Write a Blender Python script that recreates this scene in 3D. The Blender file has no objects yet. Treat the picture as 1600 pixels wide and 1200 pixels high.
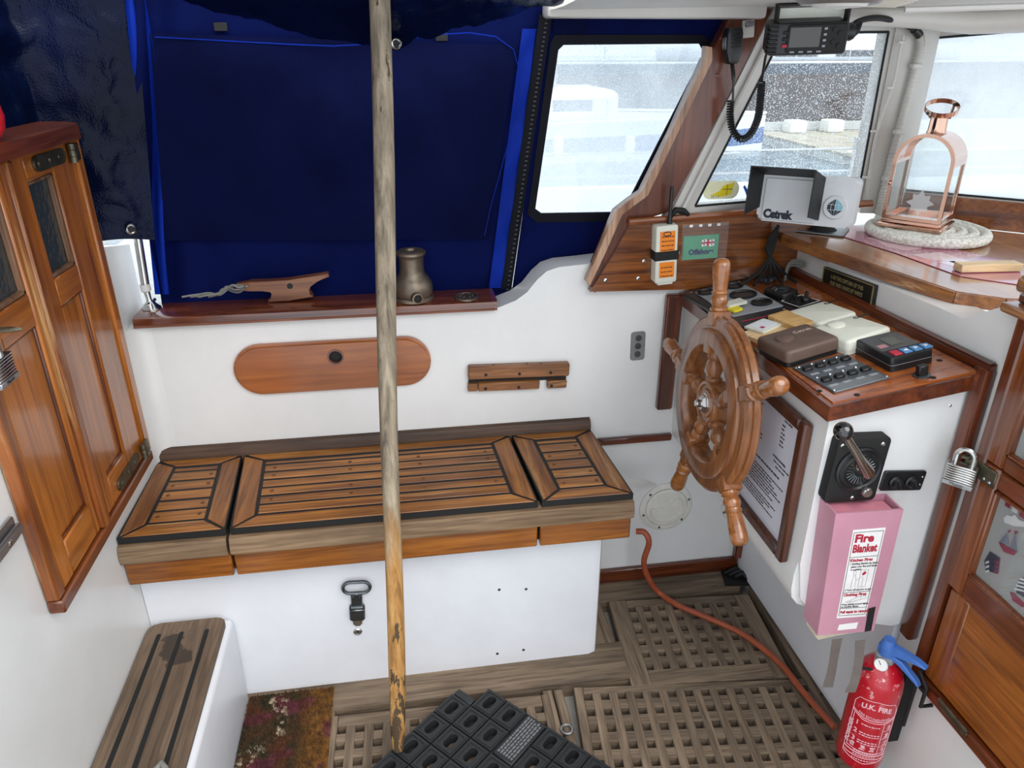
import bpy, bmesh, math, random
from mathutils import Vector as V, Matrix as MX, noise as NZ
random.seed(7)
sc = bpy.context.scene
COL = sc.collection
PI = math.pi
# ---------------------------------------------------------------- camera, sky, sun, exposure
F_PX, EYE = 1150.0, 1.45
PITCH = math.atan(530 / F_PX)
YAW = math.atan(195 / math.hypot(F_PX, 530))
EYEV = V((0, 0, EYE))
FWD = V((math.sin(YAW) * math.cos(PITCH), math.cos(YAW) * math.cos(PITCH), -math.sin(PITCH)))
RGT = V((math.cos(YAW), -math.sin(YAW), 0))
UPV = RGT.cross(FWD)
cam = bpy.data.cameras.new('camera')
cam.sensor_width = 36.0
cam.lens = F_PX / 1600 * 36
cam.clip_start = 0.02
cam.clip_end = 400
camo = bpy.data.objects.new('camera', cam)
COL.objects.link(camo)
camo.matrix_world = MX(((RGT.x, UPV.x, -FWD.x, 0), (RGT.y, UPV.y, -FWD.y, 0), (RGT.z, UPV.z, -FWD.z, EYE), (0, 0, 0, 1)))
sc.camera = camo

vs = sc.view_settings
sc.display_settings.display_device = 'sRGB'
vs.view_transform = 'Standard'
vs.look = 'None'
vs.gamma = 1.0
vs.use_curve_mapping = False
vs.exposure = 0.95

world = bpy.data.worlds.new('overcast_sky')
sc.world = world
world.use_nodes = True
wn = world.node_tree.nodes
wl = world.node_tree.links
wn.clear()
w_out = wn.new('ShaderNodeOutputWorld')
w_bg = wn.new('ShaderNodeBackground')
w_tc = wn.new('ShaderNodeTexCoord')
w_map = wn.new('ShaderNodeMapping')
w_map.inputs['Scale'].default_value = (1, 1, 2.5)
w_nz = wn.new('ShaderNodeTexNoise')
w_nz.inputs['Scale'].default_value = 2.2
w_nz.inputs['Detail'].default_value = 5
w_rp = wn.new('ShaderNodeValToRGB')
w_rp.color_ramp.elements[0].position = 0.35
w_rp.color_ramp.elements[0].color = (0.72, 0.84, 1.0, 1)
w_rp.color_ramp.elements[1].position = 0.62
w_rp.color_ramp.elements[1].color = (1.0, 1.0, 1.0, 1)
wl.new(w_tc.outputs['Generated'], w_map.inputs['Vector'])
wl.new(w_map.outputs[0], w_nz.inputs['Vector'])
wl.new(w_nz.outputs[0], w_rp.inputs[0])
wl.new(w_rp.outputs[0], w_bg.inputs[0])
w_bg.inputs[1].default_value = 1.0
wl.new(w_bg.outputs[0], w_out.inputs[0])

sun = bpy.data.lights.new('veiled_sun', 'SUN')
sun.energy = 1.2
sun.angle = math.radians(50)
sun.color = (1.0, 0.97, 0.92)
suno = bpy.data.objects.new('veiled_sun', sun)
COL.objects.link(suno)
suno.rotation_euler = V((-0.30, 0.62, -0.78)).to_track_quat('-Z', 'Y').to_euler()

# ---------------------------------------------------------------- helpers
def S(h, a=1.0):
    h = h.lstrip('#')
    c = [int(h[i:i + 2], 16) / 255 for i in (0, 2, 4)]
    return tuple((x / 12.92 if x <= 0.04045 else ((x + 0.055) / 1.055) ** 2.4) for x in c) + (a,)

def pl_x(x): return (V((x, 0, 0)), V((-1, 0, 0)))
def pl_y(y): return (V((0, y, 0)), V((0, -1, 0)))
def pl_z(z): return (V((0, 0, z)), V((0, 0, 1)))

def pt(u, v, pl, off=0.0):
    """photo pixel -> the point where its sight line meets a real plane of the boat"""
    d = FWD * F_PX + RGT * (u - 800) + UPV * (600 - v)
    p0 = pl[0] + pl[1] * off
    return EYEV + d * ((p0 - EYEV).dot(pl[1]) / d.dot(pl[1]))

class Fr:
    """a local frame: x right, y up, z out of the surface, plus a width and a height"""
    def __init__(s, c, ex, ey, w=0, h=0):
        s.c = V(c); s.ex = V(ex).normalized(); s.ey = V(ey); s.ey = (s.ey - s.ex * s.ey.dot(s.ex)).normalized()
        s.n = s.ex.cross(s.ey); s.w = w; s.h = h
    @property
    def M(s):
        a, b, c, o = s.ex, s.ey, s.n, s.c
        return MX(((a.x, b.x, c.x, o.x), (a.y, b.y, c.y, o.y), (a.z, b.z, c.z, o.z), (0, 0, 0, 1)))
    def p(s, x, y, z=0): return s.c + s.ex * x + s.ey * y + s.n * z

def rect(c4, pl, off=0.0):
    """four photo corners (tl tr br bl) on a plane -> frame with the rectangle's size"""
    a, b, c, d = [pt(u, v, pl, off) for u, v in c4]
    ex = (b - a) + (c - d); ey = (a - d) + (b - c)
    f = Fr((a + b + c + d) / 4, ex, ey, ex.length / 2, ey.length / 2)
    return f

def sub(f, x, y, w=0, h=0, z=0.0, rot=0.0):
    ex = f.ex * math.cos(rot) + f.ey * math.sin(rot)
    ey = f.ey * math.cos(rot) - f.ex * math.sin(rot)
    return Fr(f.p(x, y, z), ex, ey, w, h)

def axis_m(o, z):
    z = V(z).normalized()
    q = z.to_track_quat('Z', 'Y').to_matrix().to_4x4()
    return MX.Translation(V(o)) @ q

def rr(w, h, r, n=4):
    r = min(r, w / 2 - 1e-5, h / 2 - 1e-5)
    o = []
    for cx, cy, a0 in ((w / 2 - r, h / 2 - r, 0), (-w / 2 + r, h / 2 - r, 90), (-w / 2 + r, -h / 2 + r, 180), (w / 2 - r, -h / 2 + r, 270)):
        for k in range(n + 1):
            a = math.radians(a0 + 90 * k / n)
            o.append((cx + r * math.cos(a), cy + r * math.sin(a)))
    return o

def circ(r, n=24, cx=0, cy=0, a0=0):
    return [(cx + r * math.cos(a0 + 2 * PI * k / n), cy + r * math.sin(a0 + 2 * PI * k / n)) for k in range(n)]

class MB:
    def __init__(s, M=None):
        s.bm = bmesh.new(); s.M = M if M is not None else MX()
    def at(s, M): s.M = M; return s
    def _v(s, p): return s.bm.verts.new(s.M @ V(p))
    def box(s, x0, x1, y0, y1, z0, z1, b=0.0, seg=1):
        vs_ = [s._v((x, y, z)) for z in (z0, z1) for y in (y0, y1) for x in (x0, x1)]
        fs = [s.bm.faces.new([vs_[i] for i in q]) for q in ((0, 2, 3, 1), (4, 5, 7, 6), (0, 1, 5, 4), (2, 6, 7, 3), (0, 4, 6, 2), (1, 3, 7, 5))]
        if b > 0:
            es = list({e for f in fs for e in f.edges})
            bmesh.ops.bevel(s.bm, geom=es, offset=b, segments=seg, affect='EDGES', profile=0.5)
        return s
    def poly(s, pts, z0, z1, b=0.0, seg=1):
        """prism of a 2-D outline between z0 and z1 (local)"""
        lo = [s._v((x, y, z0)) for x, y in pts]; hi = [s._v((x, y, z1)) for x, y in pts]
        n = len(pts)
        f0 = s.bm.faces.new(lo[::-1]); f1 = s.bm.faces.new(hi)
        for i in range(n):
            j = (i + 1) % n
            s.bm.faces.new((lo[i], lo[j], hi[j], hi[i]))
        if b > 0:
            bmesh.ops.bevel(s.bm, geom=list(f1.edges), offset=b, segments=seg, affect='EDGES', profile=0.5)
        return s
    def ext(s, pts, vec):
        """prism of a 3-D outline pushed along a vector"""
        lo = [s._v(p) for p in pts]; hi = [s._v(V(p) + V(vec)) for p in pts]
        n = len(pts)
        s.bm.faces.new(lo[::-1]); s.bm.faces.new(hi)
        for i in range(n):
            j = (i + 1) % n
            s.bm.faces.new((lo[i], lo[j], hi[j], hi[i]))
        return s
    def ring(s, outer, inner, z0, z1):
        n = len(outer)
        a = [s._v((x, y, z0)) for x, y in outer]; b = [s._v((x, y, z1)) for x, y in outer]
        c = [s._v((x, y, z0)) for x, y in inner]; d = [s._v((x, y, z1)) for x, y in inner]
        for i in range(n):
            j = (i + 1) % n
            for q in ((a[i], a[j], b[j], b[i]), (b[i], b[j], d[j], d[i]), (d[i], d[j], c[j], c[i]), (c[i], c[j], a[j], a[i])):
                s.bm.faces.new(q)
        return s
    def lathe(s, prof, n=24, M=None, cap=True, a0=0.0, a1=2 * PI):
        old = s.M
        if M is not None: s.M = M
        rings = []
        full = abs(a1 - a0 - 2 * PI) < 1e-6
        m = n if full else n + 1
        for r, z in prof:
            rings.append([s._v((r * math.cos(a0 + (a1 - a0) * k / n), r * math.sin(a0 + (a1 - a0) * k / n), z)) for k in range(m)])
        for i in range(len(rings) - 1):
            for k in range(m if full else m - 1):
                j = (k + 1) % m
                s.bm.faces.new((rings[i][k], rings[i][j], rings[i + 1][j], rings[i + 1][k]))
        if cap and full:
            if prof[0][0] > 1e-6: s.bm.faces.new(rings[0][::-1])
            if prof[-1][0] > 1e-6: s.bm.faces.new(rings[-1])
        s.M = old
        return s
    def tube(s, path, r, n=8, closed=False, flat=1.0):
        P = [V(p) for p in path]; m = len(P)
        R = r if isinstance(r, (list, tuple)) else [r] * m
        T = []
        for i in range(m):
            if closed: t = P[(i + 1) % m] - P[i - 1]
            else: t = P[min(i + 1, m - 1)] - P[max(i - 1, 0)]
            T.append(t.normalized())
        up = V((0, 0, 1)) if abs(T[0].z) < 0.9 else V((1, 0, 0))
        nrm = (up - T[0] * up.dot(T[0])).normalized()
        rings = []
        for i in range(m):
            nrm = (nrm - T[i] * nrm.dot(T[i]))
            nrm = nrm.normalized() if nrm.length > 1e-6 else T[i].orthogonal().normalized()
            bi = T[i].cross(nrm)
            rings.append([s._v(P[i] + (nrm * math.cos(2 * PI * k / n) * flat + bi * math.sin(2 * PI * k / n)) * R[i]) for k in range(n)])
        for i in range(m if closed else m - 1):
            a, b = rings[i], rings[(i + 1) % m]
            for k in range(n):
                j = (k + 1) % n
                s.bm.faces.new((a[k], a[j], b[j], b[k]))
        if not closed:
            s.bm.faces.new(rings[0][::-1]); s.bm.faces.new(rings[-1])
        return s
    def sphere(s, c, r, n=16, sc_=(1, 1, 1)):
        k = max(6, n // 2)
        pr = [(max(1e-7, r * math.sin(PI * i / k)), -r * math.cos(PI * i / k)) for i in range(k + 1)]
        return s.lathe(pr, n, s.M @ MX.Translation(V(c)) @ MX.Diagonal((*sc_, 1)), cap=False)
    def grid(s, fn, nu, nv, thick=0.0):
        G = [[s._v(fn(i / nu, j / nv)) for j in range(nv + 1)] for i in range(nu + 1)]
        fs = []
        for i in range(nu):
            for j in range(nv):
                fs.append(s.bm.faces.new((G[i][j], G[i + 1][j], G[i + 1][j + 1], G[i][j + 1])))
        if thick: bmesh.ops.solidify(s.bm, geom=fs, thickness=thick)
        return s

def obj(name, mb, mat, parent=None, ang=38, fix=True, loc=None, **props):
    bm = mb.bm
    if fix:
        bmesh.ops.remove_doubles(bm, verts=bm.verts, dist=1e-6)
        bmesh.ops.recalc_face_normals(bm, faces=bm.faces)
    lim = math.radians(ang)
    for f in bm.faces: f.smooth = True
    for e in bm.edges:
        if len(e.link_faces) == 2: e.smooth = e.calc_face_angle(0) < lim
    me = bpy.data.meshes.new(name)
    bm.to_mesh(me); bm.free()
    o = bpy.data.objects.new(name, me)
    COL.objects.link(o)
    for m in (mat if isinstance(mat, list) else [mat]): me.materials.append(m)
    if parent is not None:
        o.parent = parent
        r = parent
        while r.parent is not None: r = r.parent
        if parent.type == 'EMPTY': o.location = -parent.location
    elif loc is None:
        # origin at the thing's base
        xs = [v.co for v in me.vertices]
        c = V(((min(p.x for p in xs) + max(p.x for p in xs)) / 2, (min(p.y for p in xs) + max(p.y for p in xs)) / 2, min(p.z for p in xs)))
        if props.get('keep') is None:
            me.transform(MX.Translation(-c)); o.location = c
    for k, v in props.items():
        if k != 'keep' and v is not None: o[k] = v
    return o

def T(name, label, cat, loc, group=None):
    o = bpy.data.objects.new(name, None)
    o.empty_display_size = 0.05
    COL.objects.link(o)
    o.location = V(loc)
    o['label'] = label; o['category'] = cat
    if group: o['group'] = group
    return o

def ST(name, loc=(0, 0, 0), label=None):
    o = bpy.data.objects.new(name, None)
    o.empty_display_size = 0.05
    COL.objects.link(o); o.location = V(loc); o['kind'] = 'structure'
    if label: o['label'] = label
    return o

def share(src, name, parent, M):
    """another piece with the same mesh, moved by M (its mesh is in local piece space)"""
    o = src.copy(); o.name = name
    COL.objects.link(o); o.parent = parent
    base = MX.Translation(-parent.location) if parent is not None and parent.type == 'EMPTY' else MX()
    o.matrix_local = base @ M
    return o

def piece(name, mb, mat, parent, M, **props):
    """a piece whose mesh stays in its own local space (so that copies can share it)"""
    o = obj(name, mb, mat, None, loc=(0, 0, 0), keep=1, **props)
    o.parent = parent
    base = MX.Translation(-parent.location) if parent is not None and parent.type == 'EMPTY' else MX()
    o.matrix_local = base @ M
    return o

def txt(s_, size, fr, x, y, mat, parent, name='lettering', align='CENTER', ext=0.0003, z=0.0004, mapf=None, sx=1.0, bold=0.0, shear=0.0, spacing=1.0, line=1.0):
    cu = bpy.data.curves.new('t', 'FONT')
    cu.body = s_; cu.size = size; cu.align_x = align; cu.align_y = 'CENTER'; cu.extrude = ext; cu.offset = bold; cu.shear = shear
    cu.space_character = spacing; cu.space_line = line
    cu.resolution_u = 3
    o = bpy.data.objects.new('t', cu); COL.objects.link(o)
    bpy.context.view_layer.update()
    dg = bpy.context.evaluated_depsgraph_get()
    me = bpy.data.meshes.new_from_object(o.evaluated_get(dg))
    bpy.data.objects.remove(o); bpy.data.curves.remove(cu)
    for v in me.vertices:
        c = V((v.co.x * sx + x, v.co.y + y, v.co.z + z))
        v.co = mapf(c) if mapf else fr.M @ c
    me.name = name
    me.materials.clear(); me.materials.append(mat)
    ob = bpy.data.objects.new(name, me); COL.objects.link(ob); ob.parent = parent
    if parent is not None and parent.type == 'EMPTY': ob.location = -parent.location
    return ob

# ---------------------------------------------------------------- materials
class NT:
    def __init__(s, name):
        s.m = bpy.data.materials.new(name); s.m.use_nodes = True
        s.n = s.m.node_tree.nodes; s.l = s.m.node_tree.links
        s.b = s.n['Principled BSDF']; s.out = s.n['Material Output']
    def new(s, t, **k):
        x = s.n.new(t)
        for a, b in k.items():
            if a in x.inputs: x.inputs[a].default_value = b
            else: setattr(x, a, b)
        return x
    def lk(s, a, b): s.l.new(a, b)
    def coords(s, scale=(1, 1, 1), rnd=True):
        tc = s.new('ShaderNodeTexCoord')
        mp = s.new('ShaderNodeMapping'); mp.inputs['Scale'].default_value = scale
        if rnd:
            oi = s.new('ShaderNodeObjectInfo')
            mu = s.new('ShaderNodeMath', operation='MULTIPLY'); mu.inputs[1].default_value = 37.0
            s.lk(oi.outputs['Random'], mu.inputs[0])
            ad = s.new('ShaderNodeVectorMath', operation='ADD')
            s.lk(tc.outputs['Object'], ad.inputs[0]); s.lk(mu.outputs[0], ad.inputs[1])
            s.lk(ad.outputs[0], mp.inputs['Vector'])
        else:
            s.lk(tc.outputs['Object'], mp.inputs['Vector'])
        return mp.outputs[0]
    def noise(s, vec, scale, detail=4, rough=0.55, dist=0.0):
        x = s.new('ShaderNodeTexNoise'); x.inputs['Scale'].default_value = scale; x.inputs['Detail'].default_value = detail
        x.inputs['Roughness'].default_value = rough; x.inputs['Distortion'].default_value = dist
        s.lk(vec, x.inputs['Vector']); return x.outputs[0]
    def ramp(s, fac, stops):
        x = s.new('ShaderNodeValToRGB'); e = x.color_ramp.elements
        while len(e) < len(stops): e.new(0.5)
        for i, (p, c) in enumerate(stops):
            e[i].position = p; e[i].color = c if len(c) == 4 else (*c, 1)
        s.lk(fac, x.inputs[0]); return x.outputs[0]
    def mix(s, fac, a, b, mode='MIX'):
        x = s.new('ShaderNodeMix', data_type='RGBA', blend_type=mode)
        for val, i in ((fac, 0), (a, 6), (b, 7)):
            if isinstance(val, (int, float)): x.inputs[i].default_value = val
            elif isinstance(val, tuple): x.inputs[i].default_value = val
            else: s.lk(val, x.inputs[i])
        return x.outputs[2]
    def bump(s, h, strength=0.3, dist=0.002):
        x = s.new('ShaderNodeBump'); x.inputs['Strength'].default_value = strength; x.inputs['Distance'].default_value = dist
        s.lk(h, x.inputs['Height']); s.lk(x.outputs[0], s.b.inputs['Normal']); return x
    def set(s, **k):
        for a, b in k.items():
            a = a.replace('_', ' ')
            if hasattr(b, 'links') or hasattr(b, 'is_linked'): s.lk(b, s.b.inputs[a])
            else: s.b.inputs[a].default_value = b
        return s

MATS = {}
def plain(name, col, rough=0.5, metal=0.0, coat=0.0, var=0.08, nscale=30, bump=0.0, spec=0.5):
    if name in MATS: return MATS[name]
    t = NT(name); c = S(col) if isinstance(col, str) else col
    vec = t.coords(rnd=False)
    n = t.noise(vec, nscale, 4)
    lo = tuple(x * (1 - var) for x in c[:3]) + (1,); hi = tuple(min(1, x * (1 + var)) for x in c[:3]) + (1,)
    t.set(Base_Color=t.ramp(n, [(0.3, lo), (0.7, hi)]), Roughness=rough, Metallic=metal, Coat_Weight=coat, Specular_IOR_Level=spec)
    t.b.inputs['Coat Roughness'].default_value = 0.08
    if bump: t.bump(t.noise(vec, nscale * 6, 3), bump, 0.001)
    MATS[name] = t.m
    return t.m

def wood(name, dark, light, axis='x', rough=0.35, coat=0.5, scale=1.0, worn=None, wamt=0.5, streak=0.6, bump=0.15, coatr=0.12):
    if name in MATS: return MATS[name]
    t = NT(name)
    lo, hi = 2.2 * scale, 42 * scale
    sc_ = {'x': (lo, hi, hi), 'y': (hi, lo, hi), 'z': (hi, hi, lo)}[axis]
    vec = t.coords(sc_)
    n1 = t.noise(vec, 1.0, 5, 0.6, 0.6)
    f1 = t.ramp(n1, [(0.3, S(dark)), (0.52, t_mid(dark, light)), (0.72, S(light))])
    sc2 = tuple(x * 3.5 for x in sc_)
    vec2 = t.coords(sc2)
    n2 = t.noise(vec2, 1.0, 3, 0.5, 0.2)
    pores = t.ramp(n2, [(0.36, (0.45, 0.4, 0.36, 1)), (0.52, (1, 1, 1, 1))])
    c = t.mix(streak, f1, pores, 'MULTIPLY')
    vb = t.coords((1, 1, 1))
    big = t.ramp(t.noise(vb, 5.0, 3), [(0.35, (0.74, 0.74, 0.74, 1)), (0.65, (1.1, 1.1, 1.1, 1))])
    c = t.mix(0.7, c, big, 'MULTIPLY')
    if worn:
        vw = t.coords(tuple(x * 0.5 for x in sc_))
        wmask = t.ramp(t.noise(vw, 1.3, 6, 0.7), [(0.62 - 0.25 * wamt, (0, 0, 0, 1)), (0.74 - 0.2 * wamt, (1, 1, 1, 1))])
        c = t.mix(wmask, c, S(worn))
    t.set(Base_Color=c, Roughness=rough, Coat_Weight=coat)
    t.b.inputs['Coat Roughness'].default_value = coatr
    if bump: t.bump(n2, bump, 0.0012)
    MATS[name] = t.m
    return t.m

def t_mid(a, b):
    a, b = S(a), S(b)
    return tuple((x + y) / 2 for x, y in zip(a, b))

def white_paint(name='white_gloss_paint', col='#e3e3e1', dirt=0.5, rough=0.32):
    if name in MATS: return MATS[name]
    t = NT(name)
    v = t.coords(rnd=False)
    n = t.noise(v, 3.0, 6, 0.65)
    base = S(col)
    c = t.ramp(n, [(0.3, tuple(x * 0.9 for x in base[:3]) + (1,)), (0.6, base)])
    n2 = t.noise(v, 55.0, 4, 0.7)
    spots = t.ramp(n2, [(0.735, (0, 0, 0, 1)), (0.76, (1, 1, 1, 1))])
    n3 = t.noise(v, 6.0, 3)
    m3 = t.ramp(n3, [(0.5, (0, 0, 0, 1)), (0.62, (dirt, dirt, dirt, 1))])
    c = t.mix(t.mix(1.0, spots, m3, 'MULTIPLY'), c, S('#7d7468'))
    t.set(Base_Color=c, Roughness=rough, Coat_Weight=0.15)
    t.bump(t.noise(v, 14, 4), 0.12, 0.004)
    MATS[name] = t.m
    return t.m

M_WHITE = white_paint()
M_WHITE2 = white_paint('white_painted_ply', '#dfe1e6', 0.7, 0.4)
M_CEIL = white_paint('headlining_white', '#d9d7d2', 0.3, 0.5)
M_FRAMEW = white_paint('window_frame_grey_white', '#c9c6bf', 0.8, 0.45)
DV = ('#84440f', '#c0742c')
M_DOORZ = wood('varnished_teak_upright', *DV, 'z', 0.3, 0.7, streak=0.35)
M_DOORY = wood('varnished_teak_level', *DV, 'y', 0.3, 0.7, streak=0.35)
M_DOORWORN = wood('varnished_teak_worn_edge', '#6b3410', '#a8622a', 'z', 0.4, 0.3, worn='#c39a66', wamt=0.35)
M_MAHZ = wood('mahogany_trim_upright', '#3d1507', '#7a3a18', 'z', 0.3, 0.6)
M_MAHY = wood('mahogany_trim_fore_aft', '#3d1507', '#7a3a18', 'y', 0.3, 0.6)
M_MAHX = wood('mahogany_trim_level', '#3d1507', '#7a3a18', 'x', 0.3, 0.6)
M_PANEL = wood('varnished_oak_panel', '#572a0d', '#9a5a24', 'x', 0.3, 0.6, streak=0.8)
M_CONS = wood('varnished_console_top', '#7a360f', '#b3662a', 'x', 0.25, 0.9, streak=0.4)
M_SHELF = wood('varnished_shelf', '#7a4216', '#bb7c3c', 'y', 0.25, 0.9, streak=0.5)
M_BENCHX = wood('worn_teak_plank', '#653612', '#b4762f', 'x', 0.45, 0.1, worn='#b8905c', wamt=0.06, streak=0.7)
M_BENCHY = wood('worn_teak_border', '#623514', '#a86d30', 'y', 0.45, 0.1, worn='#ad8a5c', wamt=0.06, streak=0.7)
M_BENCHB = wood('teak_fascia', '#6f3a0d', '#a8661f', 'x', 0.35, 0.45)
M_WEATHX = wood('weathered_batten', '#5f4833', '#a78c6d', 'x', 0.75, 0.0, worn='#5d4632', wamt=0.25, bump=0.4)
M_DARKX = wood('dark_weathered_batten', '#2e2018', '#5d4433', 'x', 0.7, 0.05)
M_GREYX = wood('grey_teak_athwart', '#584b3e', '#937f69', 'x', 0.8, 0.0, scale=1.3, bump=0.4)
M_GREYY = wood('grey_teak_fore_aft', '#584b3e', '#937f69', 'y', 0.8, 0.0, scale=1.3, bump=0.4)
M_STEP = wood('weathered_step_teak', '#564536', '#806b57', 'y', 0.7, 0.0, scale=1.4, worn='#3c2f26', wamt=0.18, bump=0.4, streak=0.4)
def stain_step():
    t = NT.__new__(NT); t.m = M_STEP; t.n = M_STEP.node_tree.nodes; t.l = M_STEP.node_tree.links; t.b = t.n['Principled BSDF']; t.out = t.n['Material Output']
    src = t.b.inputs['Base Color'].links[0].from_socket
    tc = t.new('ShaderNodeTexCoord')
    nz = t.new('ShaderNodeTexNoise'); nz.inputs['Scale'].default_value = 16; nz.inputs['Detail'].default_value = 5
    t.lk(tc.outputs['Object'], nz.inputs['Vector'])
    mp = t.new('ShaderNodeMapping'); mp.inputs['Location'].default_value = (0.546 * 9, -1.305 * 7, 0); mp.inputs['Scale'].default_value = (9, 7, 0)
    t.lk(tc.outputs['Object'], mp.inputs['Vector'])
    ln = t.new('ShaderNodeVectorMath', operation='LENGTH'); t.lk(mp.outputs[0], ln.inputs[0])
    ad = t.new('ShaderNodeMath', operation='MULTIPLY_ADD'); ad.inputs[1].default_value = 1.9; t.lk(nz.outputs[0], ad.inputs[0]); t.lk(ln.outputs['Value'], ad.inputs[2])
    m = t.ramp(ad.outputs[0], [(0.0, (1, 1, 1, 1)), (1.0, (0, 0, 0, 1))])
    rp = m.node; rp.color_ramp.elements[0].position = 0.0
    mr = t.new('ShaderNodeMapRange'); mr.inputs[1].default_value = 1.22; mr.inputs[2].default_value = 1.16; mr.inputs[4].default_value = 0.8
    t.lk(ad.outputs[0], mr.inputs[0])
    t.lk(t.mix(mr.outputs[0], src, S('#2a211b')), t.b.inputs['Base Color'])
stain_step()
M_CAP = wood('dark_varnished_cap', '#451d0d', '#84462a', 'x', 0.2, 0.9)
M_PLANKR = wood('raked_plank_mahogany', '#4a200f', '#7d4022', 'z', 0.35, 0.5, streak=0.5)
M_PLANKE = wood('raked_plank_worn_edge', '#8a5a3a', '#cfa98a', 'z', 0.4, 0.3)
M_WHEEL = wood('wheel_teak', '#6d3d1c', '#a46a3c', 'z', 0.35, 0.5, streak=0.5, scale=0.8)
M_HANDLE = wood('wheel_handle_teak', '#7c451d', '#b5743c', 'x', 0.25, 0.8, streak=0.4, scale=0.8)
M_PINE = wood('pale_pine', '#cfa872', '#ecd6ac', 'x', 0.6, 0.05, streak=0.3)
M_OAKB = wood('raw_oak_block', '#b98d50', '#dcb67c', 'x', 0.6, 0.05, streak=0.3)
M_CLEAT = wood('oiled_wooden_cleat', '#5d3018', '#9a6238', 'x', 0.4, 0.3)
M_STEEL = plain('stainless_steel', '#c8c8c6', 0.22, 1.0)
M_ALU = plain('dull_aluminium', '#a8aaac', 0.42, 1.0)
M_BRONZE = plain('tarnished_bronze', '#85786a', 0.42, 0.85, var=0.35, nscale=14)
M_HINGE = plain('old_brass_hinge', '#6b6656', 0.45, 0.9, var=0.35, nscale=60)
M_GALV = plain('dark_galvanised_latch', '#6d7274', 0.36, 1.0, var=0.25)
M_BLACK = plain('black_plastic', '#151618', 0.38)
M_BLACKM = plain('matt_black', '#101010', 0.7)
M_RUBBER = plain('black_rubber', '#26282a', 0.55, bump=0.25, nscale=70)
M_CAULK = plain('black_caulking', '#0b0a0a', 0.6)
M_GREYB = plain('grey_bezel', '#8d9094', 0.45)
M_SCREEN = plain('dark_screen', '#23262a', 0.12, coat=0.5)
M_LCD = plain('grey_lcd', '#555b55', 0.2)
M_CREAM = plain('cream_plastic', '#d5d6c8', 0.42, var=0.05)
M_BROWN = plain('brown_plastic', '#5d4a40', 0.5, var=0.1)
M_GREYW = plain('grey_white_housing', '#cfd2d4', 0.45, var=0.04)
M_NAVYT = plain('navy_print', '#101a2c', 0.5)
M_CYAN = plain('teal_print', '#7ab2c0', 0.5)
M_PRINT = plain('black_print', '#1c1c1e', 0.6)
M_REDP = plain('red_print', '#ac2038', 0.55)
M_WHITEP = plain('white_print', '#e8e6e4', 0.55)
M_PAPER = plain('white_paper', '#d9dbe2', 0.6, var=0.03)
M_PINK = plain('faded_pink_plastic', '#bd8798', 0.42, var=0.1, nscale=9)
M_REDX = plain('red_extinguisher_paint', '#c00d24', 0.3, coat=0.5, var=0.12, nscale=16)
M_BLUEH = plain('blue_plastic_handle', '#4270bc', 0.45, var=0.15)
M_ORANGE = plain('orange_label', '#e8821c', 0.5)
M_GREEN = plain('green_sticker', '#4f9b78', 0.4)
M_HOSE = plain('orange_brown_hose', '#98492c', 0.45, var=0.15)
M_GREYTAPE = plain('grey_webbing', '#6e6660', 0.8)
M_GAUGE = plain('dark_gauge_well', '#0c0d0e', 0.3)
M_COPPER = plain('polished_rose_copper', '#cfa692', 0.10, 1.0, var=0.04)
M_WHITEPL = plain('white_plastic', '#cfcdc8', 0.45)
M_PORT = plain('cream_grey_plastic', '#dcd9d0', 0.45)
M_YELLOW = plain('yellow_vinyl', '#e6d229', 0.5)
M_PALEY = plain('pale_yellow_vinyl', '#ecebc4', 0.5)
M_BLUEV = plain('blue_vinyl', '#2562c4', 0.5)
M_REDBUOY = plain('red_float', '#c8232c', 0.35)
M_ROPEG = plain('grey_rope', '#7a7a74', 0.85, bump=0.6, nscale=90)
M_CHROME = plain('worn_chrome', '#b8b2aa', 0.15, 1.0)

def m_rope():
    t = NT('white_braided_rope')
    v = t.coords((1, 1, 1), False)
    vo = t.new('ShaderNodeTexVoronoi'); vo.inputs['Scale'].default_value = 150
    t.lk(v, vo.inputs['Vector'])
    c = t.ramp(vo.outputs['Distance'], [(0.2, S('#f2f0e6')), (0.8, S('#c9c7bb'))])
    t.set(Base_Color=c, Roughness=0.85)
    t.bump(vo.outputs['Distance'], 0.7, -0.0015)
    return t.m
M_ROPE = m_rope()

def m_canvas(name, col, rough, transl, weave=420, wr=0.25, coat=0.0, spec=0.12):
    t = NT(name)
    v = t.coords(rnd=False)
    n = t.noise(v, 7, 5, 0.6)
    c = S(col)
    colr = t.ramp(n, [(0.3, tuple(x * 0.8 for x in c[:3]) + (1,)), (0.7, tuple(x * 1.2 for x in c[:3]) + (1,))])
    t.set(Base_Color=colr, Roughness=rough, Coat_Weight=coat, Specular_IOR_Level=spec)
    t.b.inputs['Coat Roughness'].default_value = 0.25
    h = t.noise(v, weave, 2)
    h2 = t.noise(v, 18, 6, 0.65)
    ad = t.new('ShaderNodeMath', operation='MULTIPLY_ADD'); ad.inputs[1].default_value = 0.12
    t.lk(h, ad.inputs[0]); t.lk(h2, ad.inputs[2])
    t.bump(ad.outputs[0], wr, 0.006)
    tr = t.new('ShaderNodeBsdfTranslucent'); t.lk(colr, tr.inputs[0])
    mx = t.new('ShaderNodeMixShader'); mx.inputs[0].default_value = transl
    t.lk(t.b.outputs[0], mx.inputs[1]); t.lk(tr.outputs[0], mx.inputs[2]); t.lk(mx.outputs[0], t.out.inputs[0])
    return t.m
M_CANVAS = m_canvas('navy_canvas', '#071142', 0.8, 0.06, 500, 0.2, 0.0, 0.06)
M_CANVAS2 = m_canvas('navy_canvas_double_layer', '#060d33', 0.8, 0.01, 500, 0.2, 0.0, 0.06)
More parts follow.
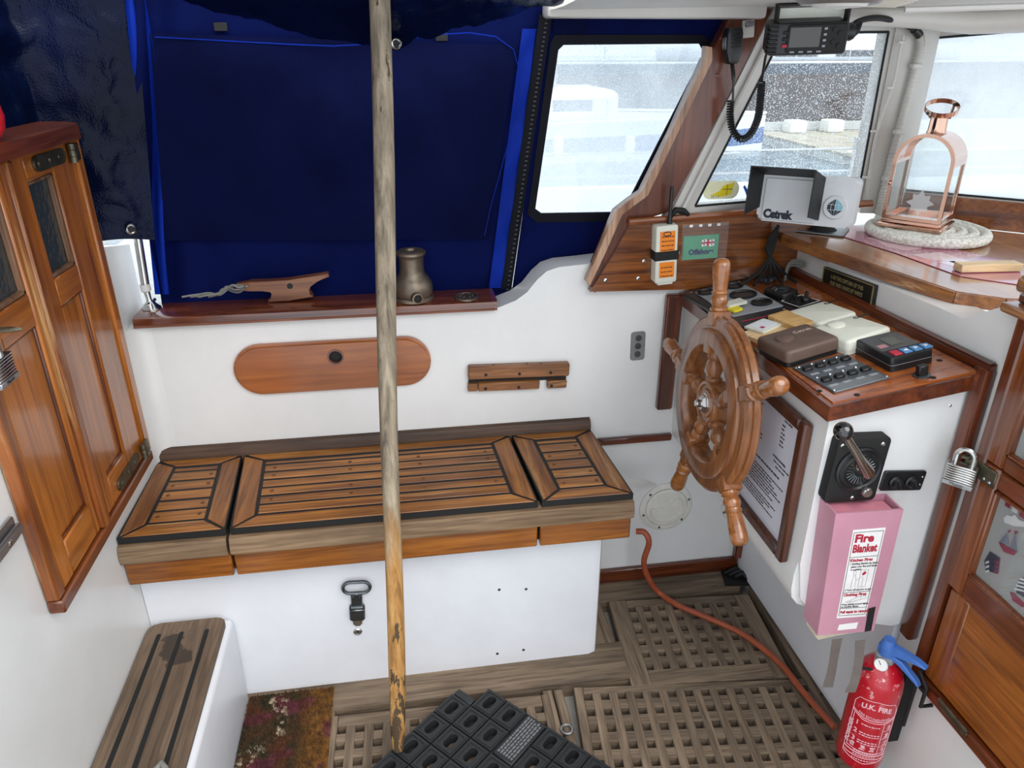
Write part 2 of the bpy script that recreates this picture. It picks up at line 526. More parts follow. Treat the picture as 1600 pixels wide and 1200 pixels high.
M_CANVASE = m_canvas('canvas_backlit_blue', '#1030a0', 0.6, 0.25, 500, 0.15, 0.0, 0.1)  # bluer copy of the navy canvas, sun glowing through put into its colour
def m_tarp():
    t = NT('woven_blue_tarpaulin')
    v = t.coords(rnd=False)
    n = t.noise(v, 5, 4)
    t.set(Base_Color=t.ramp(n, [(0.3, S('#020819')), (0.7, S('#040f30'))]), Roughness=0.24, Specular_IOR_Level=0.12)
    a = t.noise(v, 5.5, 3, 0.5, 0.9)
    rdg = t.new('ShaderNodeMath', operation='SUBTRACT'); rdg.inputs[1].default_value = 0.5; t.lk(a, rdg.inputs[0])
    ab = t.new('ShaderNodeMath', operation='ABSOLUTE'); t.lk(rdg.outputs[0], ab.inputs[0])
    w = t.new('ShaderNodeTexVoronoi'); w.inputs['Scale'].default_value = 260; t.lk(v, w.inputs['Vector'])
    ad = t.new('ShaderNodeMath', operation='MULTIPLY_ADD'); ad.inputs[1].default_value = 0.03
    t.lk(w.outputs['Distance'], ad.inputs[0]); t.lk(ab.outputs[0], ad.inputs[2])
    t.bump(ad.outputs[0], 1.0, 0.016)
    return t.m
M_TARP = m_tarp()
M_BIND = m_canvas('black_binding', '#11121a', 0.6, 0.0, 300, 0.2)

def m_glass(name, haze, speck, tint=(0.95, 0.98, 1.0), dens=420, cover=0.45, streak=0.0, rough=0.05):
    t = NT(name)
    v = t.coords(rnd=False)
    tr = t.new('ShaderNodeBsdfTransparent'); tr.inputs[0].default_value = (*tint, 1)
    tl = t.new('ShaderNodeBsdfTranslucent'); tl.inputs[0].default_value = (0.93, 0.97, 1.0, 1)
    gl = t.new('ShaderNodeBsdfGlossy'); gl.inputs['Roughness'].default_value = rough
    big = t.noise(v, 6, 4, 0.6)
    hz = t.new('ShaderNodeMapRange'); hz.inputs[1].default_value = 0.3; hz.inputs[2].default_value = 0.7
    hz.inputs[3].default_value = haze * 0.75; hz.inputs[4].default_value = haze * 1.2
    t.lk(big, hz.inputs[0])
    vo = t.new('ShaderNodeTexVoronoi'); vo.inputs['Scale'].default_value = dens; vo.inputs['Randomness'].default_value = 1.0
    t.lk(v, vo.inputs['Vector'])
    n2 = t.noise(v, dens * 0.5, 2)
    df = t.new('ShaderNodeMath', operation='LESS_THAN')
    ml = t.new('ShaderNodeMath', operation='MULTIPLY'); ml.inputs[1].default_value = cover
    t.lk(n2, ml.inputs[0]); t.lk(vo.outputs['Distance'], df.inputs[0]); t.lk(ml.outputs[0], df.inputs[1])
    sp = t.new('ShaderNodeMath', operation='MULTIPLY'); sp.inputs[1].default_value = speck
    t.lk(df.outputs[0], sp.inputs[0])
    mxm = t.new('ShaderNodeMath', operation='MAXIMUM')
    t.lk(hz.outputs[0], mxm.inputs[0]); t.lk(sp.outputs[0], mxm.inputs[1])
    m1 = t.new('ShaderNodeMixShader')
    t.lk(mxm.outputs[0], m1.inputs[0]); t.lk(tr.outputs[0], m1.inputs[1]); t.lk(tl.outputs[0], m1.inputs[2])
    m2 = t.new('ShaderNodeMixShader'); m2.inputs[0].default_value = 0.05
    t.lk(m1.outputs[0], m2.inputs[1]); t.lk(gl.outputs[0], m2.inputs[2])
    t.lk(m2.outputs[0], t.out.inputs[0])
    return t.m
M_GLASS1 = m_glass('rain_specked_glass', 0.05, 0.8, dens=230, cover=0.52)
M_GLASS2 = m_glass('glare_hazed_dirty_glass', 0.6, 0.75, dens=300, cover=0.5)  # strong white haze puts sun glare on dirty glass into the pane
M_VINYL = m_glass('hazy_clear_vinyl', 0.45, 0.85, dens=400, cover=0.6, tint=(0.9, 0.96, 1.0))
M_LGLASS = m_glass('lantern_glass', 0.01, 0.0, tint=(0.96, 0.975, 0.975))
M_DGLASS = m_glass('door_glass', 0.04, 0.0, tint=(0.92, 0.94, 0.94))
def m_obscure():
    t = NT('obscured_door_glass')
    v = t.coords((1, 1, 1), False)
    vo = t.new('ShaderNodeTexVoronoi'); vo.inputs['Scale'].default_value = 90
    t.lk(v, vo.inputs['Vector'])
    t.set(Base_Color=S('#2f3a3c'), Roughness=0.18, Coat_Weight=0.5)
    t.bump(vo.outputs['Distance'], 0.5, 0.004)
    return t.m
M_OBSC = m_obscure()
def m_water():
    t = NT('harbour_water')
    v = t.coords((1, 1, 1), False)
    t.set(Base_Color=S('#5d7078'), Roughness=0.12)
    t.bump(t.noise(v, 2.5, 5, 0.6), 0.35, 0.2)
    return t.m
M_WATER = m_water()
# ================================================================ THE SETTING
WX, RX, WY = -0.62, 0.97, 1.69          # left wall face, bulkhead face, side wall face
# ---- cockpit sole under the gratings, with its planks
floor = obj('floor', MB().box(-0.72, 1.05, -0.2, 1.76, -0.09, -0.045), plain('sole_paint', '#a8a49c', 0.7, var=0.3, nscale=12), kind='structure')
def fl_piece(name, mb, mat): 
    o = obj(name, mb, mat, None, loc=(0, 0, 0), keep=1)
    o.parent = floor; o.location = -floor.location
    return o
fl_piece('plank', MB().ext([(-0.62, 1.335, -0.045), (0.52, 1.318, -0.045), (0.545, 1.365, -0.045), (0.52, 1.44, -0.045), (-0.62, 1.44, -0.045)], (0, 0, 0.044)), M_GREYX)
fl_piece('plank', MB().box(0.475, 0.93, 1.60, 1.69, -0.045, -0.003, 0.002), M_GREYX)
fl_piece('plank', MB().ext([(0.935, 1.2, -0.045), (0.97, 1.2, -0.045), (0.97, 1.6, -0.045), (0.955, 1.6, -0.045)], (0, 0, 0.04)), M_GREYY)
fl_piece('plank', MB().ext([(0.925, 0.7, -0.045), (0.97, 0.7, -0.045), (0.97, 1.195, -0.045), (0.935, 1.195, -0.045)], (0, 0, 0.04)), M_GREYY)
fl_piece('plank', MB().box(0.449, 0.503, 1.442, 1.598, -0.045, -0.004, 0.002), M_GREYY)
fl_piece('plank', MB().box(0.278, 0.302, 0.6, 1.312, -0.045, -0.004, 0.002), M_GREYY)
fl_piece('plank', MB().box(0.305, 0.328, 0.6, 1.308, -0.045, -0.002, 0.002), M_GREYY)
fl_piece('plank', MB().box(-0.25, -0.225, 0.6, 1.33, -0.045, -0.004, 0.002), M_GREYY)
# black scupper corner where the sole meets the bulkhead
mb = MB()
for k in range(3):
    mb.tube([(0.90 + 0.012 * k, 1.655 - 0.01 * k, 0.004), (0.935 + 0.008 * k, 1.662 - 0.012 * k, 0.012), (0.962, 1.64 - 0.015 * k, 0.006)], [0.006, 0.010, 0.005], 6)
mb.poly([(0.885, 1.61), (0.965, 1.598), (0.966, 1.672), (0.90, 1.678)], -0.003, 0.0025)
fl_piece('sealant_patch', mb, M_CAULK)

# ---- left wall (aft cabin bulkhead), slightly lower towards the side
mb = MB()
mb.ext([(WX, -0.2, -0.045), (WX, 1.80, -0.045), (WX, 1.80, 1.03), (WX, 1.58, 1.075), (WX, -0.2, 1.12)], (-0.06, 0, 0))
obj('wall_left', mb, M_WHITE, kind='structure')
# ---- side wall: coaming with its hump, and the part under the wheelhouse
out = [(-0.62, -0.05), (1.06, -0.05), (1.06, 1.0), (0.62, 0.985), (0.44, 0.968), (0.375, 0.964), (0.345, 0.955), (0.322, 0.935), (0.298, 0.905), (0.27, 0.885), (0.235, 0.872), (0.222, 0.868), (-0.62, 0.868)]
mb = MB(MX(((1, 0, 0, 0), (0, 0, 1, WY), (0, 1, 0, 0), (0, 0, 0, 1))))
mb.poly(out, 0.0, 0.085)
wall_back = obj('wall_back', mb, M_WHITE, kind='structure')
# rounded fillet in the left corner
mb = MB()
N = 8
prof = [(WX + 0.045 * (1 - math.sin(PI / 2 * k / N)), WY - 0.045 * (1 - math.cos(PI / 2 * k / N))) for k in range(N + 1)]
mb.poly([(WX - 0.002, WY + 0.002)] + prof[::-1], 0.0, 0.866)
obj('trim_1', mb, M_WHITE, kind='structure')
# ---- forward bulkhead
mb = MB()
mb.ext([(RX, -0.2, -0.05), (RX, 1.775, -0.05), (RX, 1.775, 0.985), (RX, 1.45, 0.998), (RX, 1.15, 1.0125), (RX, 1.09, 1.0125), (RX, 1.02, 1.056), (RX, -0.2, 1.058)], (0.07, 0, 0))
obj('wall_right', mb, M_WHITE, kind='structure')
# mahogany trims on the side wall under the wheelhouse
obj('trim_2', MB().box(0.492, 0.70, WY - 0.014, WY, 0.466, 0.486, 0.003), M_MAHX, kind='structure')
obj('baseboard_back', MB().box(0.46, 0.95, WY - 0.016, WY, -0.003, 0.042, 0.003), M_MAHX, kind='structure')
obj('trim_3', MB().box(0.648, 0.69, WY - 0.02, WY, 0.565, 0.885, 0.004), M_MAHZ, kind='structure')
obj('trim_4', MB().box(0.935, 0.968, WY - 0.022, WY, 0.043, 0.42, 0.003), M_MAHZ, kind='structure')
# painted plinth seam board at the bulkhead foot
obj('baseboard_right', MB().box(0.955, RX, 1.03, 1.685, 0.0, 0.40, 0.004), M_WHITE2, kind='structure')

# ---- wheelhouse top
C1Z = 1.512
mb = MB()
def ceil_fn(s, t):
    x = 0.33 + s * 1.6; y = 0.80 + t * 1.10
    return V((x, y, 1.514 + 0.085 * max(0, min(1, (1.55 - y) / 1.1)) ** 1.2 + 0.012 * math.sin(PI * min(1, s))))
mb.grid(ceil_fn, 12, 14, 0.03)
ceiling = obj('ceiling', mb, M_CEIL, kind='structure')
obj('trim_5', MB().box(0.325, 0.80, 1.64, 1.70, 1.500, 1.545, 0.008, 2), M_FRAMEW, kind='structure')
# shallow panel mouldings on the headlining
mb = MB()
mb.tube([(1.02, 1.50, 1.513), (1.55, 1.36, 1.528)], 0.006, 6)
o = obj('bead', mb, M_CEIL); o.parent = ceiling; o.location = o.location - ceiling.location

# ---- windscreen: side panel (window_1), corner post, front panel (window_2)
W1A, W1B = V((0.69, 1.665, 0)), V((1.20, 1.742, 0))
P1 = (W1A.copy(), V((-(W1A - W1B).y * -1, 0, 0)))
d1 = (W1B - W1A).normalized(); n1 = V((d1.y, -d1.x, 0)); P1 = (W1A, n1)
W2A, W2B = V((1.286, 1.766, 0)), V((1.491, 1.586, 0))
d2 = (W2B - W2A).normalized(); n2 = V((d2.y, -d2.x, 0)); P2 = (W2A, n2)
def bars(parent, pl, c4, widths, th, mat, off=0.0, names=('rail', 'stile', 'rail', 'stile')):
    """a window frame of four mitred bars round four photo corners (tl tr br bl)"""
    P = [pt(u, v, pl, off) for u, v in c4]
    c = sum(P, V()) / 4
    out_ = []
    for i in range(4):
        e0 = (P[i] - P[i - 1]).normalized(); e1 = (P[(i + 1) % 4] - P[i]).normalized()
        no0 = pl[1].cross(e0); no1 = pl[1].cross(e1)
        if no0.dot(P[i] - c) < 0: no0 = -no0
        if no1.dot(P[i] - c) < 0: no1 = -no1
        a, b = widths[i - 1], widths[i]
        # intersection of the two shifted edges
        det = no0.dot(no0) * no1.dot(no1) - no0.dot(no1) ** 2
        k0 = (a - b * no0.dot(no1)) / det; k1 = (b - a * no0.dot(no1)) / det
        out_.append(P[i] + no0 * k0 + no1 * k1)
    for i in range(4):
        j = (i + 1) % 4
        obj(names[i], MB().ext([P[i], P[j], out_[j], out_[i]], pl[1] * -th), mat[i] if isinstance(mat, list) else mat, parent)
    return P
w1 = ST('window_1', (1.0, 1.73, 1.1))
c4 = [(1224, 52), (1388, 50), (1341, 300), (1086, 322)]
Pw = bars(w1, P1, c4, [0.06, 0.03, 0.026, 0.05], 0.035, M_FRAMEW)
obj('pane', MB().ext(Pw, n1 * -0.004), M_GLASS1, w1)
mb = MB()
for i in range(4):
    a, b = Pw[i], Pw[(i + 1) % 4]
    mb.tube([a + n1 * 0.001, b + n1 * 0.001], 0.0028, 6)
obj('gasket', mb, M_BLACKM, w1)
# raised ridge on the left stile
mb = MB(); a = pt(1218, 30, P1, 0.006); b = pt(1066, 330, P1, 0.006)
mb.tube([a, b], 0.006, 8)
obj('ridge', mb, M_FRAMEW, w1)
w2 = ST('window_2', (1.4, 1.68, 1.1))
c4 = [(1455, 60), (1850, 27), (1862, 336), (1405, 296)]
Pw2 = bars(w2, P2, c4, [0.07, 0.05, 0.022, 0.034], 0.035, M_FRAMEW)
obj('pane', MB().ext(Pw2, n2 * -0.004), M_GLASS2, w2)
mb = MB()
for i in range(4):
    mb.tube([Pw2[i] + n2 * 0.001, Pw2[(i + 1) % 4] + n2 * 0.001], 0.0026, 6)
obj('gasket', mb, M_BLACKM, w2)
# corner post between the two
zb, zt = 1.06, 1.53
q = [V((1.165, 1.732, 0)), V((1.20, 1.722, 0)), V((1.262, 1.735, 0)), V((1.295, 1.752, 0)), V((1.30, 1.82, 0)), V((1.18, 1.80, 0))]
mb = MB().ext([p + V((0, 0, zb)) for p in q], (0, 0, zt - zb))
obj('trim_6', mb, M_FRAMEW, kind='structure')
# rounded header over the front windows
mb = MB()
path = [pt(1210, 28, (V((0, 1.655, 0)), V((0, -1, 0)))), V((1.0, 1.665, 1.508)), V((1.17, 1.675, 1.505)), V((1.30, 1.66, 1.497)), V((1.42, 1.585, 1.502)), V((1.62, 1.42, 1.508)), V((1.90, 1.17, 1.515))]
mb.tube(path, [0.016, 0.018, 0.022, 0.026, 0.027, 0.027, 0.027], 12)
obj('trim_7', mb, M_FRAMEW, kind='structure')
# side of the wheelhouse beyond the last window and the far flank, so that daylight only comes through the panes
a = Pw2[1] + d2 * 0.05
mb = MB().ext([V((a.x, a.y, 0.9)), V((2.2, 0.9, 0.9)), V((2.2, 0.9, 1.11)), V((a.x, a.y, 1.11))], n2 * -0.03)
obj('wall_front', mb, M_WHITE, kind='structure')

# ---- varnished ledge under window 1 and oak panel below it
P_OAK = pl_y(1.66)
oak = T('wheelhouse_board', 'varnished oak side panel below the wheelhouse side window carrying the white radio beacon', 'panel', (0.7, 1.66, 0.91))
pts = [pt(u, v, P_OAK) for u, v in ((922, 456), (960, 395), (985, 349), (1242, 328), (1300, 330), (1300, 385), (1242, 420), (1170, 433), (1080, 452))]
obj('board', MB().ext(pts, (0, 0.025, 0)), M_PANEL, oak)
mb = MB()
a = pt(983, 347, P_OAK, 0.004); b = pt(1240, 326, P_OAK, 0.004); c = pt(1362, 318, P_OAK, 0.004)
mb.tube([a, b, c], [0.008, 0.009, 0.009], 8)
obj('moulding', mb, wood('worn_moulding', '#6b2f12', '#b06a3a', 'x', 0.35, 0.5), oak)
for u, v in ((946, 438), (997, 435), (1006, 408)):
    obj('screw', MB().lathe([(0.0045, 0), (0.0045, 0.0012), (0.003, 0.002)], 10, axis_m(pt(u, v, P_OAK), (0, -1, 0))), M_STEEL, oak)
# raked mahogany plank
P_PL = pl_y(1.672)
rp = T('raked_plank', 'broad raked mahogany plank between the clear canvas window and the wheelhouse glass', 'plank', pt(922, 456, P_PL))
L = [(916, 440), (935, 395), (962, 330), (985, 312), (1003, 300), (1050, 205), (1101, 92), (1113, 80), (1148, 12), (1208, 12), (1130, 165), (1048, 330), (985, 350), (958, 398), (930, 458)]
obj('plank', MB().ext([pt(u, v, P_PL) for u, v in L], (0, 0.03, 0)), M_PLANKR, rp)
E_ = [(916, 440), (935, 395), (962, 330), (985, 312), (1003, 300), (1050, 205), (1101, 97), (1103, 72), (1113, 74), (1113, 95), (1058, 210), (1012, 306), (990, 322), (972, 336), (944, 400), (922, 446)]
obj('edge_strip', MB().ext([pt(u, v, P_PL, 0.012) for u, v in E_], (0, 0.022, 0)), M_PLANKE, rp)
for u, v in ((1163, 32), (1120, 118), (1128, 60)):
    obj('plug', MB().lathe([(0.005, 0), (0.005, 0.001), (0.003, 0.0018)], 10, axis_m(pt(u, v, P_PL), (0, -1, 0))), M_MAHX, rp)

# ================================================================ LEFT DOORS (door_1): boxes in y,z on the left wall
XF = WX + 0.001
d1o = ST('door_1', (WX, 1.32, 0.585), 'pair of varnished panelled doors on the left with small obscured panes')
def dbox(name, y0, y1, z0, z1, x0, x1, mat, parent=None, b=0.003):
    return obj(name, MB().box(x0, x1, y0, y1, z0, z1, b), mat, parent or d1o)
obj('frame_stile', MB().box(XF, WX + 0.028, 1.548, 1.578, 0.61, 1.29, 0.003), M_DOORZ, d1o)
obj('frame_stile', MB().box(XF, WX + 0.024, 1.062, 1.088, 0.61, 1.29, 0.003), M_DOORWORN, d1o)
obj('frame_rail', MB().box(XF, WX + 0.028, 1.062, 1.578, 0.584, 0.609, 0.003), wood('worn_mahogany_rail', '#4a1d0b', '#8a4a22', 'y', 0.4, 0.3, worn='#a87a58', wamt=0.2), d1o)
XL = WX + 0.022
obj('backing', MB().box(WX - 0.02, WX + 0.004, 1.088, 1.548, 1.08, 1.29), M_DOORZ, d1o)
def leaf(y0, y1, pz0, pz1, py0, py1, qz0, qz1):
    lf = obj('leaf', MB().box(XF, WX + 0.008, y0, y1, 0.611, qz0 - 0.012), M_DOORZ, d1o)
    def b(n, a0, a1, c0, c1, m=M_DOORZ, x1=XL): return obj(n, MB().box(XF, x1, a0, a1, c0, c1, 0.003), m, lf)
    b('stile', y0, py0, 0.612, 1.288); b('stile', py1, y1, 0.612, 1.288)
    b('rail', py0, py1, 0.612, pz0, M_DOORY, XL - 0.0005); b('rail', py0, py1, pz1, qz0, M_DOORY, XL - 0.0005); b('rail', py0, py1, qz1, 1.288, M_DOORY, XL - 0.0005)
    obj('panel', MB().box(XF, WX + 0.013, py0 - 0.001, py1 + 0.001, pz0 - 0.001, pz1 + 0.001, 0.004), M_DOORZ, lf)
    obj('pane', MB().box(XF, WX + 0.010, py0, py1, qz0, qz1), M_OBSC, lf)
    mb = MB()
    for a0, a1, c0, c1 in ((py0, py1, qz0, qz0 + 0.008), (py0, py1, qz1 - 0.006, qz1), (py1 - 0.009, py1, qz0, qz1), (py0, py0 + 0.005, qz0, qz1)):
        mb.box(WX + 0.009, WX + 0.019, a0, a1, c0, c1, 0.002)
    obj('glazing_bead', mb, wood('worn_bead', '#4a2a18', '#8d6a50', 'z', 0.6, 0.1), lf)
    mb = MB()
    for a0, a1, c0, c1 in ((py0, py1, pz0, pz0 + 0.004), (py1 - 0.005, py1, pz0, pz1), (py0, py0 + 0.004, pz0, pz1), (py0, py1, pz1 - 0.004, pz1)):
        mb.box(WX + 0.012, WX + 0.0175, a0, a1, c0, c1, 0.0015)
    obj('moulding', mb, M_MAHZ, lf)
    return lf
la = leaf(1.290, 1.546, 0.675, 1.028, 1.346, 1.450, 1.078, 1.244)
lb = leaf(1.090, 1.262, 0.680, 1.030, 1.132, 1.247, 1.085, 1.244)
obj('astragal', MB().box(XF, WX + 0.034, 1.263, 1.289, 0.612, 1.288, 0.004), M_DOORWORN, d1o)
for zc in (1.268, 0.634):
    hs = MB()
    hf = Fr((WX + 0.0235, 1.44, zc), (0, 1, 0), (0, 0, 1))
    hs.at(MX(((0, 0, 1, hf.c.x), (1, 0, 0, hf.c.y), (0, 1, 0, hf.c.z), (0, 0, 0, 1))))
    hs.poly(rr(0.13, 0.026, 0.012), -0.001, 0.003)
    h = obj('hinge_strap', hs, M_HINGE, d1o)
    k = MB()
    for i in range(3): k.lathe([(0.0075, 0), (0.0075, 0.0105)], 10, MX.Translation((WX + 0.031, 1.525, zc - 0.017 + i * 0.0115)))
    k.box(WX + 0.028, WX + 0.033, 1.535, 1.556, zc - 0.016, zc + 0.016, 0.002)
    obj('knuckle', k, M_HINGE, h)
    for yy in (1.39, 1.435, 1.475): obj('screw', MB().lathe([(0.0045, 0), (0.003, 0.0016)], 8, axis_m((WX + 0.0265, yy, zc), (1, 0, 0))), M_HINGE, h)
# carved lug on the frame beside the upper pane
obj('lug', MB().lathe([(0.001, 0), (0.014, 0.008), (0.014, 0.05), (0.001, 0.058)], 10, MX.Translation((WX + 0.004, 1.578, 1.02))), M_DOORZ, d1o)
cap = T('coaming_rail', 'thick reddish wooden cap rail lying on top of the left doors', 'rail', (WX, 1.3, 1.291))
mb = MB(MX(((1, 0, 0, 0), (0, 1, 0, 0), (0, 0, 1, 0), (0, 0, 0, 1))))
mb.poly([(WX - 0.05, 0.95), (WX + 0.045, 0.95), (WX + 0.045, 1.545), (WX + 0.035, 1.57), (WX + 0.0, 1.60), (WX - 0.05, 1.60)], 1.2915, 1.318, 0.006, 2)
obj('capping', mb, wood('dull_red_cap', '#58220f', '#8a4424', 'y', 0.4, 0.4), cap)
obj('red_float', MB().lathe([(0.001, 0), (0.022, 0.002), (0.033, 0.018), (0.036, 0.035), (0.033, 0.055), (0.02, 0.07), (0.001, 0.074)], 20, MX.Translation((WX + 0.012, 1.262, 1.3185))), M_REDBUOY,
    label='round red plastic float at the left edge, sitting on the wooden cap above the doors', category='float')
# padlock on the left doors
def padlock(name, label, fr, w, h, d, sh, brand_mat=M_PRINT):
    """body in the frame's local axes, shackle upward"""
    t = T(name, label, 'padlock', fr.p(0, -h / 2, 0))
    mb = MB(fr.M)
    n = 7
    for k in range(n):
        z0 = -d / 2 + 0.0; y0 = -h / 2 + 0.22 * h + k * 0.78 * h / n
        mb.box(-w / 2, w / 2, y0, y0 + 0.78 * h / n - 0.0006, -d / 2, d / 2, 0.0012)
    obj('body', mb, M_STEEL, t)
    obj('base_band', MB(fr.M).poly(rr(w * 1.04, h * 0.22, 0.002), -d / 2 - 0.001, d / 2 + 0.001).box(-w * 0.52, w * 0.52, -h / 2, -h / 2 + 0.215 * h, -d / 2 - 0.001, d / 2 + 0.001, 0.001) if False else MB(fr.M).box(-w * 0.52, w * 0.52, -h / 2, -h / 2 + 0.215 * h, -d / 2 - 0.001, d / 2 + 0.001, 0.001), M_ALU, t)
    r = w * 0.3
    P = [fr.p(-r, h / 2 - 0.004), fr.p(-r, h / 2 + sh)] + [fr.p(-r * math.cos(PI * k / 8), h / 2 + sh + r * math.sin(PI * k / 8)) for k in range(1, 8)] + [fr.p(r, h / 2 + sh), fr.p(r, h / 2 - 0.004)]
    obj('shackle', MB().tube(P, 0.0042, 8), M_STEEL, t)
    txt('Master', h * 0.2, fr, 0, -h / 2 + 0.11 * h, brand_mat, t, z=d / 2 + 0.0012)
    return t
fr = rect([(-22, 553), (22, 566), (24, 590), (-20, 604)], pl_x(WX + 0.055))
fr = Fr(pt(-2, 579, pl_x(WX + 0.055)), (0, 1, 0), (0, 0, 1))
padlock('padlock', 'laminated steel padlock hanging at the left edge on the left doors', fr, 0.05, 0.04, 0.022, 0.016)
hb = T('hasp', 'small brass hasp holding the padlock on the left doors', 'hasp', (WX + 0.02, 1.075, 1.07))
obj('strap', MB().box(WX + 0.022, WX + 0.026, 1.045, 1.13, 1.068, 1.092, 0.001), M_HINGE, hb)
obj('staple', MB().tube([(WX + 0.026, 1.084, 1.079), (WX + 0.06, 1.086, 1.079), (WX + 0.072, 1.09, 1.079), (WX + 0.06, 1.094, 1.079), (WX + 0.026, 1.096, 1.079)], 0.003, 6), M_HINGE, hb)
# aluminium track on the left wall
tr = T('sheet_track', 'dull aluminium track screwed to the white wall below the left doors', 'track', (WX, 0.85, 0.76))
mb = MB()
mb.box(WX + 0.0005, WX + 0.008, 0.6, 1.045, 0.755, 0.795, 0.002); mb.box(WX + 0.008, WX + 0.018, 0.6, 1.045, 0.766, 0.784, 0.003)
obj('rail', mb, M_ALU, tr)
for y in (0.8, 0.9, 1.0): obj('screw', MB().lathe([(0.006, 0), (0.004, 0.0015)], 10, axis_m((WX + 0.018, y, 0.775), (1, 0, 0))), M_STEEL, tr)

# ================================================================ STEP, BENCH, FLOOR GRATINGS
st = T('boarding_step', 'white box step with a weathered grooved tread in the lower left corner', 'step', (-0.53, 1.1, 0))
SZ = 0.258
mb = MB()
mb.box(WX + 0.001, -0.437, 0.45, 1.408, -0.04, SZ - 0.012, 0.014, 3)
obj('box', mb, M_WHITE2, st)
mb = MB().poly([(WX + 0.004, 0.45), (-0.448, 0.45), (-0.448, 1.375), (-0.4515, 1.388), (-0.460, 1.395), (-0.472, 1.398), (WX + 0.03, 1.398), (WX + 0.014, 1.394), (WX + 0.006, 1.386), (WX + 0.004, 1.375)], SZ - 0.012, SZ, 0.002)
tread = obj('tread', mb, M_STEP, st)
for k, xx in enumerate((-0.585, -0.537, -0.483)):
    p = axis_m((xx, 0.93, SZ - 0.0005), (0, 0, 1))
    mb = MB(MX.Translation((xx, 0.91, SZ - 0.001)))
    mb.poly(rr(0.0095, 0.90 + 0.0, 0.0045), 0, 0.002)
    obj('grip_strip', mb, M_BLACKM, st)
mb = MB()
mb.tube([(x, y, z) for x, y, z in [(-0.468, 0.93, SZ + 0.007), (-0.470, 0.965, SZ + 0.010), (-0.475, 0.992, SZ + 0.016), (-0.484, 1.004, SZ + 0.016), (-0.494, 0.996, SZ + 0.010), (-0.505, 0.97, SZ + 0.007), (-0.53, 0.955, SZ + 0.007), (-0.56, 0.965, SZ + 0.007)]], 0.006, 10)
obj('rope_end', mb, M_ROPEG, label='short loop of grey rope lying on the grooved step', category='rope')

bench = T('bench_locker', 'white side locker with teak fascia boards under the slatted seat', 'bench', (-0.08, 1.5, 0))
mb = MB().poly([(WX + 0.001, 1.41), (0.42, 1.41), (0.438, 1.417), (0.446, 1.435), (0.446, 1.6885), (WX + 0.001, 1.6885)], -0.003, 0.398)
obj('locker_front', mb, M_WHITE2, bench)
mb = MB().box(WX + 0.001, 0.455, 1.385, 1.6885, 0.40, 0.500); obj('carcass', mb, M_CAULK, bench)
def fasc(x0, x1): obj('fascia_board', MB().box(x0, x1, 1.357, 1.383, 0.400, 0.462, 0.003), M_BENCHB, bench)
fasc(WX + 0.002, -0.402); fasc(-0.396, 0.268); fasc(0.274, 0.488)
for x0, x1 in ((WX + 0.002, -0.403), (-0.397, 0.49)):
    mb = MB(MX(((0, 0, 1, x0), (1, 0, 0, 0), (0, 1, 0, 0), (0, 0, 0, 1))))
    mb.poly([(1.383, 0.464), (1.346, 0.464), (1.343, 0.478), (1.345, 0.492), (1.350, 0.505), (1.383, 0.508)], 0, x1 - x0)
    obj('batten', mb, M_WEATHX, bench)
mb = MB(MX(((0, 0, 1, 0.470), (1, 0, 0, 0), (0, 1, 0, 0), (0, 0, 0, 1))))
mb.poly([(1.40, 0.40), (1.40, 0.50), (1.66, 0.50), (1.66, 0.40)], 0, 0.016); obj('end_board', mb, M_BENCHY, bench)
mb = MB(MX(((0, 0, 1, WX + 0.004), (1, 0, 0, 0), (0, 1, 0, 0), (0, 0, 0, 1))))
mb.poly([(1.668, 0.50), (1.688, 0.50), (1.688, 0.552), (1.676, 0.549), (1.668, 0.538)], 0, 0.468 - WX - 0.004)
obj('back_ledge', mb, M_DARKX, bench)
for u, v in ((780, 921), (822, 920), (777, 1021), (818, 1015)):
    obj('rivet', MB().lathe([(0.0036, 0), (0.0036, 0.0015), (0.002, 0.002)], 8, axis_m(pt(u, v, pl_y(1.41)), (0, -1, 0))), M_GALV, bench)

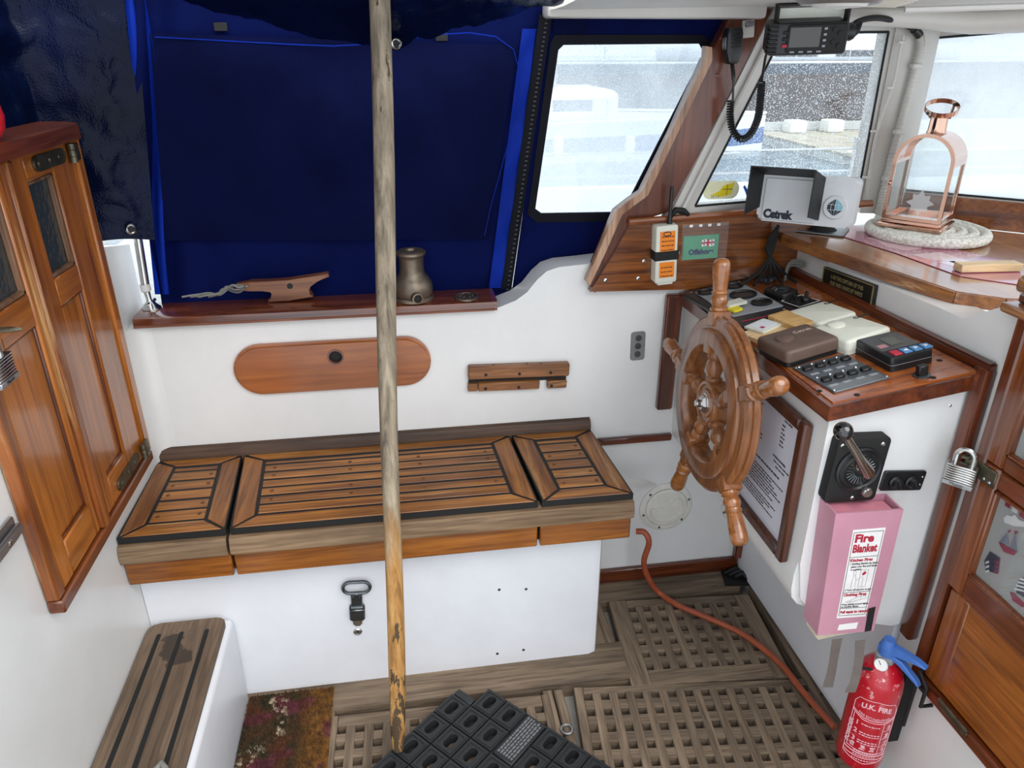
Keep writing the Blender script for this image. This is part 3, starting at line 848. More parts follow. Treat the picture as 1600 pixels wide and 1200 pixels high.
M_BUNG = wood('teak_bung', '#472610', '#7c4a22', 'z', 0.5, 0.1)
def lid(label, xfl, xfr, xbl, xbr, y0, y1, sw, nin):
    """seat hatch: black caulked base, mitred borders, inner slats; front y0, back y1"""
    t = T('locker_lid', label, 'hatch', ((xfl + xfr) / 2, y0, 0.503), 'slatted hatches of the side bench')
    zt, zb = 0.526, 0.5175
    def X(s, y):
        k = (y - y0) / (y1 - y0)
        a = xfl + (xbl - xfl) * k; b = xfr + (xbr - xfr) * k
        return a + (b - a) * s
    base = [(xfl, y0 - 0.001), (xfr, y0 - 0.001), (xbr, y1), (xbl, y1)]
    obj('base', MB().poly(base, 0.5095, zt - 0.0014), M_CAULK, t)
    fw, bw, g = 0.042, 0.034, 0.0040
    a0, a1 = y0 + fw, y1 - bw
    def pl(name, q, m, dz=0.0):
        obj(name, MB().poly(q, zb, zt + dz, 0.0012), m, t)
    W = lambda y: X(1, y) - X(0, y)
    L0, L1 = X(0, y0), X(0, y1); R0, R1 = X(1, y0), X(1, y1)
    Li0, Li1 = X(0, a0) + sw, X(0, a1) + sw; Ri0, Ri1 = X(1, a0) - sw, X(1, a1) - sw
    pl('border_plank', [(L0 + g, y0 + g), (Li0 - g, a0 - 0), (Li1 - g, a1), (L1 + g * 0.3, y1 - g * 2)], M_BENCHY)
    pl('border_plank', [(R0 - g, y0 + g), (R1 - g * 0.3, y1 - g * 2), (Ri1 + g, a1), (Ri0 + g, a0)], M_BENCHY)
    pl('border_plank', [(L0 + 2.2 * g, y0), (R0 - 2.2 * g, y0), (Ri0 - g, a0 - g), (Li0 + g, a0 - g)], M_BENCHX)
    pl('border_plank', [(Li1 + g, a1 + g), (Ri1 - g, a1 + g), (R1 - 2.2 * g, y1 - g * 0.3), (L1 + 2.2 * g, y1 - g * 0.3)], M_BENCHX)
    # inner slats, the rearmost one narrow
    ws = [1.0] * nin + [0.5]
    tot = a1 - a0 - 2 * g; unit = (tot) / sum(ws); y = a0 + g
    for k, w_ in enumerate(ws):
        ya, yb = y + (0 if k == 0 else g * 1.05), y + w_ * unit - g * 1.05
        q = [(X(0, ya) + sw + g, ya), (X(1, ya) - sw - g, ya), (X(1, yb) - sw - g, yb), (X(0, yb) + sw + g, yb)]
        pl('slat', q, M_BENCHX, -0.0006 * (k % 2))
        if k < nin:
            for s_ in ((0.12, 0.88) if W(y) < 0.3 else (0.04, 0.36, 0.66, 0.96)):
                if (k * 5 + int(s_ * 10)) % 3 == 0: continue
                yy_ = (ya + yb) / 2; xx_ = q[0][0] + (q[1][0] - q[0][0]) * s_
                obj('bung', MB().lathe([(0.0048, 0), (0.0048, 0.0006), (0.004, 0.0010)], 10, MX.Translation((xx_, yy_, zt - 0.0006 * (k % 2) - 0.0001))), M_BUNG, t)
        y += w_ * unit
    return t
lid('small slatted teak seat hatch at the left end of the bench beside the doors', WX + 0.003, -0.401, WX + 0.003, -0.422, 1.357, 1.667, 0.046, 5)
lid('long slatted teak seat hatch in the middle of the bench behind the pole', -0.393, 0.268, -0.414, 0.248, 1.357, 1.667, 0.05, 6)
lid('small slatted teak seat hatch at the right end of the bench nearest the wheel', 0.277, 0.488, 0.257, 0.467, 1.357, 1.667, 0.05, 5)

# latch and lock on the locker front
P_B = pl_y(1.41)
lt = T('toggle_latch', 'dark metal toggle latch with an oval pull ring on the white locker front', 'latch', pt(558, 970, P_B))
f = rect([(541, 938), (577, 936), (572, 972), (543, 974)], P_B, 0.001)
mb = MB(f.M); mb.poly(rr(0.036, 0.05, 0.008), 0, 0.006, 0.001); mb.box(-0.017, 0.017, -0.012, 0.014, 0.006, 0.013, 0.002)
obj('body', mb, M_GALV, lt)
c = pt(557, 918, P_B, 0.012); fe = Fr(c, (1, 0, -0.06), (0, 0, 1))
obj('pull_ring', MB().tube([fe.p(x, y) for x, y in rr(0.062, 0.032, 0.016, 6)], 0.0042, 8, True), M_GALV, lt)
mb = MB(f.M); mb.box(-0.013, 0.013, 0.012, 0.058, 0.004, 0.0095, 0.002); mb.box(-0.009, 0.009, 0.050, 0.066, 0.004, 0.016, 0.003); mb.lathe([(0.005, 0), (0.005, 0.028)], 8, f.M @ MX.Translation((-0.014, 0.02, 0.008)) @ MX.Rotation(PI / 2, 4, 'Y'))
obj('tongue', mb, M_GALV, lt)
mb = MB(f.M); mb.poly([(-0.012, -0.024), (0.012, -0.024), (0.011, -0.036), (0.005, -0.043), (-0.005, -0.043), (-0.011, -0.036)], 0, 0.004, 0.001)
obj('keeper', mb, M_STEEL, lt)
lk = T('cylinder_lock', 'small round chrome lock barrel below the toggle latch on the locker front', 'lock', pt(559, 993, P_B))
c = pt(559, 986, P_B)
obj('barrel', MB().lathe([(0.0105, 0), (0.0105, 0.003), (0.008, 0.005), (0.0075, 0.003)], 20, axis_m(c, (0, -1, 0))), M_STEEL, lk)
obj('keyway', MB().at(axis_m(c + V((0, -0.003, 0)), (0, -1, 0))).box(-0.0012, 0.0012, -0.004, 0.004, 0, 0.0012), M_BLACKM, lk)

# teak gratings: every bar a piece
def grating(label, c, rot, nx, ny, px_, py_, hole, bl, br, bb, bf, cut=None):
    """nx*ny holes; borders left right back front; c is the centre of the hole field"""
    t = T('floor_grating', label, 'grating', (c[0], c[1], -0.044), 'teak gratings on the cockpit sole')
    W, D = nx * px_ - (px_ - hole), ny * py_ - (py_ - hole)
    R = MX.Translation((c[0], c[1], 0)) @ MX.Rotation(rot, 4, 'Z')
    zb = -0.030
    x0, x1, y0, y1 = -W / 2, W / 2, -D / 2, D / 2
    def strip(n, a, b, c_, d, m, z=0.0): obj(n, MB(R).box(a, b, c_, d, zb, z, 0.0015), m, t)
    strip('border', x0 - bl, x0, y0 - bf, y1 + bb, M_GREYY)
    strip('border', x1, x1 + br, y0 - bf, y1 + bb, M_GREYY)
    strip('border', x0 + 0.0005, x1 - 0.0005, y1, y1 + bb, M_GREYX, -0.0005)
    strip('border', x0 + 0.0005, x1 - 0.0005, y0 - bf, y0, M_GREYX, -0.0005)
    wx, wy = px_ - hole, py_ - hole
    if nx > 1:
        m1 = MB().box(-wx / 2, wx / 2, -D / 2, D / 2, zb, 0, 0.0012)
        first = None
        for k in range(nx - 1):
            M = R @ MX.Translation((x0 + hole + wx / 2 + k * px_, 0, 0.0004 * ((k * 7) % 3)))
            if first is None: first = piece('bar', m1, M_GREYY, t, M)
            else: share(first, 'bar', t, M)
    m2 = MB().box(-W / 2, W / 2, -wy / 2, wy / 2, zb, -0.0002, 0.0008)
    first = None
    for k in range(ny - 1):
        M = R @ MX.Translation((0, y0 + hole + wy / 2 + k * py_, -0.0003 * ((k * 5) % 3)))
        if first is None: first = piece('cross_bar', m2, M_GREYX, t, M)
        else: share(first, 'cross_bar', t, M)
    return t
grating('small grey teak grating on the sole under the wheel, next to the console', (0.722, 1.437), math.radians(-4.5), 8, 6, 0.0425, 0.0425, 0.0195, 0.05, 0.045, 0.027, 0.048)
grating('large grey teak grating on the sole between the black mat and the extinguisher', (0.634, 1.06), math.radians(-6), 14, 9, 0.0415, 0.0465, 0.0205, 0.022, 0.02, 0.020, 0.03)
grating('grey teak grating on the sole behind the black mat, right of the doormat', (0.022, 1.085), math.radians(-1.5), 12, 9, 0.0425, 0.044, 0.0205, 0.02, 0.018, 0.032, 0.03)
# ================================================================ CAP RAIL AND THINGS ON THE SIDE WALL
cr = T('cap_rail', 'dark varnished cap rail along the top of the white side wall', 'rail', (-0.2, 1.73, 0.868))
mb = MB(MX(((0, 0, 1, -0.605), (1, 0, 0, 0), (0, 1, 0, 0), (0, 0, 0, 1))))
mb.poly([(1.672, 0.869), (1.772, 0.869), (1.772, 0.893), (1.684, 0.893), (1.674, 0.889), (1.670, 0.880)], 0, 0.605 + 0.222)
obj('board', mb, M_CAP, cr)
mb = MB(MX(((0, 0, 1, -0.605), (1, 0, 0, 0), (0, 1, 0, 0), (0, 0, 0, 1))))
mb.poly([(1.6695, 0.869), (1.6745, 0.869), (1.6745, 0.875), (1.6685, 0.874)], 0, 0.605 + 0.215)
obj('edge_bead', mb, wood('worn_edge_bead', '#5c2a18', '#9c6a54', 'x', 0.5, 0.2), cr)
CT = 0.893
# wooden horn cleat
def smooth_path0(P, n=4):
    P = [V(p) for p in P]; Q = [P[0] * 2 - P[1]] + P + [P[-1] * 2 - P[-2]]
    o = []
    for i in range(1, len(Q) - 2):
        for k in range(n):
            t = k / n; a, b, c, d = Q[i - 1], Q[i], Q[i + 1], Q[i + 2]
            o.append(0.5 * (2 * b + (c - a) * t + (2 * a - 5 * b + 4 * c - d) * t * t + (3 * b - a - 3 * c + d) * t ** 3))
    o.append(P[-1]); return o
P_CL = pl_y(1.735)
cl = T('horn_cleat', 'wooden horn cleat on the dark cap rail with a grey line under it', 'cleat', pt(452, 470, P_CL))
L = [(368, 445), (392, 441), (420, 440), (450, 438), (482, 433), (512, 428), (514, 433), (496, 440), (484, 446), (480, 453), (487, 461), (489, 465), (452, 470), (418, 473), (420, 467), (427, 461), (424, 455), (410, 453), (388, 455), (368, 455)]
mb = MB().ext([pt(u, v, P_CL) for u, v in L], (0, 0.026, 0))
bmesh.ops.bevel(mb.bm, geom=[e for e in mb.bm.edges if abs((e.verts[0].co - e.verts[1].co).y) < 0.001], offset=0.003, segments=2, affect='EDGES')
obj('body', mb, M_CLEAT, cl)
obj('rope_hole', MB().lathe([(0.0068, 0), (0.0068, 0.0008)], 14, axis_m(pt(453, 447, P_CL, 0.0004), (0, -1, 0))), M_CAULK, cl)
mb = MB()
for k in range(5):
    ph = k * 1.1
    P = []
    for i in range(13):
        s = i / 12
        u = 384 - (60 + 9 * k) * s + 4 * math.sin(ph * 2 + s * 9); v = 447 + 17 * s + (7 * math.sin(ph + s * 8) * math.sin(PI * min(1, s * 1.4)) if s < 0.71 else 0)
        P.append(pt(u, v, pl_y(1.70 + 0.03 * math.sin(k * 2 + s * 3))))
    for p in P: p.z = max(p.z, CT + 0.003)
    mb.tube(smooth_path0(P), 0.0022, 6)
obj('lashing_line', mb, M_ROPEG, label='thin grey line tangled round the left horn of the wooden cleat', category='rope')
# bronze winch
wc = pt(646, 466, pl_z(CT))
wc = V((wc.x, 1.722, CT + 0.0005))
wi = T('winch', 'old bronze sheet winch on the cap rail just right of the pole', 'winch', wc)
obj('drum', MB().lathe([(0.043, 0.008), (0.0475, 0.014), (0.048, 0.028), (0.0455, 0.040), (0.039, 0.051), (0.032, 0.060), (0.0295, 0.070), (0.029, 0.098), (0.031, 0.104), (0.035, 0.109), (0.035, 0.114), (0.031, 0.117), (0.014, 0.118), (0.010, 0.113)], 32, MX.Translation(wc)), M_BRONZE, wi)
obj('base_flange', MB().lathe([(0.049, 0.0), (0.049, 0.006), (0.046, 0.0085), (0.043, 0.0085)], 32, MX.Translation(wc)), M_BRONZE, wi)
a = wc + V((0.005, -0.042, 0.016))
mb = MB().lathe([(0.013, 0), (0.013, 0.018), (0.010, 0.0185), (0.0095, 0.008)], 16, axis_m(a, (0.25, -1, 0)), cap=False)
obj('grease_pipe', mb, M_BRONZE, wi)
obj('pipe_bore', MB().lathe([(0.0098, 0.006), (0.0098, 0.009)], 14, axis_m(a, (0.25, -1, 0))), M_CAULK, wi)
# deck filler cap
fc = pt(729, 463, pl_z(CT + 0.004)); fc = V((fc.x, min(fc.y, 1.735), CT + 0.0003))
df = T('deck_filler', 'flat round bronze deck filler at the right end of the cap rail', 'filler cap', fc)
obj('rim', MB().lathe([(0.030, 0), (0.030, 0.004), (0.027, 0.006), (0.023, 0.006), (0.022, 0.0045)], 28, MX.Translation(fc)), M_BRONZE, df)
mb = MB().lathe([(0.0215, 0.002), (0.0215, 0.0055), (0.004, 0.0065), (0.004, 0.0045), (0.0001, 0.0045)], 24, MX.Translation(fc))
obj('plug', mb, M_BRONZE, df)
for k in range(6):
    a = k * PI / 3
    obj('stud', MB().sphere(fc + V((0.0145 * math.cos(a), 0.0145 * math.sin(a), 0.0055)), 0.0022, 8), M_BRONZE, df)

# stainless canopy tube and its deck fitting
tb = T('canopy_tube', 'stainless canopy tube standing in a deck fitting at the left end of the cap rail', 'tube', pt(230, 478, pl_y(1.74)))
P_T = pl_y(1.735)
obj('tube', MB().tube([pt(150, 60, P_T), pt(216, 375, P_T), pt(228, 452, P_T)], 0.0095, 12), M_STEEL, tb)
b0 = pt(228, 452, P_T); b1 = V((b0.x + 0.004, b0.y, CT + 0.004))
obj('collar', MB().lathe([(0.0112, -0.012), (0.0112, 0.003), (0.008, 0.006)], 14, axis_m(b0, b1 - b0)), M_WHITEPL, tb)
obj('eye_end', MB().tube([b0, (b0 + b1) / 2, b1 + V((0, -0.004, 0.006))], [0.008, 0.006, 0.008], 10), M_STEEL, tb)
mb = MB().lathe([(0.021, 0), (0.021, 0.003), (0.014, 0.010), (0.009, 0.018), (0.004, 0.021)], 18, MX.Translation(V((b1.x, b1.y, CT + 0.0003))))
obj('deck_fitting', mb, M_STEEL, tb)
obj('cross_pin', MB().tube([b1 + V((-0.004, -0.02, 0.012)), b1 + V((0.004, 0.02, 0.012))], 0.004, 8), M_STEEL, tb)

# oval access cover with finger hole
P_W = pl_y(WY)
ov = T('access_cover', 'long oval varnished teak cover with a finger hole on the white side wall', 'cover', pt(522, 612, P_W))
f = rect([(369, 532), (676, 525), (676, 600), (369, 614)], P_W)
f = Fr(pt(522.5, 569, P_W), (1, 0, 0.0), (0, 0, 1), 0.466, 0.128)
hole = pt(525, 554, P_W); hx, hy = hole.x - f.c.x, hole.z - f.c.z
o2 = rr(f.w, f.h, f.h / 2, 9)
mb = MB(f.M); n = len(o2)
def by_angle(poly, cx, cy, n=56):
    """outline resampled by angle about a point, its own corners kept"""
    A = sorted(set([round(2 * PI * k / n, 5) for k in range(n)] + [round(math.atan2(y - cy, x - cx) % (2 * PI), 5) for x, y in poly]))
    o_ = []
    for a in A:
        dx, dy = math.cos(a), math.sin(a); best = None
        for i in range(len(poly)):
            x1, y1 = poly[i][0] - cx, poly[i][1] - cy; x2, y2 = poly[(i + 1) % len(poly)][0] - cx, poly[(i + 1) % len(poly)][1] - cy
            den = dx * (y2 - y1) - dy * (x2 - x1)
            if abs(den) < 1e-12: continue
            t_ = (x1 * (y2 - y1) - y1 * (x2 - x1)) / den; s_ = (x1 * dy - y1 * dx) / den
            if t_ > 0 and -1e-6 <= s_ <= 1 + 1e-6: best = t_ if best is None else min(best, t_)
        o_.append((cx + dx * best, cy + dy * best))
    return A, o_
mb.bm.free()
AN, o2 = by_angle(o2, hx, hy)
inn = [(hx + 0.0165 * math.cos(a), hy + 0.0165 * math.sin(a)) for a in AN]
o3 = [(x * (1 - 0.006 / (f.w / 2)), y * (1 - 0.006 / (f.h / 2))) for x, y in o2]
mb2 = MB(f.M)
mb2.ring(o3, inn, 0.010, 0.0145)
mb2.ring(o2, inn, 0.0003, 0.010)
M_OVAL = wood('oval_cover_teak', '#8a4412', '#b86c28', 'x', 0.3, 0.6, scale=0.7, streak=0.35)
obj('board', mb2, M_OVAL, ov)
obj('hole_rim', MB(f.M).ring([(hx + x, hy + y) for x, y in circ(0.0195, 20)], [(hx + x, hy + y) for x, y in circ(0.0155, 20)], 0.004, 0.0165), M_MAHX, ov)
obj('hole_backing', MB(f.M).poly([(hx + x, hy + y) for x, y in circ(0.0175, 20)], 0.0005, 0.003), M_CAULK, ov)

# small wooden rack
rk = T('rack_strip', 'worn wooden strips with peg holes on the white wall right of the oval cover', 'rack', pt(808, 606, P_W))
f = rect([(730, 569), (887, 563), (886, 602), (731, 608)], P_W)
M_RACK = wood('worn_rack_wood', '#5c2f14', '#a06a38', 'x', 0.45, 0.3, worn='#b78b5d', wamt=0.2)
hw, hh = f.w / 2, f.h / 2
mb = MB(f.M); mb.box(-hw, hw, 0.0, hh, 0.0, 0.022, 0.003); obj('upper_strip', mb, M_RACK, rk)
mb = MB(f.M); mb.box(-hw, -hw + 0.024, -hh, -hh + 0.021, 0, 0.016, 0.002); obj('lower_strip', mb, M_RACK, rk)
mb = MB(f.M); mb.box(-hw + 0.026, hw - 0.075, -hh, -hh + 0.023, 0, 0.018, 0.002); obj('lower_strip', mb, M_RACK, rk)
mb = MB(f.M); mb.box(-hw + 0.203, hw - 0.004, -hh, -hh + 0.022, 0, 0.0175, 0.002); obj('lower_strip', mb, M_RACK, rk)
obj('slot_back', MB(f.M).box(-hw + 0.002, hw - 0.004, -hh + 0.02, 0.002, 0, 0.006), M_CAULK, rk)
for x, y, z in ((-0.085, 0.013, 0.022), (0.0, 0.012, 0.022), (0.08, 0.012, 0.022), (-0.085, -0.027, 0.018), (0.0, -0.027, 0.018), (0.085, -0.027, 0.0175)):
    obj('peg_hole', MB(f.M).poly([(x + a, y + b) for a, b in circ(0.0042, 12)], z - 0.001, z + 0.0004), M_CAULK, rk)
for x in (-0.065, 0.02, 0.055):
    obj('peg_hole', MB().lathe([(0.003, 0), (0.003, 0.0006)], 10, axis_m(f.p(x, hh - 0.0002, 0.011), f.ey)), M_CAULK, rk)

# stainless outlet plate
op = T('socket_plate', 'small dull metal plate with three holes on the white wall left of the console', 'plate', pt(996, 562, P_W))
f = rect([(984, 519), (1006, 517), (1009, 561), (986, 563)], P_W)
obj('plate', MB(f.M).poly(rr(f.w, f.h, 0.008), 0, 0.003, 0.001), M_ALU, op)
for y in (-0.022, 0.0, 0.022):
    obj('socket', MB(f.M).lathe([(0.0085, 0.003), (0.0085, 0.0042), (0.005, 0.0042), (0.005, 0.0032), (0.0001, 0.0032)], 14), M_GALV, op)
    bpy.context.collection.objects[-1] if False else None
for ch, y in zip([c for c in op.children if c.name.startswith('socket')], (-0.022, 0.0, 0.022)):
    ch.data = ch.data.copy(); ch.data.transform(MX.Translation(V((0, 0, y))))

# inspection ports
def port(label, c, r):
    t = T('inspection_port', label, 'port', c - V((0, 0, r)), None)
    M = axis_m(c, (0, -1, 0))
    obj('flange', MB().lathe([(r, 0), (r, 0.004), (r * 0.96, 0.006), (r * 0.80, 0.006), (r * 0.79, 0.0035)], 40, M), M_PORT, t)
    obj('lid', MB().lathe([(r * 0.775, 0.002), (r * 0.775, 0.0075), (r * 0.74, 0.009), (r * 0.64, 0.009), (r * 0.62, 0.0055), (0.0001, 0.0055)], 40, M), M_PORT, t)
    for a0 in (0.4, 0.4 + PI):
        q = [(0.17 * r * math.cos(a0), 0.17 * r * math.sin(a0))]
        q = [(k * r * math.cos(a), k * r * math.sin(a)) for k, a in ((0.16, a0 - 0.5), (0.58, a0 - 0.38), (0.6, a0), (0.58, a0 + 0.38), (0.16, a0 + 0.5))]
        obj('grip', MB(M).poly(q, 0.0054, 0.0095, 0.001), M_PORT, t)
    for k in range(6):
        a = k * PI / 3 + 0.3
        obj('screw', MB().lathe([(0.0042, 0.0055), (0.003, 0.0075)], 8, M @ MX.Translation((0.88 * r * math.cos(a), 0.88 * r * math.sin(a), 0))), M_GALV, t)
port('round cream plastic inspection port on the lower white wall left of the wheel', pt(1040, 791, P_W), 0.079)
port('round cream inspection port half hidden behind the lowest wheel handle', pt(1152, 791, P_W), 0.05)
# wooden-topped switch / dark knob behind the wheel on the wall trim
# socket box under the right end of the bench with the hose coming out
sk = T('hose_bracket', 'white plastic wire holder under the right end of the bench', 'bracket', (0.50, 1.62, 0.33))
mb = MB().box(0.4475, 0.4535, 1.53, 1.68, 0.27, 0.395, 0.001); obj('back_plate', mb, M_WHITEPL, sk)
mb = MB()
for k in range(5):
    obj('wire_rib', MB().tube([(0.455, 1.55 + 0.02 * k, 0.345), (0.475, 1.55 + 0.02 * k, 0.343), (0.545, 1.56 + 0.02 * k, 0.36), (0.575, 1.565 + 0.02 * k, 0.366)], 0.0016, 6), M_WHITEPL, sk)
mb.bm.free()
obj('spout', MB().ext([(0.53, 1.555, 0.392), (0.60, 1.60, 0.375), (0.645, 1.615, 0.372), (0.60, 1.62, 0.392), (0.54, 1.60, 0.405)], (0, 0, -0.008)), M_WHITEPL, sk)
def smooth_path(P, n=8):
    P = [V(p) for p in P]; Q = [P[0] * 2 - P[1]] + P + [P[-1] * 2 - P[-2]]
    o = []
    for i in range(1, len(Q) - 2):
        for k in range(n):
            t = k / n; a, b, c, d = Q[i - 1], Q[i], Q[i + 1], Q[i + 2]
            o.append(0.5 * (2 * b + (c - a) * t + (2 * a - 5 * b + 4 * c - d) * t * t + (3 * b - a - 3 * c + d) * t ** 3))
    o.append(P[-1]); return o
H = [pt(994, 830, pl_y(1.60)), pt(1007, 832, pl_y(1.59)), pt(1014, 848, pl_y(1.58)), pt(1006, 878, pl_y(1.585)), pt(1014, 905, pl_y(1.59))]
H += [pt(u, v, pl_z(0.012)) for u, v in ((1030, 926), (1060, 946), (1100, 963), (1150, 985), (1185, 1008), (1222, 1040), (1250, 1075), (1278, 1108), (1304, 1136))]
obj('hose', MB().tube(smooth_path(H), 0.0082, 10), M_HOSE, label='thin orange-brown hose running from under the bench across the grating to the extinguisher', category='hose')

# ================================================================ CANVAS ENCLOSURE
CN = V((0, -1, -0.11)).normalized()
CANP = (V((0, 1.790, 0.885)), CN)
def cpt(u, v, off=0.0): return pt(u, v, CANP, off)
def bil(c4, s, t):
    (a, b, c, d) = c4                       # tl tr br bl ; s right, t down
    top = (a[0] + (b[0] - a[0]) * s, a[1] + (b[1] - a[1]) * s); bot = (d[0] + (c[0] - d[0]) * s, d[1] + (c[1] - d[1]) * s)
    return (top[0] + (bot[0] - top[0]) * t, top[1] + (bot[1] - top[1]) * t)
cs = T('canvas_curtain', 'large navy canvas side curtain with a stitched window flap behind the bench', 'canvas', cpt(520, 462))
C4 = [(188, -40), (862, -40), (795, 470), (244, 476)]
def curt(s, t):
    u, v = bil(C4, s, t)
    e = math.exp(-s * 14); e2 = math.exp(-(1 - s) * 16)
    u += 9 * e * math.sin(t * 7.0 + 0.7)
    off = 0.030 * e * math.sin(s * 55 + t * 2.5) + 0.006 * e2 * math.sin(t * 22 + s * 90) + 0.004 * math.sin(s * 7 + t * 3) + 0.006 * math.exp(-(1 - t) * 9) * math.sin(s * 19)
    off += 0.004 * math.sin((s * 0.7 + t) * 8) * math.exp(-((s - 0.3) ** 2 + (t - 0.6) ** 2) * 7)
    return cpt(u, v, off)
curtain = obj('panel', MB().grid(curt, 90, 46), M_CANVAS, cs, fix=False)
F4 = [(234, 52), (808, 70), (762, 374), (258, 376)]
def flap(s, t):
    u, v = bil(F4, s, t)
    off = 0.021 + 0.004 * math.sin(s * 7 + t * 3) + 0.009 * math.sin((s * 1.1 + t) * 7.5) * math.sin(PI * s) * math.sin(PI * t) + 0.004 * math.sin((s * 2.2 - t * 0.8) * 11) * math.sin(PI * s) * math.sin(PI * t) * s
    if t > 0.93: off -= 0.002
    return cpt(u, v, off)
fl = obj('window_flap', MB().grid(flap, 44, 26), M_CANVAS2, cs, fix=False)
mb = MB()
def seam(pts, off=0.011, r=0.0012):
    return MB().tube(smooth_path([cpt(u, v, off) for u, v in pts], 6), r, 5)
obj('stitching', seam([(242, 58), (520, 72), (802, 77), (757, 368)], 0.026), M_CANVASE, fl)
# hem with backlight painted bright blue down the free left edge
def hem(s, t):
    u = 192 + 50 * t + s * (30 + 8 * math.sin(t * 5)); v = -30 + 490 * t
    off = 0.012 + 0.012 * math.sin(s * 6 + t * 3.0) + 0.008 * math.sin(t * 9)
    return cpt(u, v, off)
obj('left_hem', MB().grid(hem, 8, 40), M_CANVASE, cs, fix=False)
def hem2(s, t):
    u0 = 822 - 52 * t; v = 45 + 405 * t
    return cpt(u0 + s * 22 - 6, v, 0.012 + 0.004 * math.sin(t * 26 + s * 3))
obj('right_hem', MB().grid(hem2, 5, 40), M_CANVASE, cs, fix=False)
for u, v in ((345, 42), (690, 58)):
    f = Fr(cpt(u, v, 0.008), (1, 0, 0), (0, 0, 1))
    obj('velcro_tab', MB(f.M).box(-0.013, 0.013, -0.008, 0.008, 0, 0.004, 0.001), M_BLACKM, cs)

# second panel with the clear window
cw = T('canvas_window_panel', 'navy canvas panel holding a hazy clear plastic window with black binding', 'canvas', cpt(880, 420))
OUT = [(861, 16), (1162, 16), (1095, 120), (1010, 320), (945, 470), (798, 470)]
WIN = [(880, 70), (1092, 68), (1100, 82), (975, 326), (962, 331), (846, 333), (836, 326), (872, 78)]
def ringpanel(outl, inn, off0, off1, n=64):
    """flat sheet with a hole: both outlines resampled by angle about the hole centre"""
    O = [cpt(u, v) for u, v in outl]; I = [cpt(u, v) for u, v in inn]
    c = sum(I, V()) / len(I)
    ex = V((1, 0, 0)); ey = CN.cross(ex).normalized() * -1
    if ey.z < 0: ey = -ey
    def cast(poly, a):
        d = (math.cos(a), math.sin(a)); best = None
        pts = [((p - c).dot(ex), (p - c).dot(ey)) for p in poly]
        for i in range(len(pts)):
            (x1, y1), (x2, y2) = pts[i], pts[(i + 1) % len(pts)]
            den = d[0] * (y2 - y1) - d[1] * (x2 - x1)
            if abs(den) < 1e-12: continue
            t = (x1 * (y2 - y1) - y1 * (x2 - x1)) / den; s_ = (x1 * d[1] - y1 * d[0]) / den
            if t > 0 and -1e-9 <= s_ <= 1 + 1e-9 and (best is None or t < best): best = t
        return best
    angs = [2 * PI * k / n for k in range(n)]
    for poly in (O, I):
        for p in poly:
            angs.append(math.atan2((p - c).dot(ey), (p - c).dot(ex)) % (2 * PI))
    angs = sorted(set(round(a, 5) for a in angs))
    oo = [(cast(O, a) * math.cos(a), cast(O, a) * math.sin(a)) for a in angs]
    ii = [(cast(I, a) * math.cos(a), cast(I, a) * math.sin(a)) for a in angs]
    return MB(Fr(c, ex, ey).M).ring(oo, ii, off0, off1), c
mb, _c = ringpanel(OUT, WIN, -0.002, 0.0)
obj('surround', mb, M_CANVAS, cw)
BO = [(866, 54), (1098, 54), (1116, 72), (985, 338), (968, 345), (838, 347), (824, 334), (860, 66)]
mb, _c = ringpanel(BO, WIN, 0.0002, 0.004)
obj('binding', mb, M_BIND, cw)
obj('clear_window', MB().ext([cpt(u, v, -0.003) for u, v in BO], CN * -0.0012), M_VINYL, cw)
def zipf(s, t):
    u = 853 - 62 * t + (s - 0.5) * (20 - 4 * t); v = 22 + 430 * t
    return cpt(u, v, 0.016 + 0.004 * math.sin(s * PI))
zt_ = obj('zip_tape', MB().grid(zipf, 4, 24), M_BIND, cw, fix=False)
Z = [cpt(855 - 62 * t, 22 + 430 * t, 0.022) for t in [k / 60 for k in range(61)]]
mb = MB()
for p in Z: mb.box(p.x - 0.003, p.x + 0.003, p.y - 0.0015, p.y + 0.0015, p.z - 0.0017, p.z + 0.0017)
obj('zip_teeth', mb, M_BLACK, zt_, kind='stuff')
obj('white_tab', MB().ext([cpt(u, v, 0.028) for u, v in ((850, 8), (862, 8), (856, 26), (850, 22))], CN * 0.003), M_WHITEPL, cw)
mb = MB(); 
obj('patch', MB().ext([cpt(u, v, 0.003) for u, v in ((866, 22), (918, 22), (916, 54), (864, 52))], CN * 0.003), M_CANVAS2, cw)

# ---- tarpaulins: one along the top, one hanging at the left
def crumple(p, amp, f=9.0):
    a = 0
    for k in range(4):
        q = p * (f * 1.9 ** k)
        a += (1 - abs(NZ.noise(q)) * 2.6) * amp / 1.7 ** k
    return a
def tarp1(s, t):
    # s along the boat, t down the hanging fold: overhead -> bottom edge
    u = 150 + 730 * s
    vb = [(0.0, -14), (0.15, -2), (0.27, 22), (0.40, 50), (0.52, 69), (0.60, 75), (0.645, 76), (0.68, 70), (0.74, 54), (0.80, 46), (0.88, 34), (0.95, 10), (1.0, 2)]
    for (s0, v0), (s1, v1) in zip(vb, vb[1:]):
        if s0 <= s <= s1: v = v0 + (v1 - v0) * (s - s0) / (s1 - s0)
    p = pt(u, v, pl_y(1.60))
    up_ = 1 - t
    y = p.y - 0.75 * up_; z = p.z + 0.30 * up_ ** 1.2 + 0.02 * math.sin(PI * up_)
    q = V((p.x + 0.02 * up_, y, z))
    w = min(1, t * 0.5 + 0.5)
    return q + V((0, -0.6, 0.8)) * (crumple(q * 0.9, 0.010) - 0.006)
tp = T('top_tarpaulin', 'crumpled blue tarpaulin sagging along the top of the canvas with one eyelet', 'tarpaulin', pt(560, 70, pl_y(1.60)))
tarp_top = obj('sheet', MB().grid(tarp1, 170, 46), M_TARP, tp, fix=False)
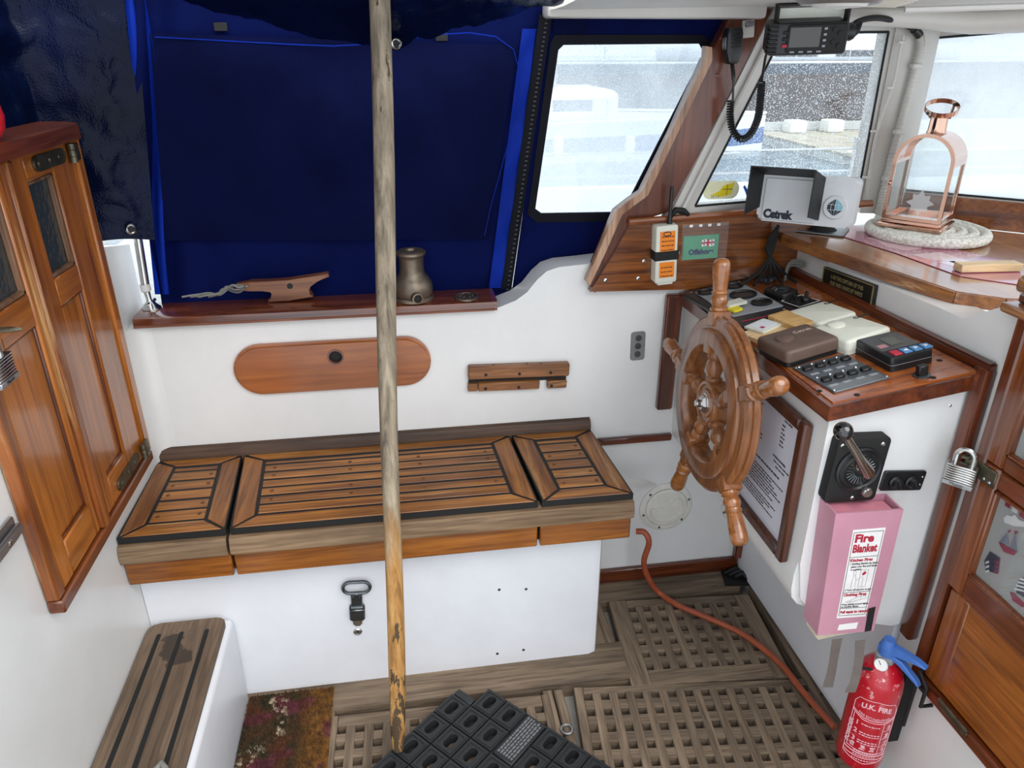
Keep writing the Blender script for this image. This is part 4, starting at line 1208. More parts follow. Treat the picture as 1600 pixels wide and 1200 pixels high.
def eyelet(parent, c, n_, r):
    obj('eyelet', MB().lathe([(r * 0.55, 0.000), (r * 0.6, 0.003), (r * 0.8, 0.004), (r, 0.0015), (r, 0)], 20, axis_m(c, n_), cap=False), M_STEEL, parent)
    obj('eyelet_hole', MB().lathe([(r * 0.58, 0.0006), (r * 0.58, 0.001)], 16, axis_m(c, n_)), M_BLACKM, parent)
c = pt(619, 68, pl_y(1.575)); c = c + (EYEV - c).normalized() * 0.03; eyelet(tp, c, EYEV - c, 0.0105)
def tarp2(s, t):
    # s from the canvas edge round the corner and aft along the left side; t down
    if s < 0.28:
        k = s / 0.28; x = -0.535 * t - 0.425 * (1 - t) - (0.135 * t + 0.245 * (1 - t)) * k; y = 1.712 - 0.06 * k
    else:
        k = (s - 0.28) / 0.72; x = -0.67 - 0.035 * math.sin(PI * k); y = 1.658 - 0.95 * k
    zb = 1.058 + 0.012 * math.sin(s * 9) + 0.05 * max(0, s - 0.25)
    z = 1.75 + (zb - 1.75) * t
    q = V((x - 0.03 * (1 - t) * (1 - s * 0.4), y, z))
    fold = 0.010 * math.sin(s * 17 + 1.5 * math.sin(t * 4)) * (1 - t * 0.6)
    amp = 0.017 * (1 - 0.5 * t)
    return q + V((1, -0.25, 0)) * ((crumple(q * 0.6, amp) - amp * 0.6) * (1 if s > 0.1 else s * 10) * min(1, (1 - t) * 6 + 0.15) + fold * min(1, s * 5))
tl = T('side_tarpaulin', 'dark blue tarpaulin hanging behind the left doors with an eyelet at its lower corner', 'tarpaulin', (-0.65, 1.4, 1.06))
obj('sheet', MB().grid(tarp2, 130, 64), M_TARP, tl, fix=False)
c = pt(205, 358, pl_y(1.697)); c = c + (EYEV - c).normalized() * 0.02; eyelet(tl, c, EYEV - c, 0.0115)

# ================================================================ POLE, MATS
p0 = pt(622, 1171, pl_z(0.037)); p1 = pt(591, -40, pl_y(1.40))
t = NT('weathered_pole_wood')
v = t.coords((40, 40, 4.5), False); v1 = t.coords((1, 1, 1), False)
g = t.new('ShaderNodeSeparateXYZ'); t.lk(v1, g.inputs[0])
mr = t.new('ShaderNodeMapRange'); mr.inputs[1].default_value = 0.40; mr.inputs[2].default_value = 1.20
n1_ = t.noise(v, 1.4, 6, 0.65, 0.4)
ad = t.new('ShaderNodeMath', operation='MULTIPLY_ADD'); ad.inputs[1].default_value = 0.55
t.lk(n1_, ad.inputs[0]); t.lk(g.outputs[2], ad.inputs[2]); t.lk(ad.outputs[0], mr.inputs[0])
grey = t.ramp(n1_, [(0.3, S('#463e34')), (0.48, S('#7f7361')), (0.7, S('#aa9c85'))])
brn = t.ramp(n1_, [(0.3, S('#6f4a24')), (0.5, S('#a87b42')), (0.72, S('#c9a26a'))])
zr = t.ramp(mr.outputs[0], [(0.42, (0, 0, 0, 1)), (0.62, (1, 1, 1, 1))])
c_ = t.mix(zr, brn, grey)
n2_ = t.noise(t.coords((60, 60, 14), False), 1.0, 5, 0.7)
lowm = t.new('ShaderNodeMapRange'); lowm.inputs[1].default_value = 0.0; lowm.inputs[2].default_value = 0.4; lowm.inputs[3].default_value = 0.62; lowm.inputs[4].default_value = 0.40
t.lk(g.outputs[2], lowm.inputs[0])
lt_ = t.new('ShaderNodeMath', operation='LESS_THAN'); t.lk(n2_, lt_.inputs[0])
sb_ = t.new('ShaderNodeMath', operation='MULTIPLY'); sb_.inputs[1].default_value = 0.86; t.lk(lowm.outputs[0], sb_.inputs[0]); t.lk(sb_.outputs[0], lt_.inputs[1])
c_ = t.mix(lt_.outputs[0], c_, S('#4a3a26'))
t.set(Base_Color=c_, Roughness=0.75); t.bump(n1_, 0.5, 0.004)
M_POLE = t.m
mb = MB()
P = []; R = []
for k in range(41):
    s = k / 40
    q = p0.lerp(p1, s) + V((0.0022 * math.sin(s * 9), 0.002 * math.sin(s * 7 + 1), 0))
    P.append(q); R.append(0.0158 + 0.0022 * min(1, s * 8) * (0.7 + 0.3 * math.sin(s * 11)) + 0.0008 * s)
R[0] = 0.0125; 
mb.tube(P, R, 16)
obj('pole', mb, M_POLE, label='tall weathered wooden pole standing on the black mat in front of the bench', category='pole')

# black rubber mat of slotted cells
mt = T('slotted_mat', 'black rubber duckboard tile with rows of oval slots lying on the gratings', 'mat', (0.14, 1.1, 0.002))
mu_ = V((0.68, -0.735, 0)).normalized(); mv_ = V((-0.735, -0.68, 0)).normalized()
MA = V((0.14, 1.264, 0)); PU, PV = 0.0592, 0.0672
cell = None
def cellM(i, j): return MX(((mu_.x, -mv_.x, 0, 0), (mu_.y, -mv_.y, 0, 0), (0, 0, 1, 0), (0, 0, 0, 1)))
def place(i, j, z=0.0):
    c = MA + mu_ * (PU * i) + mv_ * (PV * j)
    M = cellM(i, j).copy(); M.translation = V((c.x, c.y, 0.0035 + z)); return M
oval = rr(0.022, 0.039, 0.0109, 6)
outer = []
for (x, y) in oval:
    a, b = PU / 2 - 0.0024, PV / 2 - 0.0024
    k = min(a / max(abs(x), 1e-6), b / max(abs(y), 1e-6)); outer.append((x * k, y * k))
# keep true corners on the outer outline
def outer_for(w, h, inner):
    o = []
    for (x, y) in inner:
        k = min((w / 2) / max(abs(x), 1e-9), (h / 2) / max(abs(y), 1e-9)); o.append((x * k, y * k))
    for cx, cy in ((1, 1), (-1, 1), (-1, -1), (1, -1)):
        i = min(range(len(o)), key=lambda q: (o[q][0] - cx * w / 2) ** 2 + (o[q][1] - cy * h / 2) ** 2); o[i] = (cx * w / 2, cy * h / 2)
    return o
def cell_mb(shade_plate=True):
    mb = MB()
    if shade_plate: mb.poly(oval, 0.001, 0.003)  # black plate added at the slot bottom to paint its deep shade
    mb.ring(outer_for(PU - 0.004, PV - 0.004, oval), oval, 0.0, 0.028)
    mid = rr(0.034, 0.050, 0.004, 6)
    mb.ring(outer_for(0.047, 0.055, oval), outer_for(0.0405, 0.0485, oval), 0.028, 0.0305)
    return mb
skip = set()
first = None
cells = []
for j in range(0, 7):
    for i in range(-1, 6):
        if (j == 0 and i == -1) or (i == 2 and j in (0, 1)) : continue
        if j > 7 or i > 5: continue
        cells.append((i, j))
open_c = None
for i, j in cells:
    if (i, j) in ((0, 3), (0, 2), (1, 2), (3, 1), (2, 3), (4, 2)):
        if open_c is None: open_c = piece('cell', cell_mb(False), M_RUBBER, mt, place(i, j))
        else: share(open_c, 'cell', mt, place(i, j))
    elif first is None: first = piece('cell', cell_mb(), M_RUBBER, mt, place(i, j))
    else: share(first, 'cell', mt, place(i, j))
# web between the cells, end tab, and the lettered label plate
mb = MB()
for j in range(0, 8):
    c = MA + mv_ * (PV * (j - 0.5)); i0 = -0.5 if j == 0 else -1.5; i1 = 5.5
    a, b = c + mu_ * (PU * i0), c + mu_ * (PU * i1)
    mb.ext([a - mv_ * 0.0021 + V((0, 0, 0.004)), b - mv_ * 0.0021 + V((0, 0, 0.004)), b + mv_ * 0.0021 + V((0, 0, 0.004)), a + mv_ * 0.0021 + V((0, 0, 0.004))], (0, 0, 0.020))
for i in range(-1, 7):
    c = MA + mu_ * (PU * (i - 0.5)); j0 = 0.5 if i <= -1 else -0.5
    a, b = c + mv_ * (PV * j0), c + mv_ * (PV * 6.5)
    mb.ext([a - mu_ * 0.0021 + V((0, 0, 0.004)), b - mu_ * 0.0021 + V((0, 0, 0.004)), b + mu_ * 0.0021 + V((0, 0, 0.004)), a + mu_ * 0.0021 + V((0, 0, 0.004))], (0, 0, 0.020))
obj('web', mb, M_RUBBER, mt)
M = place(-1, 0.33)
mb = MB(M); mb.box(-PU / 2 + 0.003, PU / 2 - 0.003, -0.010, 0.010, 0, 0.027, 0.002); obj('end_tab', mb, M_RUBBER, mt)
M = place(2, 0.5)
mb = MB(M); mb.box(-PU / 2 + 0.003, PU / 2 - 0.003, -PV + 0.003, PV - 0.003, 0, 0.027, 0.002); lp = obj('label_plate', mb, M_RUBBER, mt)
mb = MB(M); rnd = random.Random(3)
for r_ in range(6):
    yy = -PV + 0.012; 
    while yy < PV - 0.012:
        l_ = rnd.uniform(0.004, 0.012); x = -0.020 + r_ * 0.0072
        mb.box(x, x + 0.0042, yy, min(yy + l_, PV - 0.008), 0.027, 0.0285); yy += l_ + 0.0022
obj('raised_letters', mb, plain('worn_grey_rubber', '#6f7173', 0.5), lp, kind='stuff')
# loop of a ring pull beside the mat
c = pt(886, 1140, pl_z(0.004))
obj('ring_pull', MB().tube([c + V((0.013 * math.cos(a), 0.013 * math.sin(a), 0)) for a in [2 * PI * k / 16 for k in range(16)]], 0.0032, 8, True), M_ALU, label='small metal lifting ring lying on the sole beside the black mat', category='ring')

# coir doormat
dm = T('doormat', 'brown coir doormat printed with faded pink flowers between step and gratings', 'mat', (-0.34, 1.1, -0.04))
D0, D1, DY0, DY1 = -0.434, -0.232, 0.70, 1.398
t = NT('printed_coir')
v = t.coords((1, 1, 1), False)
base = t.ramp(t.noise(v, 60, 3), [(0.3, S('#4a3214')), (0.7, S('#8a5c26'))])
xs = t.new('ShaderNodeSeparateXYZ'); t.lk(v, xs.inputs[0])
right = t.ramp(t.new('ShaderNodeMath', operation='ADD').outputs[0], [(0, (0, 0, 0, 1)), (1, (1, 1, 1, 1))])
fld = t.new('ShaderNodeMapRange'); fld.inputs[1].default_value = -0.275; fld.inputs[2].default_value = -0.315
t.lk(xs.outputs[0], fld.inputs[0])
field = t.ramp(t.noise(v, 22, 4, 0.6), [(0.35, S('#23260f')), (0.5, S('#45301a')), (0.65, S('#5a3218'))])
c_ = t.mix(fld.outputs[0], base, field)
pk = t.ramp(t.noise(t.coords((1, 1.0, 1), False), 13, 2, 0.4), [(0.56, (0, 0, 0, 1)), (0.62, (1, 1, 1, 1))])
c_ = t.mix(t.mix(0.35, pk, (0, 0, 0, 1)), c_, t.ramp(t.noise(v, 30, 2), [(0.4, S('#551a26')), (0.6, S('#6e3044'))]))
wv = t.new('ShaderNodeTexVoronoi'); wv.inputs['Scale'].default_value = 75; t.lk(v, wv.inputs['Vector'])
wm = t.ramp(t.noise(v, 10, 2, 0.4, 0.6), [(0.55, (0, 0, 0, 1)), (0.6, (1, 1, 1, 1))])
vm = t.ramp(wv.outputs['Distance'], [(0.35, (1, 1, 1, 1)), (0.45, (0, 0, 0, 1))])
lm = t.new('ShaderNodeMapRange'); lm.inputs[1].default_value = -0.33; lm.inputs[2].default_value = -0.35; t.lk(xs.outputs[0], lm.inputs[0])
c_ = t.mix(t.mix(1.0, t.mix(1.0, wm, vm, 'MULTIPLY'), lm.outputs[0], 'MULTIPLY'), c_, S('#b5a48c'))
t.set(Base_Color=c_, Roughness=0.95)
M_COIR = t.m
obj('backing', MB().box(D0, D1, DY0, DY1, -0.0445, 0.0005), M_COIR, dm)
mb = MB(); rnd = random.Random(5)
for k in range(11000):
    x = rnd.uniform(D0, D1); y = rnd.uniform(0.95, DY1)
    a = rnd.uniform(0, 2 * PI); h = rnd.uniform(0.006, 0.013); w = 0.0011
    dx, dy = rnd.gauss(0, 0.003), rnd.gauss(0, 0.003)
    q = [mb._v((x - w * math.cos(a), y - w * math.sin(a), 0)), mb._v((x + w * math.cos(a), y + w * math.sin(a), 0)), mb._v((x + dx, y + dy, h))]
    mb.bm.faces.new(q)
obj('pile', mb, M_COIR, dm, fix=False, kind='stuff')
# ================================================================ HELM CONSOLE
PF = pl_y(1.0)
K1 = pt(1300, 630, PF); K2 = pt(1513, 584, PF); K3 = pt(1066, 455, pl_x(K1.x))
TN = (K2 - K1).cross(K3 - K1).normalized()
if TN.z < 0: TN = -TN
TOP = (K1, TN)
XA = K1.x + 0.012; YB = 1.015
def tz(x, y, off=0.0):
    p0 = K1 + TN * off
    return p0.z - (TN.x * (x - p0.x) + TN.y * (y - p0.y)) / TN.z
co = T('helm_console', 'white helm console with a varnished sloping top, facing the wheel', 'console', (0.84, 1.35, 0.38))
mb = MB(MX(((1, 0, 0, 0), (0, 0, 1, YB), (0, 1, 0, 0), (0, 0, 0, 1))))
zt0, zt1 = tz(XA, 1.3) - 0.024, tz(RX, 1.3) - 0.024
prof = [(XA, zt0), (XA, 0.50), (XA + 0.004, 0.478), (XA + 0.018, 0.460), (XA + 0.04, 0.450), (0.86, 0.405), (0.93, 0.385), (RX - 0.0005, 0.378), (RX - 0.0005, zt1)]
mb.poly(prof, 0.0, 1.6885 - YB)
es = [e for e in mb.bm.edges if abs(e.verts[0].co.y - YB) < 1e-4 and abs(e.verts[1].co.y - YB) < 1e-4 and max(e.verts[0].co.z, e.verts[1].co.z) < 0.86 and min(e.verts[0].co.x, e.verts[1].co.x) < RX - 0.01]
bmesh.ops.bevel(mb.bm, geom=es, offset=0.012, segments=3, affect='EDGES')
obj('body', mb, M_WHITE, co)
def q_top(pts, off0, off1):
    """prism standing on the sloping top between two heights, from x,y points"""
    lo = [V((x, y, tz(x, y, off0))) for x, y in pts]
    mb = MB(); a = [mb._v(p) for p in lo]; b = [mb._v(V((x, y, tz(x, y, off1)))) for x, y in pts]
    n = len(pts); mb.bm.faces.new(a[::-1]); mb.bm.faces.new(b)
    for i in range(n): mb.bm.faces.new((a[i], a[(i + 1) % n], b[(i + 1) % n], b[i]))
    return mb
mb = q_top([(K1.x, 1.0), (0.952, 1.0), (0.952, 1.6885), (K1.x, 1.6885)], -0.022, 0.0)
bmesh.ops.bevel(mb.bm, geom=[e for e in mb.bm.edges], offset=0.003, segments=2, affect='EDGES')
obj('top_board', mb, M_CONS, co)
mb = q_top([(K1.x - 0.006, 0.994), (0.955, 0.994), (0.955, 1.0), (K1.x, 1.0), (K1.x, 1.6885), (K1.x - 0.006, 1.6885)], -0.030, -0.003)
obj('edge_moulding', mb, M_MAHY, co)
mb = q_top([(0.9505, 0.985), (RX - 0.0005, 0.985), (RX - 0.0005, 1.6885), (0.9505, 1.6885)], -0.02, 0.016)
bmesh.ops.bevel(mb.bm, geom=[e for e in mb.bm.edges], offset=0.004, segments=2, affect='EDGES')
obj('back_trim', mb, M_MAHY, co)
mb = MB().box(0.946, RX - 0.0005, 0.982, 1.012, 0.372, tz(0.95, 1.0) + 0.008, 0.006, 2)
obj('side_trim', mb, M_MAHZ, co)
for u, v in ((1280, 611), (1339, 617), (1468, 563), (1458, 590)):
    obj('plug_hole', MB().lathe([(0.0048, 0), (0.0048, 0.0005)], 12, axis_m(pt(u, v, TOP, 0.0002), TN)), M_CAULK, co)
obj('screw', MB().lathe([(0.003, 0), (0.002, 0.001)], 8, axis_m(pt(1485, 634, pl_y(YB)), (0, -1, 0))), M_STEEL, co)
obj('screw', MB().lathe([(0.005, 0), (0.003, 0.002)], 8, axis_m(pt(1060, 518, pl_x(XA)), (-1, 0, 0))), M_BLACK, co)

def on_top(c4, off): return rect(c4, TOP, off)
def lp_(f, u, v, off):
    p = pt(u, v, TOP, off) - f.c
    return p.dot(f.ex), p.dot(f.ey)
def slab(f, h, r, b=0.0, seg=2, z0=0.0006):
    """rounded slab whose top is the frame's plane and whose foot is h below"""
    mb = MB(f.M); mb.poly(rr(f.w, f.h, r, 4), -h + z0, 0, b, seg); return mb
# gauge panel
g = T('gauge_panel', 'black panel with grey bezel and dark gauge wells at the far console end', 'panel', pt(1155, 490, TOP))
f = on_top([(1072, 457), (1158, 437), (1243, 488), (1150, 512)], 0.010)
obj('panel', slab(f, 0.010, 0.004, 0.002, 1), M_BLACK, g)
fb = on_top([(1083, 457), (1160, 440), (1222, 478), (1147, 494)], 0.0125)
holes = [(1146, 447, 0.021), (1161, 461, 0.031), (1190, 473, 0.0235), (1100, 458, 0.02)]
obj('bezel', MB(fb.M).poly(rr(fb.w, fb.h, 0.004), -0.002, 0, 0.0008), M_GREYB, g)
for u, v, r in holes:
    x, y = lp_(fb, u, v, 0.0125)
    x = max(-fb.w / 2 + r, min(fb.w / 2 - r, x)); y = max(-fb.h / 2 + r, min(fb.h / 2 - r, y))
    w_ = obj('gauge_ring', MB(fb.M).lathe([(r, 0.0), (r, 0.003), (r * 0.9, 0.0045), (r * 0.84, 0.003), (r * 0.82, 0.0006)], 28, fb.M @ MX.Translation((x, y, 0)), cap=False), M_BLACK, g)
    obj('gauge_well', MB().lathe([(r * 0.86, 0.0002), (r * 0.86, 0.0009)], 28, fb.M @ MX.Translation((x, y, 0))), M_GAUGE, g)
for u, v in ((1080, 457), (1155, 440), (1225, 483)):
    x, y = lp_(f, u, v, 0.01)
    obj('screw', MB().lathe([(0.0035, 0), (0.002, 0.0012)], 8, f.M @ MX.Translation((x, y, 0))), M_STEEL, g)
a, b = lp_(f, 1158, 503, 0.01), lp_(f, 1236, 486, 0.01)
obj('red_line', MB().tube([f.p(*a, 0.0004), f.p(*b, 0.0004)], 0.001, 5), M_REDP, g)
# compass box and clear cap, toggle plate
cb = T('small_compass', 'small black square-cased compass beside the gauge panel', 'compass', pt(1222, 462, TOP))
f = on_top([(1197, 449), (1222, 441), (1244, 454), (1217, 463)], 0.020)
obj('case', slab(f, 0.020, 0.012, 0.004), M_BLACK, cb)
obj('lens', MB().lathe([(0.021, 0.0), (0.021, 0.002), (0.014, 0.006), (0.0001, 0.008)], 20, f.M), M_SCREEN, cb)
cc = pt(1199, 438, TOP)
obj('clear_cap', MB().lathe([(0.022, 0.0008), (0.024, 0.004), (0.020, 0.010), (0.0001, 0.012)], 20, axis_m(cc, TN)), plain('smoked_plastic', '#3a4048', 0.12, coat=0.6), label='smoked plastic disc lying in the dark far corner of the console', category='disc')
tg = T('toggle_plate', 'black square switch plate with two small toggles between compass and white covers', 'switch plate', pt(1252, 478, TOP))
f = on_top([(1221, 467), (1255, 457), (1284, 474), (1248, 486)], 0.006)
obj('plate', slab(f, 0.006, 0.002, 0.001, 1), M_BLACK, tg)
mb = MB(f.M)
for y in (-0.3, 0.36): mb.box(-f.w * 0.45, f.w * 0.45, f.h * y, f.h * y + 0.0014, 0, 0.0006)
for x in (-0.45, 0.44): mb.box(f.w * x, f.w * x + 0.0014, -f.h * 0.3, f.h * 0.37, 0, 0.0006)
obj('white_outline', mb, M_WHITEP, tg, kind='stuff')
for x in (-0.22, 0.2):
    obj('dial', MB().lathe([(0.011, 0), (0.010, 0.006), (0.004, 0.007), (0.0038, 0.019), (0.0001, 0.021)], 14, f.M @ MX.Translation((f.w * x, 0, 0)) @ MX.Rotation(0.2 * (1 if x > 0 else -1), 4, 'Y')), M_BLACK, tg)
# dark cable tangle in the far corner
mb = MB(); rnd = random.Random(11)
for k in range(5):
    c = pt(1195 + 6 * k, 425, TOP)
    P = [pt(1216 - 3 * k, 352 + 4 * k, pl_y(1.64)), pt(1207 - 2 * k, 392, pl_y(1.645)), V((0.86 + 0.014 * k, 1.63, tz(0.87, 1.63) + 0.03)), V((0.80 + 0.03 * k, 1.60 - 0.01 * k, tz(0.85, 1.60) + 0.006 + 0.004 * k))]
    mb.tube(smooth_path(P, 6), 0.0042, 6)
obj('cable_bundle', mb, M_BLACKM, label='black cables drooping from the display into the far corner of the console', category='cable')
mb = MB()
for k in range(3):
    P = [pt(1256, 410 + 3 * k, pl_x(0.955)), pt(1240 - 2 * k, 407 + 4 * k, pl_x(0.94)), pt(1230, 418 + 3 * k, pl_x(0.93)), V((0.915, 1.60, tz(0.915, 1.6) + 0.004 + 0.005 * k))]
    mb.tube(smooth_path(P, 6), 0.0032, 6)
obj('grey_cable', mb, M_ROPEG, label='grey cables curling over the bulkhead edge behind the black plaque', category='cable')
# instrument covers
def cover(name, label, c4, h, mat, grp=None, knob=None, logo=None, lmat=None):
    t = T(name, label, 'instrument cover', pt(c4[3][0], c4[3][1], TOP, 0), grp)
    f = on_top(c4, h)
    o2 = rr(f.w, f.h, 0.010, 4); o1 = rr(f.w * 0.985, f.h * 0.985, 0.010, 4)
    mb = MB(f.M); mb.poly(rr(f.w * 0.97, f.h * 0.97, 0.009, 4), -h + 0.0006, -h * 0.66); obj('base', mb, mat if mat is M_CREAM else M_BLACK, t)
    mb = MB(f.M); mb.poly(o2, -h * 0.68, 0, 0.007, 3); obj('cover', mb, mat, t)
    if knob:
        x, y = lp_(f, *knob, h)
        obj('knob_bulge', MB().lathe([(0.017, -0.001), (0.0165, 0.003), (0.012, 0.0055), (0.0001, 0.006)], 20, f.M @ MX.Translation((x, y, 0))), mat, t)
    if logo:
        s_, u, v, sz = logo
        x, y = lp_(f, u, v, h)
        txt(s_, sz, f, x, y, lmat, t, z=0.0008, bold=0.0003)
    return t
cover('instrument_cover', 'cream instrument cover nearest the black plaque, with a plain flat lid', [(1236, 485), (1296, 466), (1334, 490), (1272, 506)], 0.023, M_CREAM, None, None, ('Cetrek', 1300, 472, 0.013), M_PRINT)
cover('instrument_cover', 'cream instrument cover with a round bulge, next to the black autopilot head', [(1280, 510), (1343, 487), (1385, 514), (1310, 536)], 0.030, M_CREAM, None, (1306, 508), ('Cetrek', 1346, 494, 0.013), M_PRINT)
cover('instrument_cover', 'brown instrument cover with a round bulge in the middle of the console', [(1187, 523), (1268, 503), (1305, 526), (1223, 554)], 0.034, M_BROWN, None, (1226, 530), ('Cetrek', 1253, 517, 0.014), plain('tan_print', '#a8968a', 0.5))
# loose wooden blocks and tags
f = on_top([(1206, 491), (1236, 482), (1267, 503), (1236, 512)], 0.022)
obj('oak_block', slab(f, 0.022, 0.002, 0.001, 1), M_OAKB, label='raw oak block leaning between the cream cover and the brown cover', category='block')
f = on_top([(1163, 518), (1222, 498), (1240, 511), (1180, 534)], 0.010)
obj('wood_offcut', slab(f, 0.010, 0.002, 0.001, 1), M_PINE, label='thin pale wood offcut lying under the paper tag next to the brown cover', category='offcut')
pt_ = T('paper_tag', 'small white printed tag lying on the pale wood offcut', 'tag', pt(1185, 519, TOP, 0.012))
f = on_top([(1169, 508), (1199, 495), (1217, 507), (1185, 521)], 0.0155)
obj('card', slab(f, 0.005, 0.003, 0.001, 1, 0.0002), M_CREAM, pt_)
obj('print', MB(f.M).box(-f.w * 0.36, f.w * 0.4, -f.h * 0.36, f.h * 0.36, 0, 0.0006), M_PAPER, pt_)
obj('red_mark', MB(f.M).box(-f.w * 0.28, -f.w * 0.14, -f.h * 0.26, -f.h * 0.08, 0.0006, 0.001), M_REDP, pt_)
kt = T('key_ring', 'keys with a white tag and yellow fob lying on the gauge panel', 'keys', pt(1150, 480, TOP, 0.0165))
f = on_top([(1132, 472), (1160, 464), (1164, 471), (1134, 479)], 0.024)
obj('white_tag', MB(f.M).poly(rr(f.w, f.h, 0.003), -0.006, 0, 0.001), M_CREAM, kt)
f = on_top([(1138, 480), (1153, 475), (1157, 482), (1142, 487)], 0.020)
obj('yellow_fob', MB(f.M).poly(rr(f.w, f.h, 0.006), -0.005, 0, 0.001), M_YELLOW, kt)
obj('ring', MB().tube([pt(1130 + 7 * math.cos(a), 468 + 4 * math.sin(a), TOP, 0.020) for a in [2 * PI * k / 14 for k in range(14)]], 0.0012, 6, True), M_STEEL, kt)
# autopilot control head
ap = T('autopilot_head', 'black autopilot control head with blue and red keys at the near right console', 'instrument', pt(1394, 581, TOP))
f = on_top([(1337, 529), (1401, 516), (1457, 544), (1391, 562)], 0.027)
h = 0.027
obj('lower_case', MB(f.M).poly(rr(f.w, f.h, 0.006), -h + 0.0006, -h * 0.58, 0.0), M_BLACK, ap)
obj('upper_case', MB(f.M).poly(rr(f.w * 0.99, f.h * 0.99, 0.006), -h * 0.54, 0, 0.003, 2), M_BLACK, ap)
obj('seam', MB(f.M).poly(rr(f.w * 0.985, f.h * 0.985, 0.006), -h * 0.585, -h * 0.535), M_GREYB, ap)
M_FASC = plain('dark_grey_fascia', '#3b3d40', 0.3, coat=0.3)
obj('fascia', MB(f.M).poly(rr(f.w * 0.9, f.h * 0.62, 0.003), -0.001, 0.0006).box(0, 0, 0, 0, 0, 0) if False else MB(f.M).box(-f.w * 0.45, f.w * 0.45, -f.h * 0.2, f.h * 0.42, -0.001, 0.0006), M_FASC, ap)
obj('display', MB(f.M).box(-f.w * 0.1, f.w * 0.2, -f.h * 0.05, f.h * 0.28, 0.0006, 0.0014), M_LCD, ap)
obj('red_window', MB(f.M).box(-f.w * 0.38, -f.w * 0.18, -f.h * 0.08, f.h * 0.04, 0.0006, 0.0014), plain('pinkish_window', '#a8767c', 0.3), ap)
for k, m in enumerate((M_REDP, plain('blue_key', '#4a7fb0', 0.4), MATS['blue_key'], MATS['blue_key'])):
    x = -f.w * 0.36 + k * f.w * 0.235
    kk = obj('key', MB(f.M).box(x, x + f.w * 0.19, -f.h * 0.44, -f.h * 0.26, -0.001, 0.0022, 0.0008), m, ap)
    if k:
        s_ = (None, -1, 1, 1)[k]
        cx = x + f.w * 0.095; cy = -f.h * 0.35
        obj('arrow', MB(f.M).poly([(cx - s_ * 0.003, cy - 0.004), (cx + s_ * 0.004, cy), (cx - s_ * 0.003, cy + 0.004)][::s_], 0.0022, 0.0028), M_WHITEP, kk)
# fuse switch panel
sp_ = T('switch_panel', 'grey metal panel of eight black rocker switches at the near console edge', 'switch panel', pt(1300, 612, TOP))
f = on_top([(1243, 572), (1319, 552), (1391, 589), (1298, 614)], 0.0035)
M_SWP = plain('dark_anodised_plate', '#5d6166', 0.38, 0.5, var=0.2)
obj('plate', slab(f, 0.0035, 0.003, 0.001, 1), M_SWP, sp_)
obj('bright_strip', MB(f.M).box(-f.w * 0.48, f.w * 0.48, -f.h * 0.48, -f.h * 0.3, 0, 0.0004), M_ALU, sp_)
for r_ in range(2):
    for k in range(4):
        x = -f.w * 0.36 + k * f.w * 0.24; y = f.h * (0.30 - 0.44 * r_)
        rk_ = obj('rocker', MB(f.M @ MX.Translation((x, y, 0)) @ MX.Rotation(0.28, 4, 'X')).box(-0.0085, 0.0085, -0.006, 0.006, -0.003, 0.0065, 0.0015), M_BLACK, sp_)
        obj('label_tab', MB(f.M).box(x - 0.008, x + 0.008, y - f.h * 0.205, y - f.h * 0.15, 0.0, 0.0005), M_GREYB, sp_)
        obj('stud', MB().lathe([(0.0032, 0), (0.0022, 0.0015)], 8, f.M @ MX.Translation((x - 0.006, y + f.h * 0.145, 0))), M_STEEL, sp_)
for sx_, sy_ in ((-1, 1), (1, 1), (1, -1), (-1, -1)):
    obj('screw', MB().lathe([(0.0032, 0), (0.002, 0.0012)], 8, f.M @ MX.Translation((sx_ * f.w * 0.47, sy_ * f.h * 0.45, 0))), M_STEEL, sp_)
kn = T('push_button', 'small square black knob on a round collar near the right front of the console', 'button', pt(1440, 588, TOP))
c = pt(1440, 587, TOP)
fk = Fr(c, K2 - K1, K3 - K1)
obj('collar', MB().lathe([(0.014, 0.0004), (0.014, 0.002), (0.010, 0.003)], 18, axis_m(c, TN)), M_GALV, kn)
obj('knob', MB(fk.M).box(-0.0085, 0.0085, -0.006, 0.006, 0.002, 0.020, 0.0015), M_BLACK, kn)
# plaque
PB = pl_x(RX)
pq = T('plaque', 'black engraved plaque with a gold-edged rim standing on the console back trim', 'plaque', pt(1325, 472, PB))
f = rect([(1291, 417), (1373, 447), (1361, 489), (1283, 455)], PB, 0.004)
obj('plate', MB(f.M).poly(rr(f.w, f.h, 0.002), -0.003, 0.005, 0.001), plain('black_bronze_plate', '#25241f', 0.42, 0.4, var=0.3), pq)
mb = MB(f.M)
for x0, x1, y0, y1 in ((-0.49, 0.49, 0.455, 0.485), (-0.49, 0.49, -0.485, -0.455), (-0.49, -0.475, -0.485, 0.485), (0.475, 0.49, -0.485, 0.485)):
    mb.box(f.w * x0, f.w * x1, f.h * y0, f.h * y1, 0.005, 0.0062)
M_GOLD = plain('dull_gold', '#a39668', 0.45, 0.5)
obj('rim', mb, M_GOLD, pq, kind='stuff')
for k, s_ in enumerate(("I AM THE CAPTAIN OF THIS", "SHIP AND I HAVE MY WIFE'S", "PERMISSION TO SAY SO!")):
    txt(s_, f.h * 0.205, f, 0, f.h * (0.24 - 0.24 * k), M_GOLD, pq, z=0.0054, sx=0.80, bold=0.0002)

